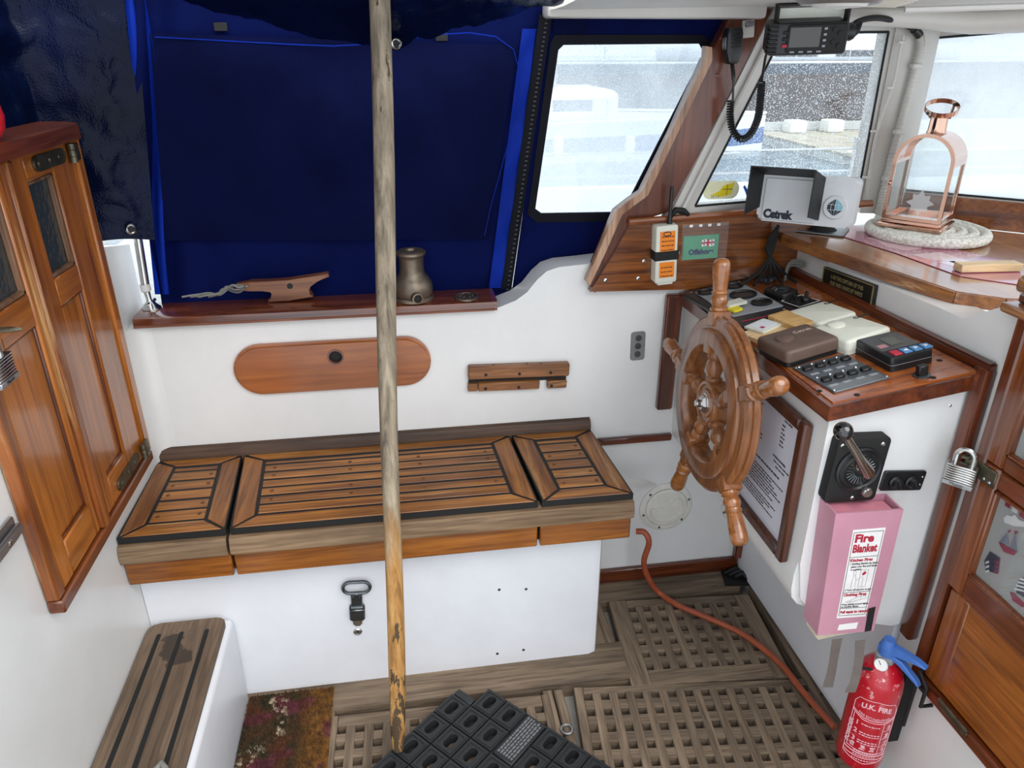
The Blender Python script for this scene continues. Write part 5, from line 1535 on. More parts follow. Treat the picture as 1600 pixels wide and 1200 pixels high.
# ================================================================ WHEEL
hub0 = pt(1100, 630, pl_x(0.60))
wb = math.radians(2.9)
wn_ = V((-math.cos(wb), 0.026, math.sin(wb))).normalized()
we1 = V((0, -1, 0)); we1 = (we1 - wn_ * we1.dot(wn_)).normalized()
we2 = wn_.cross(we1) * -1
if we2.z < 0: we2 = -we2
wcen = hub0 - wn_ * 0.018
WM = MX(((we1.x, we2.x, wn_.x, wcen.x), (we1.y, we2.y, wn_.y, wcen.y), (we1.z, we2.z, wn_.z, wcen.z), (0, 0, 0, 1)))
if WM.to_3x3().determinant() < 0:
    pass
wh = T('ships_wheel', "varnished teak ship's wheel with five turned handles on the console", 'wheel', wcen - V((0, 0, 0.3)))
RO, RI = 0.182, 0.117
prof = [(RI, -0.020), (RI - 0.002, 0.0), (RI, 0.016), (RI + 0.006, 0.022), (RI + 0.034, 0.022), (RI + 0.038, 0.019), (RI + 0.039, 0.013), (RO - 0.006, 0.013), (RO, 0.008), (RO, 0.003), (RO - 0.004, 0.0015), (RO - 0.004, -0.0015), (RO, -0.004), (RO, -0.016), (RO - 0.005, -0.021), (RI + 0.004, -0.024), (RI, -0.020)]
obj('rim', MB().lathe(prof, 64, WM, cap=False), M_WHEEL, wh)
for s_ in (1, -1):
    pass
phi = math.radians(-14)
for k in range(5):
    th = 2 * PI * k / 5 + phi
    d = we1 * math.sin(th) + we2 * math.cos(th)
    SM = axis_m(wcen, d)
    # align the spoke's square blocks with the wheel plane
    zx = d; xx = wn_; yy = zx.cross(xx).normalized(); xx = yy.cross(zx)
    SM = MX(((xx.x, yy.x, zx.x, wcen.x), (xx.y, yy.y, zx.y, wcen.y), (xx.z, yy.z, zx.z, wcen.z), (0, 0, 0, 1)))
    spk = obj('spoke', MB().lathe([(0.010, 0.038), (0.017, 0.046), (0.0175, 0.052), (0.012, 0.057), (0.0165, 0.069), (0.0175, 0.079), (0.0125, 0.090), (0.0165, 0.098), (0.0165, 0.106), (0.0155, 0.114)], 18, SM), M_WHEEL, wh)
    obj('block', MB(SM).box(-0.024, 0.0225, -0.0135, 0.0135, 0.104, 0.128, 0.002), M_WHEEL, spk)
    obj('block', MB(SM).box(-0.0215, 0.0165, -0.0155, 0.0155, 0.160, 0.190, 0.002), M_WHEEL, spk)
    pr = [(0.0135, 0.188), (0.0175, 0.192), (0.0175, 0.197), (0.0135, 0.200), (0.0165, 0.206), (0.0178, 0.213), (0.0150, 0.220), (0.0135, 0.223), (0.0165, 0.226), (0.0165, 0.230), (0.0140, 0.233), (0.0158, 0.250), (0.0176, 0.272), (0.0172, 0.285), (0.0145, 0.292), (0.0095, 0.2955), (0.0001, 0.2965)]
    obj('handle', MB().lathe(pr, 20, SM), M_HANDLE, wh)
obj('hub', MB().lathe([(0.030, -0.03), (0.046, -0.024), (0.048, -0.004), (0.048, 0.010), (0.046, 0.016), (0.040, 0.017), (0.038, 0.013), (0.031, 0.012), (0.029, 0.016), (0.020, 0.016)], 36, WM), M_WHEEL, wh)
obj('hub_nut', MB().lathe([(0.019, 0.014), (0.019, 0.021), (0.014, 0.026), (0.0135, 0.026)], 6, WM).lathe([(0.021, 0.014), (0.021, 0.017), (0.018, 0.018)], 24, WM).lathe([(0.0085, 0.02), (0.0085, 0.034), (0.006, 0.037), (0.0001, 0.037)], 14, WM), M_STEEL, wh)
obj('shaft', MB().lathe([(0.016, 0.0), (0.016, XA - wcen.x + 0.002)], 16, axis_m(wcen + V((0.02, 0, 0)), (1, 0, 0))), M_STEEL, wh)
obj('shaft_boss', MB().lathe([(0.034, 0.0), (0.030, 0.012), (0.02, 0.016)], 20, axis_m(V((XA - 0.0005, wcen.y, wcen.z)), (-1, 0, 0))), M_WHITEPL, wh)

# ================================================================ FRAMED NOTICE ON FACE A
PA = pl_x(XA)
nt = T('framed_notice', 'typed notice in a dark wooden frame on the console side behind the wheel', 'notice', V((XA, 1.2, 0.55)))
y0, y1, z0, z1 = 1.052, 1.305, 0.540, 0.842
fw = 0.024
fA = Fr((XA - 0.0005, (y0 + y1) / 2, (z0 + z1) / 2), (0, -1, 0), (0, 0, 1), y1 - y0, z1 - z0)
hw, hh = fA.w / 2, fA.h / 2
M_FRA = wood('worn_dark_frame', '#2c130a', '#63351f', 'z', 0.4, 0.3, worn='#8a6a58', wamt=0.08)
mb = MB(fA.M); mb.box(-hw, -hw + fw, -hh, hh, 0, 0.018, 0.004); obj('frame_stile', mb, M_FRA, nt)
mb = MB(fA.M); mb.box(hw - fw, hw, -hh, hh, 0, 0.018, 0.004); obj('frame_stile', mb, M_FRA, nt)
mb = MB(fA.M); mb.box(-hw + fw, hw - fw, -hh, -hh + fw, 0, 0.0175, 0.004); obj('frame_rail', mb, M_FRA, nt)
mb = MB(fA.M); mb.box(-hw + fw, hw - fw, hh - fw, hh, 0, 0.0175, 0.004); obj('frame_rail', mb, M_FRA, nt)
M_SHEET = plain('glazed_sheet', '#d3d5e0', 0.12, coat=0.6, var=0.02)
sheet = obj('sheet', MB(fA.M).box(-hw + fw - 0.002, hw - fw + 0.002, -hh + fw - 0.002, hh - fw + 0.002, 0, 0.006), M_SHEET, nt)
rnd = random.Random(21)
mb = MB(fA.M)
def words(mb, x0, x1, y, hgt, z=0.006):
    x = x0
    while x < x1 - 0.004:
        l_ = min(rnd.uniform(0.004, 0.013), x1 - x); mb.box(x, x + l_, y, y + hgt, z, z + 0.0003); x += l_ + 0.0022
yy = hh - fw - 0.02
for k in range(6): words(mb, -0.085, -0.045 - 0.01 * (k % 2), yy - k * 0.0085, 0.0030)
for k in range(6):
    words(mb, 0.035, 0.050, yy - 0.004 - k * 0.0085, 0.0030)
for y in (0.045, 0.037): words(mb, -0.085, -0.03, y, 0.0032)
words(mb, 0.025, 0.085, 0.020, 0.0030); words(mb, 0.035, 0.075, 0.011, 0.0030)
words(mb, -0.075, 0.06, -0.006, 0.0038)
for k in range(7): words(mb, -0.085, 0.075 - 0.03 * ((k * 3) % 4) * 0.5, -0.022 - k * 0.0068, 0.0028)
for k in range(4): words(mb, -0.085, 0.06 - 0.02 * (k % 3), -0.076 - k * 0.0066, 0.0028)
obj('typed_lines', mb, M_PRINT, sheet, kind='stuff')
txt('CALL SIGN', 0.0062, fA, 0.055, yy + 0.009, M_PRINT, sheet, z=0.0064)
txt('LICENCE NUMBER', 0.0062, fA, 0.045, 0.031, M_PRINT, sheet, z=0.0064)

# ================================================================ FACE B: throttle, switches, fire blanket
PBF = pl_y(YB)
th_ = T('throttle_control', 'black square throttle control with a chrome lever and ball knob on the console face', 'throttle', pt(1335, 785, PBF))
f = rect([(1304, 686), (1389, 684), (1373, 781), (1295, 786)], PBF, 0.022)
obj('box', MB(f.M).poly(rr(f.w, f.h, 0.010), -0.0215, 0, 0.003, 2), M_BLACKM, th_)
obj('dial_ring', MB(f.M).lathe([(0.043, 0.0), (0.043, 0.004), (0.039, 0.006), (0.036, 0.003), (0.030, 0.004), (0.028, 0.0065), (0.0001, 0.0065)], 36, f.M @ MX.Translation((0, 0.004, 0))), M_BLACK, th_)
mb = MB(f.M @ MX.Translation((0, 0.004, 0)))
for k in range(24):
    a = 2 * PI * k / 24
    mb.tube([(0.012 * math.cos(a), 0.012 * math.sin(a), 0.007), (0.026 * math.cos(a), 0.026 * math.sin(a), 0.0068)], 0.0009, 5)
obj('fluting', mb, M_GALV, th_, kind='stuff')
def lpB(u, v, off): 
    p = pt(u, v, PBF, 0.022 + off) - f.c
    return V((p.dot(f.ex), p.dot(f.ey), off))
b0 = lpB(1356, 738, 0.030); b1 = lpB(1319, 676, 0.048)
obj('lever', MB(f.M).tube([b0 + (b0 - b1) * 0.05, b0, b0.lerp(b1, 0.5), b1], [0.010, 0.0115, 0.0072, 0.0055], 12), M_CHROME, th_)
obj('spindle', MB(f.M).lathe([(0.013, 0.004), (0.012, 0.022), (0.010, 0.026)], 16, f.M @ MX.Translation((b0.x - 0.002, b0.y + 0.002, 0))), M_CHROME, th_)
obj('ball_knob', MB(f.M).sphere(b1 + (b1 - b0).normalized() * 0.004, 0.0155, 20), plain('glossy_black_ball', '#0c0c0d', 0.08, coat=0.8), th_)
p = lpB(1347, 762, 0.0)
obj('neutral_button', MB(f.M).lathe([(0.0065, 0.0), (0.0065, 0.010), (0.009, 0.011), (0.009, 0.017), (0.0075, 0.019), (0.0001, 0.019)], 16, f.M @ MX.Translation((p.x, p.y, 0))), M_STEEL, th_)
for u, v in ((1317, 697), (1380, 694), (1332, 778)):
    p = lpB(u, v, 0.0)
    obj('screw', MB(f.M).lathe([(0.0042, 0), (0.0028, 0.002)], 10, f.M @ MX.Translation((p.x, p.y, 0))), M_STEEL, th_)
sw = T('start_switch_plate', 'narrow black plate with two round rotary switches right of the throttle control', 'switch plate', pt(1412, 768, PBF))
f2 = rect([(1381, 738), (1446, 737), (1442, 766), (1378, 767)], PBF, 0.006)
obj('plate', MB(f2.M).poly(rr(f2.w, f2.h, 0.004), -0.0055, 0, 0.001), M_BLACK, sw)
for x in (-0.018, 0.014):
    s1 = obj('rotary_switch', MB().lathe([(0.0125, 0), (0.0125, 0.004), (0.0095, 0.006), (0.0085, 0.013), (0.0001, 0.014)], 18, f2.M @ MX.Translation((x, 0, 0))), M_BLACK, sw)
    obj('grip', MB(f2.M @ MX.Translation((x, 0, 0)) @ MX.Rotation(0.5, 4, 'Z')).box(-0.0022, 0.0022, -0.0085, 0.0085, 0.012, 0.018, 0.001), M_BLACKM, s1)
for y in (-0.008, 0.008):
    obj('screw', MB().lathe([(0.0024, 0), (0.0016, 0.001)], 8, f2.M @ MX.Translation((f2.w * 0.43, y, 0))), M_STEEL, sw)

# fire blanket case
FB0, FB1 = YB - 0.052, YB - 0.0008
PFB = pl_y(FB0)
fbt = T('fire_blanket', 'faded pink fire blanket case with a printed label hanging under the throttle', 'fire blanket', pt(1320, 990, PFB))
Q = [pt(1306, 803, PFB), pt(1412, 796, PFB), pt(1365, 986, PFB), pt(1277, 993, PFB)]
D_ = V((0, FB1 - FB0, 0))
W_ = 0.004
obj('front', MB().ext(Q, V((0, W_, 0))), M_PINK, fbt)
obj('back', MB().ext([p + D_ - V((0, W_, 0)) for p in Q], V((0, W_, 0))), M_PINK, fbt)
def side(a, b, inw): obj('side', MB().ext([a + V((0, W_, 0)), b + V((0, W_, 0)), b + D_ - V((0, W_, 0)), a + D_ - V((0, W_, 0))], inw), M_PINK, fbt)
side(Q[0], Q[3], V((W_, 0, 0))); side(Q[1], Q[2], V((-W_, 0, 0))); side(Q[3], Q[2], V((0, 0, W_)))
mid = [Q[0] + D_ * 0.3, Q[1] + D_ * 0.3]
obj('folded_blanket', MB().ext([Q[0] + D_ * 0.25 + V((0.008, 0, -0.006)), Q[1] + D_ * 0.25 + V((-0.010, 0, -0.008)), Q[2] + D_ * 0.25 + V((-0.01, 0, 0.01)), Q[3] + D_ * 0.25 + V((0.008, 0, 0.01))], D_ * 0.55), plain('pink_inner_flap', '#c97d8c', 0.6), fbt)
bl_ = MB().ext([Q[3] + V((0.004, 0.006, 0.002)), Q[2] + V((-0.004, 0.006, 0.002)), Q[2] + V((-0.010, 0.012, -0.010)), Q[2].lerp(Q[3], 0.55) + V((0, 0.012, -0.016)), Q[3] + V((0.012, 0.01, -0.022)), Q[3] + V((0.002, 0.008, -0.010))], (0, 0.034, 0))
obj('blanket_hem', bl_, plain('cream_fabric', '#cfc4ae', 0.85, bump=0.4), fbt)
# tapes
for (pp, tw) in (([(1308, 998), (1303, 1028), (1299, 1050), (1293, 1074)], 0.12), ([(1344, 1000), (1342, 1030), (1336, 1062), (1328, 1082)], 0.1)):
    C_ = [pt(u, v, pl_y(FB0 + 0.018 - (0.018 * k if tw < 0.11 else 0.0))) for k, (u, v) in enumerate(pp)]
    C_ = smooth_path(C_, 6)
    mb = MB(); n_ = len(C_)
    L_ = []
    for i, p in enumerate(C_):
        s = i / (n_ - 1); a = tw * math.sin(s * 4) * 1.2
        w_ = 0.011
        L_.append((mb._v(p + V((math.cos(a) * w_, math.sin(a) * w_, 0))), mb._v(p - V((math.cos(a) * w_, math.sin(a) * w_, 0)))))
    for a, b in zip(L_, L_[1:]): mb.bm.faces.new((a[0], b[0], b[1], a[1]))
    bmesh.ops.solidify(mb.bm, geom=mb.bm.faces[:], thickness=0.0015)
    obj('pull_tape', mb, M_GREYTAPE, fbt)
# label in a sheared frame: the case narrows, its print leans with it
Lc = [(1333, 828), (1384, 824), (1352, 963), (1307, 966)]
LP = [pt(u, v, PFB, 0.0006) for u, v in Lc]
def lmap(x, y, z=0.0):
    """x,y in 0..1 on the label"""
    top = LP[0].lerp(LP[1], x); bot = LP[3].lerp(LP[2], x)
    return bot.lerp(top, y) + V((0, -z, 0))
def lquad(x0, x1, y0, y1, z, mat, name, par, kind=None):
    return obj(name, MB().ext([lmap(x0, y0, z), lmap(x1, y0, z), lmap(x1, y1, z), lmap(x0, y1, z)], (0, -0.0003, 0)), mat, par, kind=kind)
lab = lquad(0, 1, 0, 1, 0.0, M_WHITEP, 'label', fbt)
mb = MB()
def lline(x0, y0, x1, y1, w=0.012):
    a, b = lmap(x0, y0, 0.0006), lmap(x1, y1, 0.0006); mb.tube([a, b], 0.0005, 4)
for y in (0.03, 0.115, 0.30, 0.70, 0.97): lline(0.05, y, 0.95, y)
for x in (0.05, 0.95): lline(x, 0.03, x, 0.97)
obj('label_rules', mb, M_PRINT, lab, kind='stuff')
LH, LW = (LP[0] - LP[3]).length, (LP[1] - LP[0]).length
def ltxt(s_, size, x, y, mat, sx=1.0, bold=0.0, name='lettering'):
    return txt(s_, size, None, 0, 0, mat, lab, name=name, align='LEFT', sx=sx, bold=bold, z=0, ext=0.0002,
               mapf=lambda c: lmap(x + c.x / LW, y + c.y / LH, 0.0008 + c.z))
ltxt('Fire', 0.024, 0.10, 0.90, M_REDP, bold=0.0009)
ltxt('Blanket', 0.024, 0.09, 0.79, M_REDP, sx=0.67, bold=0.0008)
ltxt('Kitchen Fires', 0.0085, 0.08, 0.665, M_REDP, bold=0.0003)
for k, s_ in enumerate(('1 Holding blanket by tapes', 'place over fire and leave', 'in position')): ltxt(s_, 0.0062, 0.09 + (0.06 if k else 0), 0.625 - 0.032 * k, M_PRINT, sx=0.86)
ltxt('2 Turn off electric or gas', 0.0062, 0.09, 0.328, M_PRINT, sx=0.88)
ltxt('Clothing Fires', 0.0085, 0.08, 0.272, M_REDP, bold=0.0003)
ltxt('Wrap blanket around tightly', 0.0058, 0.08, 0.160, M_PRINT, sx=0.86); ltxt('to smother flames', 0.0058, 0.08, 0.133, M_PRINT, sx=0.86)
ltxt('Pull tapes to remove', 0.0085, 0.08, 0.07, M_REDP, sx=0.86, bold=0.0003)
mb = MB()
def sk_(pts, r=0.00035): mb.tube([lmap(x, y, 0.0008) for x, y in pts], r, 4)
for dx in (0.0, 0.0):
    sk_([(0.28, 0.34), (0.27, 0.44), (0.30, 0.49), (0.36, 0.49), (0.40, 0.44), (0.40, 0.36)])
    sk_([(0.30, 0.49), (0.27, 0.52), (0.29, 0.55), (0.34, 0.55), (0.36, 0.52), (0.34, 0.49)])
    sk_([(0.40, 0.44), (0.5, 0.45), (0.58, 0.48)]); sk_([(0.5, 0.36), (0.5, 0.55), (0.75, 0.55), (0.75, 0.36), (0.5, 0.36)]); sk_([(0.62, 0.36), (0.62, 0.47)])
    sk_([(0.2, 0.19), (0.35, 0.21), (0.6, 0.245), (0.85, 0.25), (0.87, 0.22), (0.6, 0.205), (0.35, 0.185), (0.2, 0.19)]); sk_([(0.35, 0.21), (0.38, 0.185)]); sk_([(0.68, 0.248), (0.7, 0.215)])
obj('line_drawing', mb, M_GREYB, lab, kind='stuff')
obj('flame_mark', MB().ext([lmap(x, y, 0.0007) for x, y in ((0.56, 0.495), (0.60, 0.49), (0.66, 0.50), (0.70, 0.52), (0.66, 0.525), (0.64, 0.54), (0.61, 0.525), (0.58, 0.52))], (0, -0.0003, 0)), M_REDP, lab)
LP0 = LP
q_ = [pt(u, v, PFB, 0.0006) for u, v in ((1311, 976), (1341, 972), (1338, 982), (1308, 985))]
obj('small_label', MB().ext(q_, (0, -0.0003, 0)), M_WHITEP, fbt)
q_ = [pt(u, v, PFB, 0.0008) for u, v in ((1357, 951), (1368, 948), (1361, 985), (1351, 987))]
obj('black_tape', MB().ext(q_, (0, -0.0006, 0)), M_BLACKM, fbt)

# ================================================================ FIRE EXTINGUISHER
ex_ = T('fire_extinguisher', 'scuffed red fire extinguisher with a blue squeeze handle on the lower bulkhead', 'extinguisher', (0.895, 0.965, 0.03))
t = NT('scuffed_red_paint'); v = t.coords((1, 1, 1), False)
n1_ = t.noise(v, 60, 5, 0.7); m1_ = t.ramp(n1_, [(0.60, (0, 0, 0, 1)), (0.625, (1, 1, 1, 1))])
g2 = t.new('ShaderNodeSeparateXYZ'); t.lk(v, g2.inputs[0]); mr = t.new('ShaderNodeMapRange'); mr.inputs[1].default_value = 0.26; mr.inputs[2].default_value = 0.31; mr.inputs[3].default_value = 0.12
t.lk(g2.outputs[2], mr.inputs[0])
cm = t.mix(1.0, m1_, mr.outputs[0], 'MULTIPLY')
t.set(Base_Color=t.mix(cm, S('#b80a22'), S('#e8b8b8')), Roughness=0.28, Coat_Weight=0.5); M_REDS = t.m
EC = V((0.895, 0.970, 0.060)); ER = 0.046
prof = [(0.030, 0.010), (0.038, 0.012), (0.044, 0.020), (ER, 0.030), (ER, 0.225), (0.0445, 0.245), (0.039, 0.262), (0.030, 0.276), (0.020, 0.284), (0.016, 0.288)]
obj('cylinder', MB().lathe(prof, 40, MX.Translation(EC)), M_REDS, ex_)
obj('neck_ring', MB().lathe([(0.018, 0.285), (0.018, 0.298), (0.015, 0.300)], 20, MX.Translation(EC)), M_GREYB, ex_)
obj('valve', MB().lathe([(0.013, 0.298), (0.015, 0.322), (0.011, 0.338)], 14, MX.Translation(EC)), M_BLUEH, ex_)
hd = V((0.50, -0.86, 0)).normalized(); hs_ = V((hd.y, -hd.x, 0))
HM = MX(((hd.x, hs_.x, 0, EC.x), (hd.y, hs_.y, 0, EC.y), (0, 0, 1, EC.z + 0.082), (0, 0, 0, 1))) @ MX.Scale(0.66, 4)
mb = MB(HM @ MX(((1, 0, 0, 0), (0, 0, 1, -0.011), (0, 1, 0, 0), (0, 0, 0, 1))))
mb.poly([(-0.024, 0.335), (0.012, 0.338), (0.035, 0.352), (0.085, 0.362), (0.112, 0.358), (0.112, 0.364), (0.085, 0.372), (0.03, 0.375), (-0.01, 0.374), (-0.024, 0.362)], 0, 0.022, 0.002)
obj('top_lever', mb, M_BLUEH, ex_)
mb = MB(HM @ MX(((1, 0, 0, 0), (0, 0, 1, -0.010), (0, 1, 0, 0), (0, 0, 0, 1))))
mb.poly([(0.005, 0.335), (0.02, 0.343), (0.05, 0.338), (0.100, 0.302), (0.108, 0.288), (0.102, 0.288), (0.09, 0.298), (0.045, 0.326), (0.012, 0.328)], 0, 0.020, 0.002)
obj('grip_handle', mb, M_BLUEH, ex_)
gd = (EYEV - V((EC.x, EC.y, 0.34))).normalized()
gd = V((gd.x - 0.15, gd.y, gd.z * 0.5)).normalized()
gm = axis_m(V((EC.x, EC.y, 0.340)) + gd * 0.014, gd)
obj('gauge_body', MB().lathe([(0.013, 0.0), (0.0135, 0.010), (0.0125, 0.011)], 20, gm), M_STEEL, ex_)
obj('gauge_dial', MB().lathe([(0.0112, 0.0112), (0.0112, 0.0116)], 20, gm), M_WHITEP, ex_)
obj('gauge_needle', MB(gm @ MX.Rotation(0.7, 4, 'Z')).box(-0.0006, 0.0006, 0, 0.009, 0.0116, 0.0121), M_PRINT, ex_)
obj('safety_pin', MB().tube([V((EC.x - 0.05, EC.y - 0.005, 0.335)), V((EC.x - 0.01, EC.y - 0.012, 0.330))], 0.003, 6), M_BLACK, ex_)
nz = V((EC.x - 0.010, EC.y - 0.014, 0.318))
obj('nozzle', MB().tube([nz, nz + V((0.006, -0.018, -0.004)), nz + V((0.018, -0.026, -0.004))], [0.007, 0.007, 0.006], 10), M_REDX, ex_)
obj('bracket', MB().tube([V((RX - 0.002, 0.945, 0.34)), V((0.944, 0.93, 0.345)), V((0.944, 0.905, 0.33)), V((0.944, 0.905, 0.28)), V((RX - 0.002, 0.905, 0.28))], 0.004, 6).tube([V((0.944, 0.93, 0.345)), V((0.944, 0.93, 0.20))], 0.0035, 6).tube([V((0.944, 0.905, 0.315)), V((0.944, 0.955, 0.318))], 0.0035, 6), M_BLACKM, ex_)
obj('back_plate', MB().box(0.945, RX - 0.0006, 0.955, 0.985, 0.12, 0.30, 0.002), M_BLACKM, ex_)
# printed label wrapped on the cylinder; centre faces the helm seat
A0 = math.atan2(-0.968 - 0.25, -0.897 + 0.25)
def wrap(x, y, z=0.0):
    """x in metres along the girth (right +), y height"""
    a = A0 + x / ER
    return V((EC.x + (ER + 0.0004 + z) * math.cos(a), EC.y + (ER + 0.0004 + z) * math.sin(a), EC.z - 0.012 + y))
LBW = 0.043
mb = MB()
def strk(pts, r=0.0007):
    P_ = []
    for (xa, ya), (xb, yb) in zip(pts, pts[1:]):
        n_ = max(2, int(math.hypot(xb - xa, yb - ya) / 0.004))
        P_ += [wrap(xa + (xb - xa) * k / n_, ya + (yb - ya) * k / n_, 0.0001) for k in range(n_)]
    P_.append(wrap(*pts[-1], 0.0001)); mb.tube(P_, r, 4)
strk([(-LBW, 0.065), (-LBW, 0.205), (-0.035, 0.220), (0, 0.227), (0.035, 0.220), (LBW, 0.205), (LBW, 0.065), (0, 0.055), (-LBW, 0.065)])
strk([(-LBW, 0.185), (-0.02, 0.176), (0.02, 0.176), (LBW, 0.185)]); strk([(-LBW, 0.181), (-0.02, 0.171), (0.02, 0.171), (LBW, 0.181)])
strk([(-0.038, 0.176), (-0.038, 0.085)]); strk([(0.022, 0.170), (0.022, 0.090)])
for y in (0.15, 0.128, 0.106): strk([(0.022, y), (LBW, y)], 0.0005)
strk([(-0.038, 0.087), (LBW, 0.087)]); strk([(-LBW, 0.080), (LBW, 0.080)], 0.0011); strk([(-LBW, 0.070), (LBW, 0.070)], 0.0009)
M_PINKP = plain('pale_pink_print', '#e9bcc4', 0.5)
obj('label_rules', mb, M_PINKP, ex_, kind='stuff')
def etxt(s_, size, x, y, sx=1.0, bold=0.0, k=0.0, align='CENTER', rot=0):
    def mp(c):
        if rot: return wrap(x - c.y, y + c.x, 0.0002 + c.z)
        return wrap(x + c.x, y + c.y - k * c.x * c.x, 0.0002 + c.z)
    return txt(s_, size, None, 0, 0, M_PINKP, ex_, align=align, sx=sx, bold=bold, z=0, ext=0.0002, mapf=mp)
etxt('U.K. FIRE', 0.0175, 0, 0.210, sx=0.84, bold=0.0006, k=8)
etxt('FIRE EXTINGUISHER', 0.0085, 0, 0.181, sx=0.8, k=-4)
etxt('POWDER', 0.013, -0.040, 0.125, sx=1.15, bold=0.0004, rot=1)
for k in range(3): etxt(str(k + 1), 0.016, -0.028, 0.157 - 0.022 * k, bold=0.0003)
mb = MB(); rnd = random.Random(8)
for k in range(3):
    for l_ in range(2 if k else 1):
        x = -0.020
        while x < 0.016:
            w_ = rnd.uniform(0.003, 0.007); y = 0.158 - 0.022 * k - 0.006 * l_
            q = [wrap(x, y, 0.0002), wrap(min(x + w_, 0.018), y, 0.0002), wrap(min(x + w_, 0.018), y + 0.0026, 0.0002), wrap(x, y + 0.0026, 0.0002)]
            mb.bm.faces.new([mb._v(p) for p in q]); x += w_ + 0.0015
for x0_, x1_ in ((-0.034, -0.020), (-0.014, 0.0), (0.005, 0.018)):
    for y in (0.092, 0.097, 0.101):
        q = [wrap(x0_ + rnd.uniform(0, 0.005), y, 0.0002), wrap(x1_ - rnd.uniform(0, 0.004), y, 0.0002), wrap(x1_ - rnd.uniform(0, 0.006), y + 0.0034, 0.0002), wrap(x0_ + rnd.uniform(0, 0.005), y + 0.0034, 0.0002)]
        mb.bm.faces.new([mb._v(p) for p in q])
for y in (0.155, 0.133, 0.111, 0.093):
    for j in range(3):
        q = [wrap(0.026 + rnd.uniform(0, 0.008), y - 0.002 + j * 0.004, 0.0002), wrap(0.041 - rnd.uniform(0, 0.006), y - 0.003 + j * 0.004, 0.0002), wrap(0.040 - rnd.uniform(0, 0.006), y + 0.002 + j * 0.004, 0.0002), wrap(0.028 + rnd.uniform(0, 0.008), y + 0.002 + j * 0.004, 0.0002)]
        mb.bm.faces.new([mb._v(p) for p in q])
for y in (0.083, 0.0735, 0.062):
    x = -0.022
    while x < 0.022:
        w_ = rnd.uniform(0.002, 0.005); q = [wrap(x, y, 0.0002), wrap(x + w_, y, 0.0002), wrap(x + w_, y + 0.003, 0.0002), wrap(x, y + 0.003, 0.0002)]
        mb.bm.faces.new([mb._v(p) for p in q]); x += w_ + 0.0015
obj('printed_pictograms', mb, M_PINKP, ex_, fix=False, kind='stuff')

# ================================================================ RIGHT DOOR (door_2)
d2o = ST('door_2', (RX, 0.7, 0.305), 'varnished companionway door on the right with curtained panes and a lower flap')
M_DRZ = wood('companionway_teak_upright', '#5a260c', '#94501f', 'z', 0.3, 0.6)
M_DRY = wood('companionway_teak_level', '#5a260c', '#94501f', 'y', 0.3, 0.6)
M_DRP = wood('companionway_lower_panel', '#7c3d10', '#b06a28', 'y', 0.3, 0.6, scale=0.8)
XD = RX - 0.0006
def rb(name, y0, y1, z0, z1, dx, mat, par=None, b=0.003): return obj(name, MB().box(XD - dx, XD, y0, y1, z0, z1, b), mat, par or d2o)
rb('frame_stile', 0.937, 0.960, 0.305, 1.075, 0.020, M_MAHZ)
rb('frame_rail', 0.40, 0.936, 0.305, 0.331, 0.020, M_MAHY)
rb('lower_panel', 0.40, 0.935, 0.334, 0.548, 0.010, M_DRP)
rb('panel_border', 0.885, 0.9345, 0.3345, 0.5475, 0.0115, wood('lower_panel_border', '#7c3d10', '#a5602a', 'z', 0.3, 0.6))
def pane_leaf(z0, z1, wz0, wz1):
    lf = rb('leaf', 0.40, 0.944, z0, z1, 0.006, M_DRZ, None, 0.001)
    rb('stile', 0.905, 0.945, z0, z1, 0.017, M_DRZ, lf, 0.004)
    rb('rail', 0.40, 0.9045, z0, wz0, 0.0165, M_DRY, lf)
    rb('rail', 0.40, 0.9045, wz1, z1, 0.0165, M_DRY, lf)
    for a in ((0.40, 0.9045, wz0, wz0 + 0.007), (0.40, 0.9045, wz1 - 0.007, wz1), (0.8975, 0.9045, wz0, wz1)):
        rb('glazing_bead', *a, 0.0185, M_DRZ, lf, 0.002)
    return lf
lf1 = pane_leaf(0.551, 0.812, 0.600, 0.778)
lf2 = pane_leaf(0.814, 1.07, 0.842, 1.035)
M_CURT = plain('grey_curtain_cloth', '#a7a5a2', 0.9, var=0.06, nscale=8)
for lf, a, b in ((lf1, 0.606, 0.772), (lf2, 0.849, 1.03)):
    mb = MB(); mb.grid(lambda s, t: V((XD - 0.0078 + 0.0009 * math.sin(s * 30), 0.42 + 0.478 * s, a + (b - a) * t)), 40, 2)
    obj('curtain', mb, M_CURT, lf, fix=False)
    obj('pane', MB().box(XD - 0.0125, XD - 0.0115, 0.41, 0.898, a - 0.003, b + 0.003), M_DGLASS, lf)
# printed seaside pattern on the curtain: flat cloth shapes
M_CRED = plain('crimson_print', '#8c2b3f', 0.9); M_CNVY = plain('navy_cloth_print', '#2c3346', 0.9); M_CWHT = plain('white_cloth_print', '#dcdad6', 0.9); M_CGRY = plain('slate_cloth_print', '#6d7c88', 0.9)
def cl_(pts, mat, name, z=0.0):
    P_ = [pt(u, v, pl_x(XD - 0.0092 - z)) for u, v in pts]
    obj(name, MB().ext(P_, (-0.0003, 0, 0)), mat, lf1)
def blob(cu, cv, ru, rv, n=12): return [(cu + ru * math.cos(2 * PI * k / n), cv + rv * math.sin(2 * PI * k / n)) for k in range(n)]
cl_([(1568, 810), (1574, 804), (1580, 807), (1586, 804), (1592, 812), (1600, 815), (1606, 824), (1585, 822), (1570, 817)], M_CWHT, 'cloud_print')
cl_([(1560, 846), (1572, 853), (1590, 862), (1584, 868), (1568, 862)], M_CRED, 'boat_print')
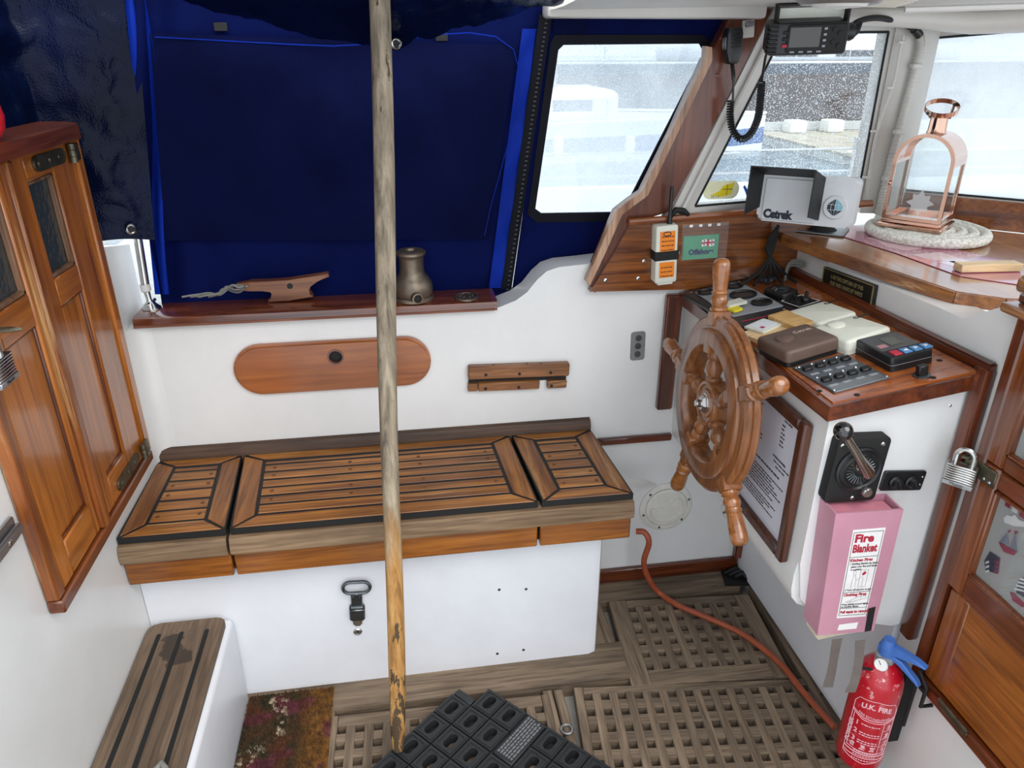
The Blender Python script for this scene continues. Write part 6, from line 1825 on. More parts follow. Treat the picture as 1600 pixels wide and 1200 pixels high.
cl_([(1574, 832), (1576, 852), (1562, 846)], M_CGRY, 'sail_print'); cl_([(1586, 832), (1588, 860), (1578, 855)], M_CGRY, 'sail_print')
cl_([(1575, 828), (1581, 829), (1576, 833)], M_CRED, 'pennant_print'); cl_([(1585, 829), (1592, 831), (1586, 835)], M_CRED, 'pennant_print')
cl_([(1538, 876), (1547, 861), (1563, 872), (1559, 897), (1540, 891)], M_CNVY, 'hut_print')
for k in range(3): cl_([(1540, 878 + 7 * k), (1545, 876 + 7 * k), (1546, 879 + 7 * k), (1540, 881 + 7 * k)], M_CWHT, 'stripe_print', 0.0004); cl_([(1554, 876 + 7 * k), (1561, 878 + 7 * k), (1560, 881 + 7 * k), (1554, 879 + 7 * k)], M_CRED, 'stripe_print', 0.0004)
cl_([(1578, 924), (1586, 928), (1600, 942), (1608, 950), (1596, 948), (1582, 938)], M_CRED, 'boat_print')
for k in range(4): cl_([(1585 + 3 * k, 918 - 5 * k), (1606, 924 - 6 * k), (1606, 927 - 6 * k), (1585 + 3 * k, 921 - 5 * k)], M_CWHT, 'stripe_print', 0.0002)
cl_([(1592, 906), (1608, 898), (1608, 938), (1588, 926)], M_CNVY, 'sail_print')
for k in range(3): cl_([(1572 + 11 * k, 780 + 8 * k), (1580 + 11 * k, 784 + 8 * k), (1578 + 11 * k, 795 + 8 * k), (1570 + 11 * k, 790 + 8 * k)], (M_CRED, M_CWHT, M_CRED)[k], 'hut_print')
# small brass hinge on the flap, hasp and padlock
hg = obj('hinge', MB().box(XD - 0.0225, XD - 0.0200, 0.80, 0.875, 0.316, 0.334, 0.001).tube([V((XD - 0.022, 0.80, 0.333)), V((XD - 0.022, 0.875, 0.333))], 0.0035, 8), M_HINGE, d2o)
hb = T('hasp', 'old brass hasp plate on the edge of the right companionway door', 'hasp', (XD - 0.02, 0.93, 0.78))
obj('plate', MB().box(XD - 0.0215, XD - 0.0185, 0.905, 0.95, 0.778, 0.808, 0.001), M_HINGE, hb)
obj('arm', MB().ext([(XD - 0.021, 0.945, 0.783), (XD - 0.021, 0.972, 0.790), (XD - 0.021, 0.972, 0.812), (XD - 0.021, 0.945, 0.804)], (-0.003, 0, 0)), M_HINGE, hb)
obj('staple', MB().tube([V((XD - 0.0, 0.962, 0.805)), V((XD - 0.03, 0.962, 0.806)), V((XD - 0.036, 0.966, 0.806)), V((XD - 0.03, 0.970, 0.806)), V((XD - 0.0, 0.970, 0.806))], 0.003, 6), M_HINGE, hb)
for y in (0.915, 0.928): obj('screw', MB().lathe([(0.003, 0), (0.002, 0.001)], 8, axis_m((XD - 0.0215, y, 0.785), (-1, 0, 0))), M_STEEL, hb)
pc = pt(1501, 741, pl_x(RX - 0.045))
fr = Fr(pc, V((0.62, -0.78, 0)), (0, 0, 1))
padlock('padlock', 'laminated steel padlock hanging on the brass hasp of the right door', fr, 0.046, 0.040, 0.024, 0.014)

# sliding hatch rail above the right door
hr = T('hatch_rail', 'moulded varnished rail end at the right edge above the companionway door', 'rail', (1.02, 0.90, 1.06))
mb = MB(); a = pt(1582, 418, pl_y(0.985))
mb.box(0.955, 1.25, 0.80, 0.99, 1.094, 1.124, 0.010, 3); obj('upper_moulding', mb, M_SHELF, hr)
mb = MB().box(0.965, 1.25, 0.80, 0.985, 1.078, 1.0935, 0.003); obj('middle_strip', mb, M_MAHY, hr)
mb = MB().box(0.945, 1.25, 0.80, 0.995, 1.060, 1.0775, 0.006, 2); obj('lower_moulding', mb, M_SHELF, hr)

# ================================================================ DASH SHELF AND WHAT STANDS ON IT
SH = 1.035
sh = T('dash_shelf', 'varnished wooden shelf under the front windows carrying the lantern', 'shelf', (1.2, 1.5, 1.013))
FP = [pt(1225, 366, pl_z(SH)), pt(1495, 455, pl_z(SH)), pt(1572, 466, pl_z(SH))]
out = [(FP[0].x, FP[0].y), (FP[1].x, FP[1].y), (FP[2].x, FP[2].y), (1.25, 1.06), (1.72, 1.34), (1.46, 1.585), (1.283, 1.742), (1.19, 1.715), (0.93, 1.682)]
mb = MB().poly(out, SH - 0.022, SH); obj('board', mb, M_SHELF, sh)
e = [V((x, y, SH - 0.011)) for x, y in out[:3]] + [V((1.25, 1.06, SH - 0.011))]
mb = MB()
for a, b in zip(e, e[1:]):
    d_ = (b - a).normalized(); n_ = V((d_.y, -d_.x, 0))
    if n_.x > 0 and n_.y > 0: n_ = -n_
    if n_.dot(V((-1, -1, 0))) < 0: n_ = -n_
    mb.ext([a + V((0, 0, -0.014)), b + V((0, 0, -0.014)), b + V((0, 0, 0.010)), a + V((0, 0, 0.010))], n_ * 0.006)
obj('edge_strip', mb, wood('shelf_edge_teak', '#6b3512', '#b4763c', 'y', 0.35, 0.6, worn='#c99a6a', wamt=0.1), sh)
# boards under the windows
mb = MB()
a = W2A + d2 * -0.02 + n2 * 0.0; b = W2B + d2 * 0.42
def strip2(name, off0, off1, z0, z1, m):
    obj(name, MB().ext([V((a.x, a.y, z0)) + n2 * off0, V((b.x, b.y, z0)) + n2 * off0, V((b.x, b.y, z1)) + n2 * off0, V((a.x, a.y, z1)) + n2 * off0], n2 * (off1 - off0)), m, tb2)
tb2 = T('window_board', 'stepped varnished board under the front window behind the lantern', 'board', ((a.x + b.x) / 2, (a.y + b.y) / 2, SH))
M_WB = wood('window_board_teak', '#6a300f', '#a05e2a', 'x', 0.3, 0.6)
strip2('lower_board', -0.004, 0.016, SH + 0.0008, 1.066, M_WB)
strip2('ledge', -0.004, 0.024, 1.0665, 1.074, M_MAHX)
strip2('upper_board', -0.004, 0.008, 1.0745, 1.104, M_WB)
# rope mat
RC = V((1.232, 1.572, SH))
rm = T('rope_mat', 'flat coil of white braided rope lying on the shelf under the lantern', 'rope mat', RC)
P_ = []
rr_ = 0.0125
turns = 5.2
for k in range(int(turns * 40)):
    a = 2 * PI * k / 40; r_ = 0.012 + (0.140 - 0.012) * (k / (turns * 40))
    P_.append(RC + V((r_ * math.cos(a + 0.7), r_ * math.sin(a + 0.7), rr_ + 0.0008)))
obj('rope_coil', MB().tube(P_, rr_, 10, flat=1.0), M_ROPE, rm)
# lantern
LZ = SH + 0.0262
Lp = V((1.123, 1.589, LZ)); Fp = V((1.206, 1.491, LZ))
le1 = (Fp - Lp); lw = 0.126; le1 = le1.normalized(); le2 = V((-le1.y, le1.x, 0))
ld = 0.118
lc = Fp - le1 * lw / 2 + le2 * ld / 2
LM = MX(((le1.x, le2.x, 0, lc.x), (le1.y, le2.y, 0, lc.y), (0, 0, 1, LZ), (0, 0, 0, 1)))
ln = T('lantern', 'polished rose copper arched lantern with glass sides standing on the rope mat', 'lantern', lc)
mb = MB(LM); mb.box(-lw / 2 - 0.006, lw / 2 + 0.006, -ld / 2 - 0.006, ld / 2 + 0.006, 0, 0.010, 0.002); obj('base', mb, M_COPPER, ln)
mb = MB(LM); mb.box(-lw / 2 - 0.001, lw / 2 + 0.001, -ld / 2 - 0.001, ld / 2 + 0.001, 0.0101, 0.020, 0.002); obj('plinth', mb, M_COPPER, ln)
HS = 0.148; pw = 0.008
for sx_ in (-1, 1):
    for sy_ in (-1, 1):
        x, y = sx_ * (lw / 2 - pw / 2), sy_ * (ld / 2 - pw / 2)
        obj('post', MB(LM).box(x - pw / 2, x + pw / 2, y - pw / 2, y + pw / 2, 0.020, HS), M_COPPER, ln)
RA = lw / 2
def arch(r, n=20): return [(r * math.cos(PI * k / n), r * math.sin(PI * k / n)) for k in range(n + 1)]
for sy_ in (-1, 1):
    AM = LM @ MX(((1, 0, 0, 0), (0, 0, 1, sy_ * (ld / 2 - pw / 2) - pw / 2), (0, 1, 0, HS), (0, 0, 0, 1)))
    mb = MB(AM); o_, i_ = arch(RA), arch(RA - pw)
    mb.poly(o_ + i_[::-1], 0, pw); obj('arch', mb, M_COPPER, ln)
    GM = LM @ MX(((1, 0, 0, 0), (0, 0, 1, sy_ * (ld / 2 - pw / 2) - 0.001), (0, 1, 0, HS), (0, 0, 0, 1)))
    mb = MB(GM); mb.poly([(-RA + pw, -(HS - 0.020))] + [(-p[0], p[1]) for p in arch(RA - pw)] + [(RA - pw, -(HS - 0.020))], 0, 0.002); obj('arched_pane', mb, M_LGLASS, ln)
    mb = MB(LM); mb.box(-lw / 2 + pw, lw / 2 - pw, sy_ * (ld / 2) - pw * (1 if sy_ > 0 else 0), sy_ * (ld / 2) + pw * (0 if sy_ > 0 else 1), 0.0201, 0.028); obj('sill', mb, M_COPPER, ln)
for sx_ in (-1, 1):
    x = sx_ * (lw / 2 - pw / 2)
    obj('side_pane', MB(LM).box(x - 0.001, x + 0.001, -ld / 2 + pw, ld / 2 - pw, 0.020, HS), M_LGLASS, ln)
    obj('side_rail', MB(LM).box(x - pw / 2, x + pw / 2, -ld / 2 + pw, ld / 2 - pw, HS - 0.006, HS + 0.002), M_COPPER, ln)
    obj('side_sill', MB(LM).box(x - pw / 2, x + pw / 2, -ld / 2 + pw, ld / 2 - pw, 0.0202, 0.0275), M_COPPER, ln)
VM = LM @ MX(((1, 0, 0, 0), (0, 0, 1, -ld / 2 + pw), (0, 1, 0, HS), (0, 0, 0, 1)))
mb = MB(VM); mb.poly(arch(RA, 28) + arch(RA - 0.0015, 28)[::-1], 0, ld - 2 * pw); obj('vaulted_roof', mb, M_COPPER, ln)
TMz = HS + RA
obj('chimney', MB().lathe([(0.021, -0.003), (0.019, 0.003), (0.018, 0.030), (0.0195, 0.032), (0.0195, 0.035), (0.017, 0.036)], 24, LM @ MX.Translation((0, 0, TMz))), M_COPPER, ln)
HMx = MX.Translation(LM @ V((0, 0, TMz + 0.050))) @ MX.Rotation(math.radians(-22), 4, 'Y') @ MX.Rotation(math.radians(20), 4, 'X') @ MX.Rotation(math.radians(8), 4, 'Y')
mb = MB(HMx); mb.ring(circ(0.035, 32), circ(0.0335, 32), -0.005, 0.005); obj('handle_hoop', mb, M_COPPER, ln)
for s_ in (-1, 1):
    obj('hinge_pin', MB().tube([LM @ V((0, 0, 0)) * 0 + (HMx @ V((s_ * 0.030, 0, -0.002))), HMx @ V((s_ * 0.036, 0, -0.002))], 0.004, 8), M_BLACK, ln)
    obj('hoop_strap', MB().tube([HMx @ V((s_ * 0.031, 0, -0.005)), LM @ V((s_ * 0.020, 0, TMz + 0.030))], 0.003, 6), M_COPPER, ln)
obj('latch_knob', MB(LM).sphere((-lw / 2 + 0.004, -ld / 2 - 0.004, 0.10), 0.005, 10), M_COPPER, ln)
t = NT('etched_frost'); tr_ = t.new('ShaderNodeBsdfTransparent'); mx_ = t.new('ShaderNodeMixShader'); mx_.inputs[0].default_value = 0.35
t.lk(tr_.outputs[0], mx_.inputs[1]); t.lk(t.b.outputs[0], mx_.inputs[2]); t.lk(mx_.outputs[0], t.out.inputs[0]); t.set(Base_Color=(0.85, 0.87, 0.87, 1), Roughness=0.8)
star = []
for k in range(16):
    r_ = (0.030, 0.019, 0.026, 0.018)[k % 4]; star.append((r_ * math.cos(2 * PI * k / 16), r_ * math.sin(2 * PI * k / 16)))
EM = LM @ MX(((1, 0, 0, 0.012), (0, 0, 1, -ld / 2 + 0.0022), (0, 1, 0, 0.062), (0, 0, 0, 1)))
obj('etched_star', MB(EM).poly(star, -0.0006, -0.0002), t.m, ln)
# pink sheet, wooden block
PS = pl_z(SH + 0.0006)
q_ = [pt(u, v, PS) for u, v in ((1292, 362), (1330, 352), (1598, 415), (1590, 445), (1500, 432), (1400, 396))]
M_PSHEET = plain('pink_laminated_notice', '#b0607f', 0.14, coat=0.9, var=0.12, nscale=14)
pk_ = T('pink_notice', 'faded pink laminated notice lying flat along the shelf edge', 'notice', (sum(q_, V()) / 6))
obj('sheet', MB().ext(q_, (0, 0, 0.0012)), M_PSHEET, pk_)
M_REFLP = plain('reflection_pink', '#dcb4bd', 0.14, coat=0.9, var=0.1)  # pale pink shapes painting the windows' reflection on the sheet
PS2 = pl_z(SH + 0.0018)
for L in ([(1352, 372), (1378, 370), (1405, 381), (1430, 383), (1440, 388), (1412, 391), (1385, 386), (1372, 378)], [(1425, 398), (1470, 394), (1500, 404), (1528, 412), (1512, 417), (1480, 408), (1450, 406)], [(1462, 409), (1490, 408), (1540, 420), (1505, 420)]):
    obj('painted_reflection', MB().ext([pt(u, v, PS2) for u, v in L], (0, 0, 0.0003)), M_REFLP, pk_)
c = [pt(1495, 427, pl_z(SH + 0.002)), pt(1582, 425, pl_z(SH + 0.002))]
fbk = Fr((c[0] + c[1]) / 2 + V((0.008, 0.012, 0.0008)), c[1] - c[0], V((0.7, 0.7, 0)))
obj('pine_block', MB(fbk.M).box(-0.058, 0.07, -0.014, 0.014, 0.0, 0.016, 0.0012), M_PINE, label='small pale pine block on the shelf corner beside the hatch rail', category='block')

# ================================================================ CHART DISPLAY
aD = math.radians(40)
DC = V((0.885, 1.495, 0)); dn = V((-math.sin(aD), -math.cos(aD), 0.10)).normalized()
PD = (DC, dn)
f = rect([(1185, 268), (1343, 279), (1334, 358), (1187, 344)], PD, 0.03)
exh = V((math.cos(aD), -math.sin(aD), 0))
dp = T('chart_display', 'grey-white instrument display with a black hood on a pedestal on the shelf', 'display', V((f.c.x, f.c.y, SH)))
mb = MB(f.M); mb.poly(rr(f.w, f.h, 0.014, 5), -0.05, 0, 0.007, 3); obj('housing', mb, M_GREYW, dp)
xl, xr, yt, yb = -f.w * 0.5 + 0.004, f.w * 0.145, f.h * 0.5, -f.h * 0.5
mb = MB(f.M)
def wedge(name, pts, vec, mat): obj(name, MB(f.M).ext(pts, vec), mat, dp)
hz = 0.078
M_HOOD = plain('black_hood', '#0d0e10', 0.55)
wedge('hood_top', [(xl - 0.002, yt - 0.006, 0), (xr, yt - 0.006, 0), (xr - 0.010, yt + 0.012, hz), (xl - 0.014, yt + 0.012, hz)], (0, 0.003, 0), M_HOOD)
wedge('hood_left', [(xl - 0.002, yt - 0.004, 0), (xl - 0.014, yt + 0.014, hz), (xl - 0.014, yb + 0.018, hz), (xl - 0.002, yb + 0.030, 0)], (0.003, 0, 0), M_HOOD)
wedge('hood_right', [(xr, yt - 0.004, 0), (xr - 0.010, yt + 0.014, hz), (xr - 0.010, yb + 0.024, hz), (xr, yb + 0.012, 0)], (0.003, 0, 0), M_HOOD)
obj('sun_cover', MB(f.M).poly(rr(xr - xl - 0.012, f.h * 0.80, 0.004), -0.002, 0.003, 0.001) if False else MB(f.M @ MX.Translation(((xl + xr) / 2 + 0.002, -0.004, 0))).poly(rr(xr - xl - 0.012, f.h * 0.86, 0.004), -0.002, 0.004, 0.0015), M_GREYW, dp)
txt('Cetrek', 0.026, f, xl + 0.044, yb + 0.017, M_NAVYT, dp, z=0.0046, bold=0.0016, sx=0.92, name='lettering', spacing=0.9)
lx, ly = f.w * 0.30, -f.h * 0.10
lg = obj('logo_disc', MB().lathe([(0.026, 0), (0.026, 0.003), (0.024, 0.005), (0.0001, 0.005)], 32, f.M @ MX.Translation((lx, ly, 0))), M_GREYW, dp)
# globe: latitude and longitude cells
G_ = 0.0175
def globe_cell(a0, a1, b0, b1):
    P_ = []
    for k in range(5): a = a0 + (a1 - a0) * k / 4; P_.append((a, b0))
    for k in range(5): a = a1 + (a0 - a1) * k / 4; P_.append((a, b1))
    o_ = []
    for a, b in P_:
        y = G_ * b; w_ = math.sqrt(max(0, 1 - b * b)) * G_
        o_.append((lx + w_ * a, ly + y))
    return o_
for i in range(4):
    for j in range(3):
        a0, a1 = (-1 + 0.5 * i + 0.035, -0.5 + 0.5 * i - 0.035); b0, b1 = ((-0.985, -0.36), (-0.30, 0.30), (0.36, 0.985))[j]
        teal = (i >= 2 and j >= 1) 
        obj('globe_cell', MB(f.M).poly(globe_cell(a0, a1, b0, b1), 0.0048, 0.0056), M_CYAN if teal else M_NAVYT, lg)
pc = pt(1282, 361, pl_z(SH))
obj('pedestal', MB().lathe([(0.040, 0.0016), (0.036, 0.006), (0.022, 0.016), (0.018, 0.030), (0.020, 0.055)], 24, MX.Translation(pc)), M_BLACKM, dp)
fp = Fr(pc + V((0, 0, 0.0018)), exh, V((exh.y * -1, exh.x, 0)))
obj('foot_plate', MB(fp.M).poly(rr(0.12, 0.09, 0.006), 0.0, 0.003), M_GALV, dp)

# ================================================================ RADIO BEACON, SIGN, STICKERS
ep = T('radio_beacon', 'white emergency radio beacon with orange labels strapped upright on the oak panel', 'beacon', pt(1036, 442, P_OAK))
f = rect([(1029, 354), (1063, 350), (1055, 441), (1020, 444)], P_OAK, 0.032)
mb = MB(f.M); mb.poly(rr(f.w, f.h, 0.006), -0.031, 0, 0.004, 2); obj('case', mb, M_CREAM, ep)
for y0, y1 in ((0.06, 0.40), (-0.40, -0.13)):
    ol = obj('orange_label', MB(f.M).box(-f.w * 0.32, f.w * 0.36, f.h * y0, f.h * y1, 0, 0.0006), M_ORANGE, ep)
    mb = MB(f.M); rnd = random.Random(int(y0 * 100) + 50)
    for k in range(5 if y0 > 0 else 3):
        y = f.h * (y1 - 0.10) - k * 0.0105; x = -f.w * 0.24
        while x < f.w * 0.26: w_ = rnd.uniform(0.002, 0.006); mb.box(x, min(x + w_, f.w * 0.3), y, y + 0.0022, 0.0006, 0.001); x += w_ + 0.0016
    obj('fine_print', mb, M_PRINT, ol, kind='stuff')
    if y0 > 0:
        obj('emblem', MB(f.M).ring([(a * 1.7, b) for a, b in circ(0.006, 16, 0, 0)], [(a * 1.4, b * 0.6) for a, b in circ(0.006, 16)], 0.0006, 0.001), M_PRINT, ol).data.transform(MX.Translation(f.ey * (f.h * 0.355)))
mb = MB(f.M); mb.box(-f.w * 0.5 - 0.003, f.w * 0.5 + 0.003, -f.h * 0.10, f.h * 0.06, -0.031, 0.002, 0.002); obj('strap', mb, M_BLACKM, ep)
ant = [f.p(f.w * 0.18, f.h * 0.5, -0.014), f.p(f.w * 0.20, f.h * 0.5 + 0.035, -0.014), f.p(f.w * 0.235, f.h * 0.5 + 0.085, -0.014)]
obj('antenna', MB().tube(ant, [0.0062, 0.0045, 0.0045], 10), M_BLACK, ep)
obj('base_cap', MB(f.M).box(-f.w * 0.36, f.w * 0.36, -f.h * 0.5 - 0.006, -f.h * 0.5 + 0.004, -0.026, -0.004, 0.002), M_CREAM, ep)
obj('side_button', MB().lathe([(0.006, 0), (0.005, 0.006)], 10, axis_m(f.p(f.w * 0.5 + 0.002, -0.002, -0.012), f.ex)), M_OAKB, ep)
os_ = T('offshore_sign', 'green sticker card in a clear plastic sleeve on the oak panel', 'sign', pt(1092, 408, P_OAK))
f = rect([(1069, 369), (1124, 366), (1120, 402), (1065, 407)], P_OAK, 0.002)
obj('card', MB(f.M).box(-f.w / 2, f.w / 2, -f.h / 2, f.h / 2, -0.001, 0.0006), M_GREEN, os_)
txt('Offshore', f.h * 0.30, f, f.w * 0.02, -f.h * 0.20, plain('navy_letter', '#132a52', 0.5), os_, z=0.001, bold=0.0009)
fl_ = Fr(f.p(f.w * 0.20, f.h * 0.17), f.ex, f.ey)
obj('flag', MB(fl_.M).poly([(-0.015, -0.009), (-0.005, -0.0075), (0.006, -0.0095), (0.016, -0.008), (0.015, 0.008), (0.005, 0.0065), (-0.006, 0.0085), (-0.016, 0.007)], 0.0006, 0.0010), M_WHITEP, os_)
obj('flag_cross', MB(fl_.M).box(-0.0026, 0.0026, -0.0085, 0.0085, 0.0010, 0.0013).box(-0.0155, 0.0155, -0.0022, 0.0022, 0.0010, 0.00135), M_REDP, os_)
for a, b in ((-0.0095, 0.005), (0.0095, 0.005), (-0.0095, -0.005), (0.0095, -0.005)):
    obj('flag_letter_patch', MB(fl_.M).box(a - 0.0014, a + 0.0014, b - 0.0016, b + 0.0016, 0.0010, 0.0013), M_NAVYT, os_)
t = NT('clear_plastic_sleeve'); tr_ = t.new('ShaderNodeBsdfTransparent'); mx_ = t.new('ShaderNodeMixShader'); mx_.inputs[0].default_value = 0.05
t.set(Base_Color=(0.8, 0.8, 0.8, 1), Roughness=0.08, Coat_Weight=1.0); t.lk(tr_.outputs[0], mx_.inputs[1]); t.lk(t.b.outputs[0], mx_.inputs[2]); t.lk(mx_.outputs[0], t.out.inputs[0])
M_SLV = t.m
f2 = rect([(1067, 350), (1140, 346), (1134, 402), (1063, 408)], P_OAK, 0.0045)
obj('sleeve', MB(f2.M).box(-f2.w / 2, f2.w / 2, -f2.h / 2, f2.h / 2, 0, 0.0006), M_SLV, os_)
mb = MB().tube([pt(1066, 354, P_OAK, 0.007), pt(1137, 350, P_OAK, 0.007)], 0.0042, 8); obj('sleeve_binder', mb, M_SLV, os_)
for u in (1080, 1095, 1109, 1123): obj('binder_tab', MB(Fr(pt(u, 354 - (u - 1066) * 0.056, P_OAK, 0.011), (1, 0, 0), (0, 0, 1)).M).box(-0.004, 0.004, -0.003, 0.003, 0, 0.0006), M_WHITEP, os_)
# black clamp in front of the window corner
cp = T('black_clamp', 'small black clip on the varnished ledge behind the radio beacon aerial', 'clip', pt(1060, 342, pl_y(1.655)))
c = pt(1061, 331, pl_y(1.652))
obj('jaw', MB().tube([c + V((-0.02, 0, -0.010)), c + V((-0.008, 0, 0.004)), c + V((0.010, -0.002, 0.002)), c + V((0.024, 0, -0.008))], [0.006, 0.008, 0.008, 0.005], 8), M_BLACKM, cp)
# window stickers, on the inside of the glass
ys = T('window_sticker', 'oval pale yellow sticker with a yellow flag emblem low on the side window', 'sticker', pt(1128, 312, P1))
f = rect([(1100, 283), (1156, 282), (1153, 310), (1097, 312)], P1, 0.0004)
obj('backing', MB(f.M).poly(rr(f.w, f.h, f.h * 0.48, 8), 0, 0.0004), M_PALEY, ys)
obj('flag', MB(f.M).poly([(-0.028, -0.012), (-0.004, -0.002), (0.004, 0.010), (0.034, 0.017), (0.028, -0.010), (0.010, -0.014), (0.004, -0.016)], 0.0004, 0.0008), M_YELLOW, ys)
obj('flag_cross', MB(f.M).box(0.014, 0.017, -0.012, 0.013, 0.0008, 0.0010).box(0.004, 0.030, 0.000, 0.003, 0.0008, 0.0010), plain('olive_print', '#a8982a', 0.5), ys)
txt('wvv', 0.015, f, -0.014, -f.h * 0.34, plain('grey_print', '#a8a890', 0.6), ys, z=0.0008)
f = rect([(1158, 288), (1178, 288), (1176, 310), (1155, 312)], P1, 0.0004)
obj('blue_sticker', MB(f.M).poly([(-0.012, 0.012), (-0.008, 0.016), (0.002, 0.004), (0.012, 0.010), (0.016, 0.004), (0.006, -0.004), (0.010, -0.014), (0.004, -0.016), (-0.002, -0.004)], 0, 0.0006), M_BLUEV, label='small blue window sticker half hidden behind the hooded display', category='sticker')

# ================================================================ VHF RADIO AND MICROPHONE
vc = pt(1263, 61, pl_y(1.50))
va = math.radians(16)
vex = V((math.cos(va), -math.sin(va), 0.03)).normalized(); vn = V((-math.sin(va), -math.cos(va), -0.16)).normalized()
fv = Fr(vc, vex, vn.cross(vex) if vn.cross(vex).z > 0 else -vn.cross(vex))
vr = T('vhf_radio', 'black marine radio with a dark screen hung from the wheelhouse roof in a bracket', 'radio', vc - V((0, 0, 0.04)))
vw, vh, vd = 0.150, 0.060, 0.062
obj('case', MB(fv.M).poly(rr(vw, vh, 0.008), -vd, 0, 0.004, 2), M_BLACK, vr)
obj('bezel', MB(fv.M @ MX.Translation((0.015, 0.001, 0))).poly(rr(vw * 0.76, vh * 0.86, 0.006), -0.001, 0.004, 0.0015), M_BLACKM, vr)
obj('screen', MB(fv.M @ MX.Translation((-0.007, 0.004, 0.004))).box(-0.030, 0.028, -0.018, 0.018, 0, 0.001), plain('unlit_lcd', '#2a2e2c', 0.15, coat=0.3), vr)
mb = MB(fv.M)
for k in range(7): mb.box(-vw / 2 - 0.003, -vw / 2 + 0.016, -0.026 + k * 0.0078, -0.0215 + k * 0.0078, -0.02, 0.004, 0.0008)
obj('speaker_fins', mb, M_BLACKM, vr, kind='stuff')
for k in range(3): obj('key', MB(fv.M).box(-0.050, -0.040, 0.010 - k * 0.012, 0.016 - k * 0.012, 0.002, 0.0056, 0.0006), (M_BLACKM, M_BLACKM, M_REDP)[k], vr)
for k in range(4): obj('key', MB(fv.M).box(0.026, 0.033, 0.016 - k * 0.0105, 0.0215 - k * 0.0105, 0.002, 0.0058, 0.0006), M_GALV, vr)
for x, y in ((0.047, 0.017), (0.058, 0.010), (0.047, -0.006), (0.058, -0.013)): obj('key', MB().lathe([(0.0052, 0.002), (0.0045, 0.0062), (0.0001, 0.0066)], 12, fv.M @ MX.Translation((x, y, 0))), M_BLACKM, vr)
for k in range(4): obj('key', MB(fv.M).box(-0.034 + k * 0.017, -0.024 + k * 0.017, -0.0245, -0.0205, 0.002, 0.0052, 0.0005), M_GALV, vr)
obj('bracket_knob', MB().lathe([(0.016, 0), (0.017, 0.010), (0.014, 0.016), (0.0001, 0.017)], 16, axis_m(fv.p(vw / 2 + 0.001, 0.006, -0.03), fv.ex)), M_BLACK, vr)
mb = MB(fv.M)
mb.box(-vw / 2 + 0.012, vw / 2 + 0.001, vh / 2 + 0.028, vh / 2 + 0.032, -0.05, -0.012); obj('bracket_bar', mb, M_BLACKM, vr)
for x in (-vw / 2 + 0.012, vw / 2 - 0.004):
    obj('bracket_arm', MB(fv.M).box(x, x + 0.005, 0.0 if x > 0 else vh / 2 - 0.004, vh / 2 + 0.030, -0.045, -0.016, 0.001), M_BLACKM, vr)
obj('mount_block', MB(fv.M).box(-0.04, 0.04, vh / 2 + 0.0325, vh / 2 + 0.06, -0.05, -0.014, 0.002), M_BLACKM, vr)
obj('inner_plate', MB(fv.M).box(-vw / 2 + 0.020, vw / 2 - 0.008, vh / 2 + 0.004, vh / 2 + 0.022, -0.04, -0.036), M_CREAM, vr)
# microphone
mcl = T('microphone_clip', 'pale metal clip on the raked plank holding the radio microphone', 'clip', pt(1172, 60, P_PL))
f = rect([(1161, 32), (1180, 30), (1178, 58), (1160, 60)], P_PL, 0.006)
obj('plate', MB(f.M).poly(rr(f.w, f.h, 0.003), -0.0055, 0, 0.001), M_FRAMEW, mcl)
obj('clip', MB(f.M).box(-f.w * 0.35, f.w * 0.35, f.h * 0.1, f.h * 0.42, 0, 0.010, 0.002), M_ALU, mcl)
fm = rect([(1136, 44), (1164, 42), (1160, 99), (1137, 101)], P_PL, 0.040)
mc = T('hand_microphone', 'black hand microphone with a coiled cord hanging on the raked plank', 'microphone', fm.p(0, -fm.h / 2, 0))
w_, h_ = fm.w, fm.h
mb = MB(fm.M); mb.poly([(-w_ * 0.42, h_ * 0.5), (-w_ * 0.5, h_ * 0.34), (-w_ * 0.5, -h_ * 0.12), (-w_ * 0.36, -h_ * 0.44), (-w_ * 0.22, -h_ * 0.5), (w_ * 0.22, -h_ * 0.5), (w_ * 0.36, -h_ * 0.44), (w_ * 0.5, -h_ * 0.12), (w_ * 0.5, h_ * 0.34), (w_ * 0.42, h_ * 0.5)][::-1], -0.026, 0, 0.006, 2)
obj('case', mb, M_BLACK, mc)
for k in range(5): obj('grille_slot', MB(fm.M).box(-w_ * 0.28, w_ * 0.32, h_ * 0.36 - k * 0.0072, h_ * 0.36 + 0.003 - k * 0.0072, -0.001, 0.0008), M_BLACKM, mc)
obj('talk_key', MB(fm.M).box(-w_ * 0.5 - 0.004, -w_ * 0.5 + 0.004, -h_ * 0.10, h_ * 0.26, -0.020, -0.006, 0.002), M_GALV, mc)
obj('hanger_stud', MB().lathe([(0.009, -0.001), (0.009, -0.013)], 12, fm.M @ MX.Translation((w_ * 0.2, h_ * 0.3, -0.026))), M_BLACK, mc)
# cord: straight tail, coiled bight, straight lead to the radio
YC0 = 1.62
straight = smooth_path([fm.p(0, -h_ * 0.5, -0.012), pt(1146, 122, pl_y(1.63)), pt(1145, 158, pl_y(1.63))], 6)
obj('cord_tail', MB().tube(straight, [0.0045] * 7 + [0.0026] * (len(straight) - 7), 8), M_BLACK, mc)
coilp = smooth_path([pt(1142, 157, pl_y(1.63)), pt(1141, 180, pl_y(1.63)), pt(1145, 203, pl_y(1.625)), pt(1157, 217, pl_y(1.615)), pt(1172, 210, pl_y(1.60)), pt(1184, 185, pl_y(1.585)), pt(1188, 155, pl_y(1.57)), pt(1190, 128, pl_y(1.56))], 40)
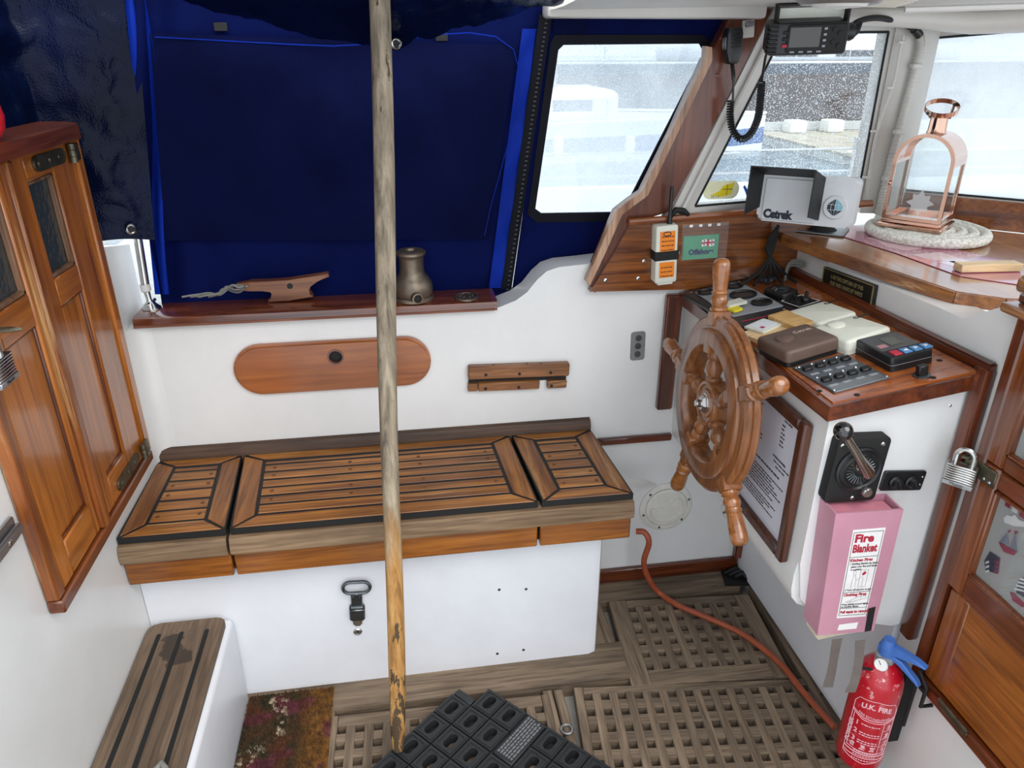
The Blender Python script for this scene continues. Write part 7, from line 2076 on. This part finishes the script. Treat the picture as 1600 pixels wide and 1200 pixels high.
# arc-length helix
S_ = [0.0]
for a, b in zip(coilp, coilp[1:]): S_.append(S_[-1] + (b - a).length)
tot = S_[-1]; turns = 44; n_ = turns * 12; hel = []; j = 0; nrm = None
for i in range(n_ + 1):
    s = tot * i / n_
    while j < len(S_) - 2 and S_[j + 1] < s: j += 1
    p = coilp[j].lerp(coilp[j + 1], (s - S_[j]) / max(1e-9, S_[j + 1] - S_[j])); tn = (coilp[j + 1] - coilp[j]).normalized()
    nrm = V((0, -1, 0)) if nrm is None else nrm
    nrm = (nrm - tn * nrm.dot(tn)).normalized(); bi = tn.cross(nrm)
    a = 2 * PI * turns * i / n_
    hel.append(p + (nrm * math.cos(a) + bi * math.sin(a)) * 0.0066)
obj('coiled_cord', MB().tube(hel, 0.0021, 6), M_BLACK, mc)
lead = smooth_path([coilp[-1], pt(1193, 108, pl_y(1.545)), pt(1198, 84, pl_y(1.53)), fv.p(-vw / 2 + 0.012, -vh / 2 + 0.004, -0.012)], 8)
obj('cord_lead', MB().tube(lead, [0.0026] * (len(lead) - 5) + [0.005] * 5, 8), M_BLACK, mc)
# power cable of the radio
cbp = smooth_path([fv.p(vw / 2 - 0.01, 0.0, -vd + 0.01), pt(1322, 52, pl_y(1.58)), pt(1340, 34, pl_y(1.60)), pt(1370, 28, pl_y(1.63)), pt(1402, 34, pl_y(1.67)), pt(1428, 46, pl_y(1.70)), pt(1437, 56, pl_y(1.705))], 8)
rc_ = T('radio_cable', 'thick black taped cable looping from the radio to the white conduit', 'cable', cbp[0])
obj('cable', MB().tube(cbp, 0.0062, 8), M_BLACKM, rc_)
obj('tape_end', MB().tube([cbp[-9], cbp[-5], cbp[-1]], [0.0085, 0.0095, 0.009], 10), M_BLACK, rc_)
obj('loose_plug', MB().tube([pt(1345, 36, pl_y(1.60)), pt(1338, 48, pl_y(1.585)), pt(1326, 56, pl_y(1.58))], [0.004, 0.008, 0.010], 8), M_BLACKM, rc_)
obj('red_wire', MB().tube(smooth_path([pt(1318, 48, pl_y(1.58)), pt(1328, 40, pl_y(1.59)), pt(1340, 32, pl_y(1.60))], 5), 0.0022, 6), M_REDP, rc_)
# conduit and thin cables on the corner post
PP = pl_y(1.712)
cd = T('conduit', 'white corrugated conduit clipped down the window corner post', 'conduit', pt(1372, 335, PP))
cp_ = smooth_path([pt(1437, 56, PP), pt(1438, 75, PP), pt(1430, 108, PP), pt(1412, 175, PP), pt(1395, 240, PP), pt(1380, 300, PP), pt(1372, 335, PP)], 40)
R_ = [0.0085 + 0.0014 * (1 if (k // 2) % 2 else 0) for k in range(len(cp_))]
obj('tube', MB().tube(cp_, R_, 10), M_FRAMEW, cd)
for u, v in ((1431, 103), (1404, 206), (1386, 278)): 
    obj('clip', MB(Fr(pt(u, v, PP), (1, 0, 0), (0, 0, 1)).M).box(-0.014, 0.012, -0.006, 0.006, -0.006, 0.0115, 0.003), M_WHITEPL, cd)
tc_ = T('thin_cable', 'thin white cable clipped to the corner post beside the conduit', 'cable', pt(1345, 300, PP))
cp_ = smooth_path([pt(1412, 55, PP), pt(1406, 80, PP), pt(1396, 130, PP), pt(1372, 200, PP), pt(1362, 250, PP), pt(1352, 318, PP)], 12)
obj('cable', MB().tube(cp_, 0.0035, 8), M_FRAMEW, tc_)
for u, v in ((1408, 66), (1391, 137), (1366, 205), (1353, 277)):
    obj('clip', MB(Fr(pt(u, v, PP), (1, 0, 0), (0, 0, 1)).M).box(-0.010, 0.008, -0.003, 0.003, -0.002, 0.006, 0.0015), M_WHITEPL, tc_)
# roof fittings
rl = T('dome_light', 'round white dome light on the wheelhouse roof above the radio', 'light', pt(1310, 2, pl_z(1.515)))
c = pt(1312, 0, pl_z(1.508))
obj('rim', MB().lathe([(0.060, 0.012), (0.060, 0.0), (0.052, -0.006), (0.045, -0.004), (0.044, 0.002)], 32, MX.Translation(c)), M_ALU, rl)
obj('lens', MB().lathe([(0.044, 0.0), (0.036, -0.009), (0.0001, -0.012)], 28, MX.Translation(c)), M_WHITEPL, rl)
sg = T('roof_vent', 'ribbed cream vent panel on the wheelhouse roof right of the dome light', 'vent', pt(1385, 8, pl_z(1.514)))
A_ = [pt(u, v, pl_z(1.513)) for u, v in ((1338, 9), (1398, 10), (1450, -6), (1400, -10))]
obj('panel', MB().ext(A_, (0, 0, 0.004)), M_CEIL, sg)
for k in range(9):
    s = (k + 0.5) / 9
    obj('rib', MB().tube([A_[0].lerp(A_[3], s) + V((0, 0, -0.001)), A_[1].lerp(A_[2], s) + V((0, 0, -0.001))], 0.0022, 5), plain('cream_rib', '#b8b2a4', 0.6), sg)
# ================================================================ THE HARBOUR OUTSIDE
obj('water', MB().box(-60, 90, 2.2, 120, -0.30, -0.05), M_WATER, kind='structure')
M_HULLW = plain('white_gelcoat', '#e6eaec', 0.3); M_HULLB = plain('blue_topsides', '#2f5f9c', 0.3); M_HULLN = plain('brown_varnished_hull', '#3d2a1e', 0.4, var=0.4, nscale=3)
M_DECKG = plain('pale_grey_deck', '#b9bcb8', 0.7); M_PONT = plain('grey_pontoon_boards', '#a39c88', 0.85, var=0.25, nscale=4); M_GLZ = plain('dark_cabin_window', '#26303a', 0.15)
M_SPRAY = plain('blue_grey_sprayhood', '#2c3c4c', 0.8); M_FEND = plain('white_fender', '#e4e4dc', 0.5)
def yacht(name, label, c, L, Bm, hz, mats, cab, rot=0.0, mast=True, hood=False):
    """c = middle of the waterline; hz = list of hull band heights; mats = their materials"""
    t = T(name, label, 'boat', (c[0], c[1], -0.05))
    R = MX.Translation((c[0], c[1], 0)) @ MX.Rotation(rot, 4, 'Z')
    def outl(k, z):
        P_ = []
        n_ = 14
        for i in range(n_ + 1):
            s = i / n_; w_ = Bm / 2 * k * (1 - s ** 2.6) ** 0.8 * (0.82 + 0.18 * min(1, s * 4)); P_.append((-L / 2 + L * s, -w_))
        for i in range(n_, -1, -1):
            s = i / n_; w_ = Bm / 2 * k * (1 - s ** 2.6) ** 0.8 * (0.82 + 0.18 * min(1, s * 4))
            if i < n_: P_.append((-L / 2 + L * s, w_))
        return [V((x, y, z)) for x, y in P_]
    z0 = -0.05
    for (z1, m) in zip(hz, mats):
        mb = MB(R); a = [mb._v(p) for p in outl(0.86 + 0.14 * (z0 / max(hz[-1], 0.1)), z0)]; b = [mb._v(p) for p in outl(0.86 + 0.14 * (z1 / hz[-1]), z1)]
        n_ = len(a)
        mb.bm.faces.new(a[::-1]); mb.bm.faces.new(b)
        for i in range(n_): mb.bm.faces.new((a[i], a[(i + 1) % n_], b[(i + 1) % n_], b[i]))
        obj('hull_strake', mb, m, t); z0 = z1
    dz = hz[-1]
    ca = obj('cabin', MB(R).box(-L * 0.28, L * 0.18, -Bm * 0.27, Bm * 0.27, dz, dz + cab, min(0.12, cab * 0.4), 3), M_HULLW, t)
    for k in range(4): obj('window', MB(R).box(-L * 0.24 + k * L * 0.10, -L * 0.17 + k * L * 0.10, -Bm * 0.27 - 0.006, -Bm * 0.26, dz + cab * 0.35, dz + cab * 0.7, 0.002), M_GLZ, ca)
    obj('toe_rail', MB().tube([R @ p for p in outl(1.0, dz + 0.03)], 0.02, 6, True), M_HULLW, t)
    if hood:
        obj('sprayhood', MB(R).lathe([(Bm * 0.34, 0), (Bm * 0.33, 0.12), (Bm * 0.26, 0.24), (0.001, 0.30)], 20, R @ MX.Translation((-L * 0.30, 0, dz + cab * 0.4))), M_SPRAY, t)
    for k in range(5):
        x = -L * 0.42 + k * L * 0.19
        w_ = Bm / 2 * 0.93 * (1 - ((x + L / 2) / L) ** 2.6) ** 0.8
        obj('stanchion', MB().tube([R @ V((x, -w_, dz)), R @ V((x, -w_, dz + 0.30))], 0.012, 6), M_STEEL, t)
    if mast:
        obj('mast', MB().tube([R @ V((L * 0.08, 0, dz)), R @ V((L * 0.08, 0, dz + 7.0))], 0.06, 10), M_ALU, t)
        obj('boom', MB().tube([R @ V((L * 0.07, 0, dz + 0.85)), R @ V((-L * 0.38, 0, dz + 0.9))], 0.05, 8), M_HULLW, t)
    return t, R
ya, Ra = yacht('moored_yacht', 'pale yacht with a blue hull band moored outside, seen through the clear canvas window', (1.7, 11.3), 8.0, 2.9, [0.06, 0.30, 0.47], [M_HULLW, M_HULLB, M_HULLW], 0.42, 0.0, True, True)
for u in (872, 984):
    c = pt(u, 230, pl_y(9.86))
    obj('yacht_fender', MB().lathe([(0.001, -0.16), (0.06, -0.13), (0.07, 0), (0.06, 0.13), (0.001, 0.16)], 14, MX.Translation(c)), M_FEND, label='white fender hanging on the %s part of the blue yacht hull outside' % ('left' if u < 900 else 'right'), category='fender')
yb, Rb = yacht('wooden_boat', 'brown wooden boat with a blue-grey hood outside the wheelhouse side window', (9.2, 15.6), 13.0, 3.2, [0.18, 0.95, 1.12], [M_HULLN, M_HULLN, M_SPRAY], 0.34, 0.04, False, False)
yc, Rc = yacht('white_yacht', 'white yacht far outside the front window, half lost in glare', (22.0, 16.5), 10.0, 3.2, [0.12, 0.65, 0.85], [M_HULLB, M_HULLW, M_HULLW], 0.5, 0.5, True, False)
pn = T('pontoon', 'grey mooring pontoon outside the wheelhouse side window', 'pontoon', (8.0, 11.2, -0.05))
for k in range(18):
    x = 6.1 + k * 0.6
    obj('board', MB().box(x, x + 0.585, 9.6 + 0.02 * (k % 3), 12.6, 0.06, 0.10, 0.006), M_PONT, pn)
obj('float_beam', MB().box(6.1, 16.9, 9.7, 12.5, -0.15, 0.06), M_DECKG, pn)
obj('kerb', MB().box(6.1, 16.9, 12.50, 12.6, 0.105, 0.24), M_DECKG, pn)
for k, u in enumerate((1241, 1299)):
    c = pt(u, 186, pl_y(12.3))
    obj('dock_step_box', MB().box(c.x - 0.15, c.x + 0.15, 12.10, 12.40, 0.1005, 0.30, 0.03, 2), M_FEND, label=('left', 'right')[k] + ' white box of the two standing on the pontoon outside', category='box')
obj('mooring_line', MB().tube(smooth_path([V((6.1, 9.62, 0.125)), V((10, 9.60, 0.122)), V((16, 9.62, 0.125))], 10), 0.02, 6), M_FEND, label='white mooring line stretched along the near edge of the pontoon', category='rope')
sd = T('side_deck', 'pale side deck with a low rail just outside the wheelhouse side window', 'deck', (1.6, 2.6, 0.8))
obj('deck', MB().box(-0.9, 4.2, 1.86, 2.60, 0.84, 0.866), M_DECKG, sd)
obj('bulwark', MB().box(-0.9, 4.2, 2.602, 2.66, 0.70, 0.985, 0.01, 2), M_HULLW, sd)
obj('hull_side', MB().box(-0.9, 4.2, 2.56, 2.601, -0.25, 0.839), M_HULLW, sd)
for z in (1.10, 1.02): obj('guard_wire', MB().tube([V((-0.9, 2.63, z)), V((4.2, 2.63, z))], 0.004, 6), M_STEEL, sd)
for x in (0.2, 1.7, 3.2): obj('stanchion', MB().tube([V((x, 2.63, 0.985)), V((x, 2.63, 1.14))], 0.009, 8), M_STEEL, sd)
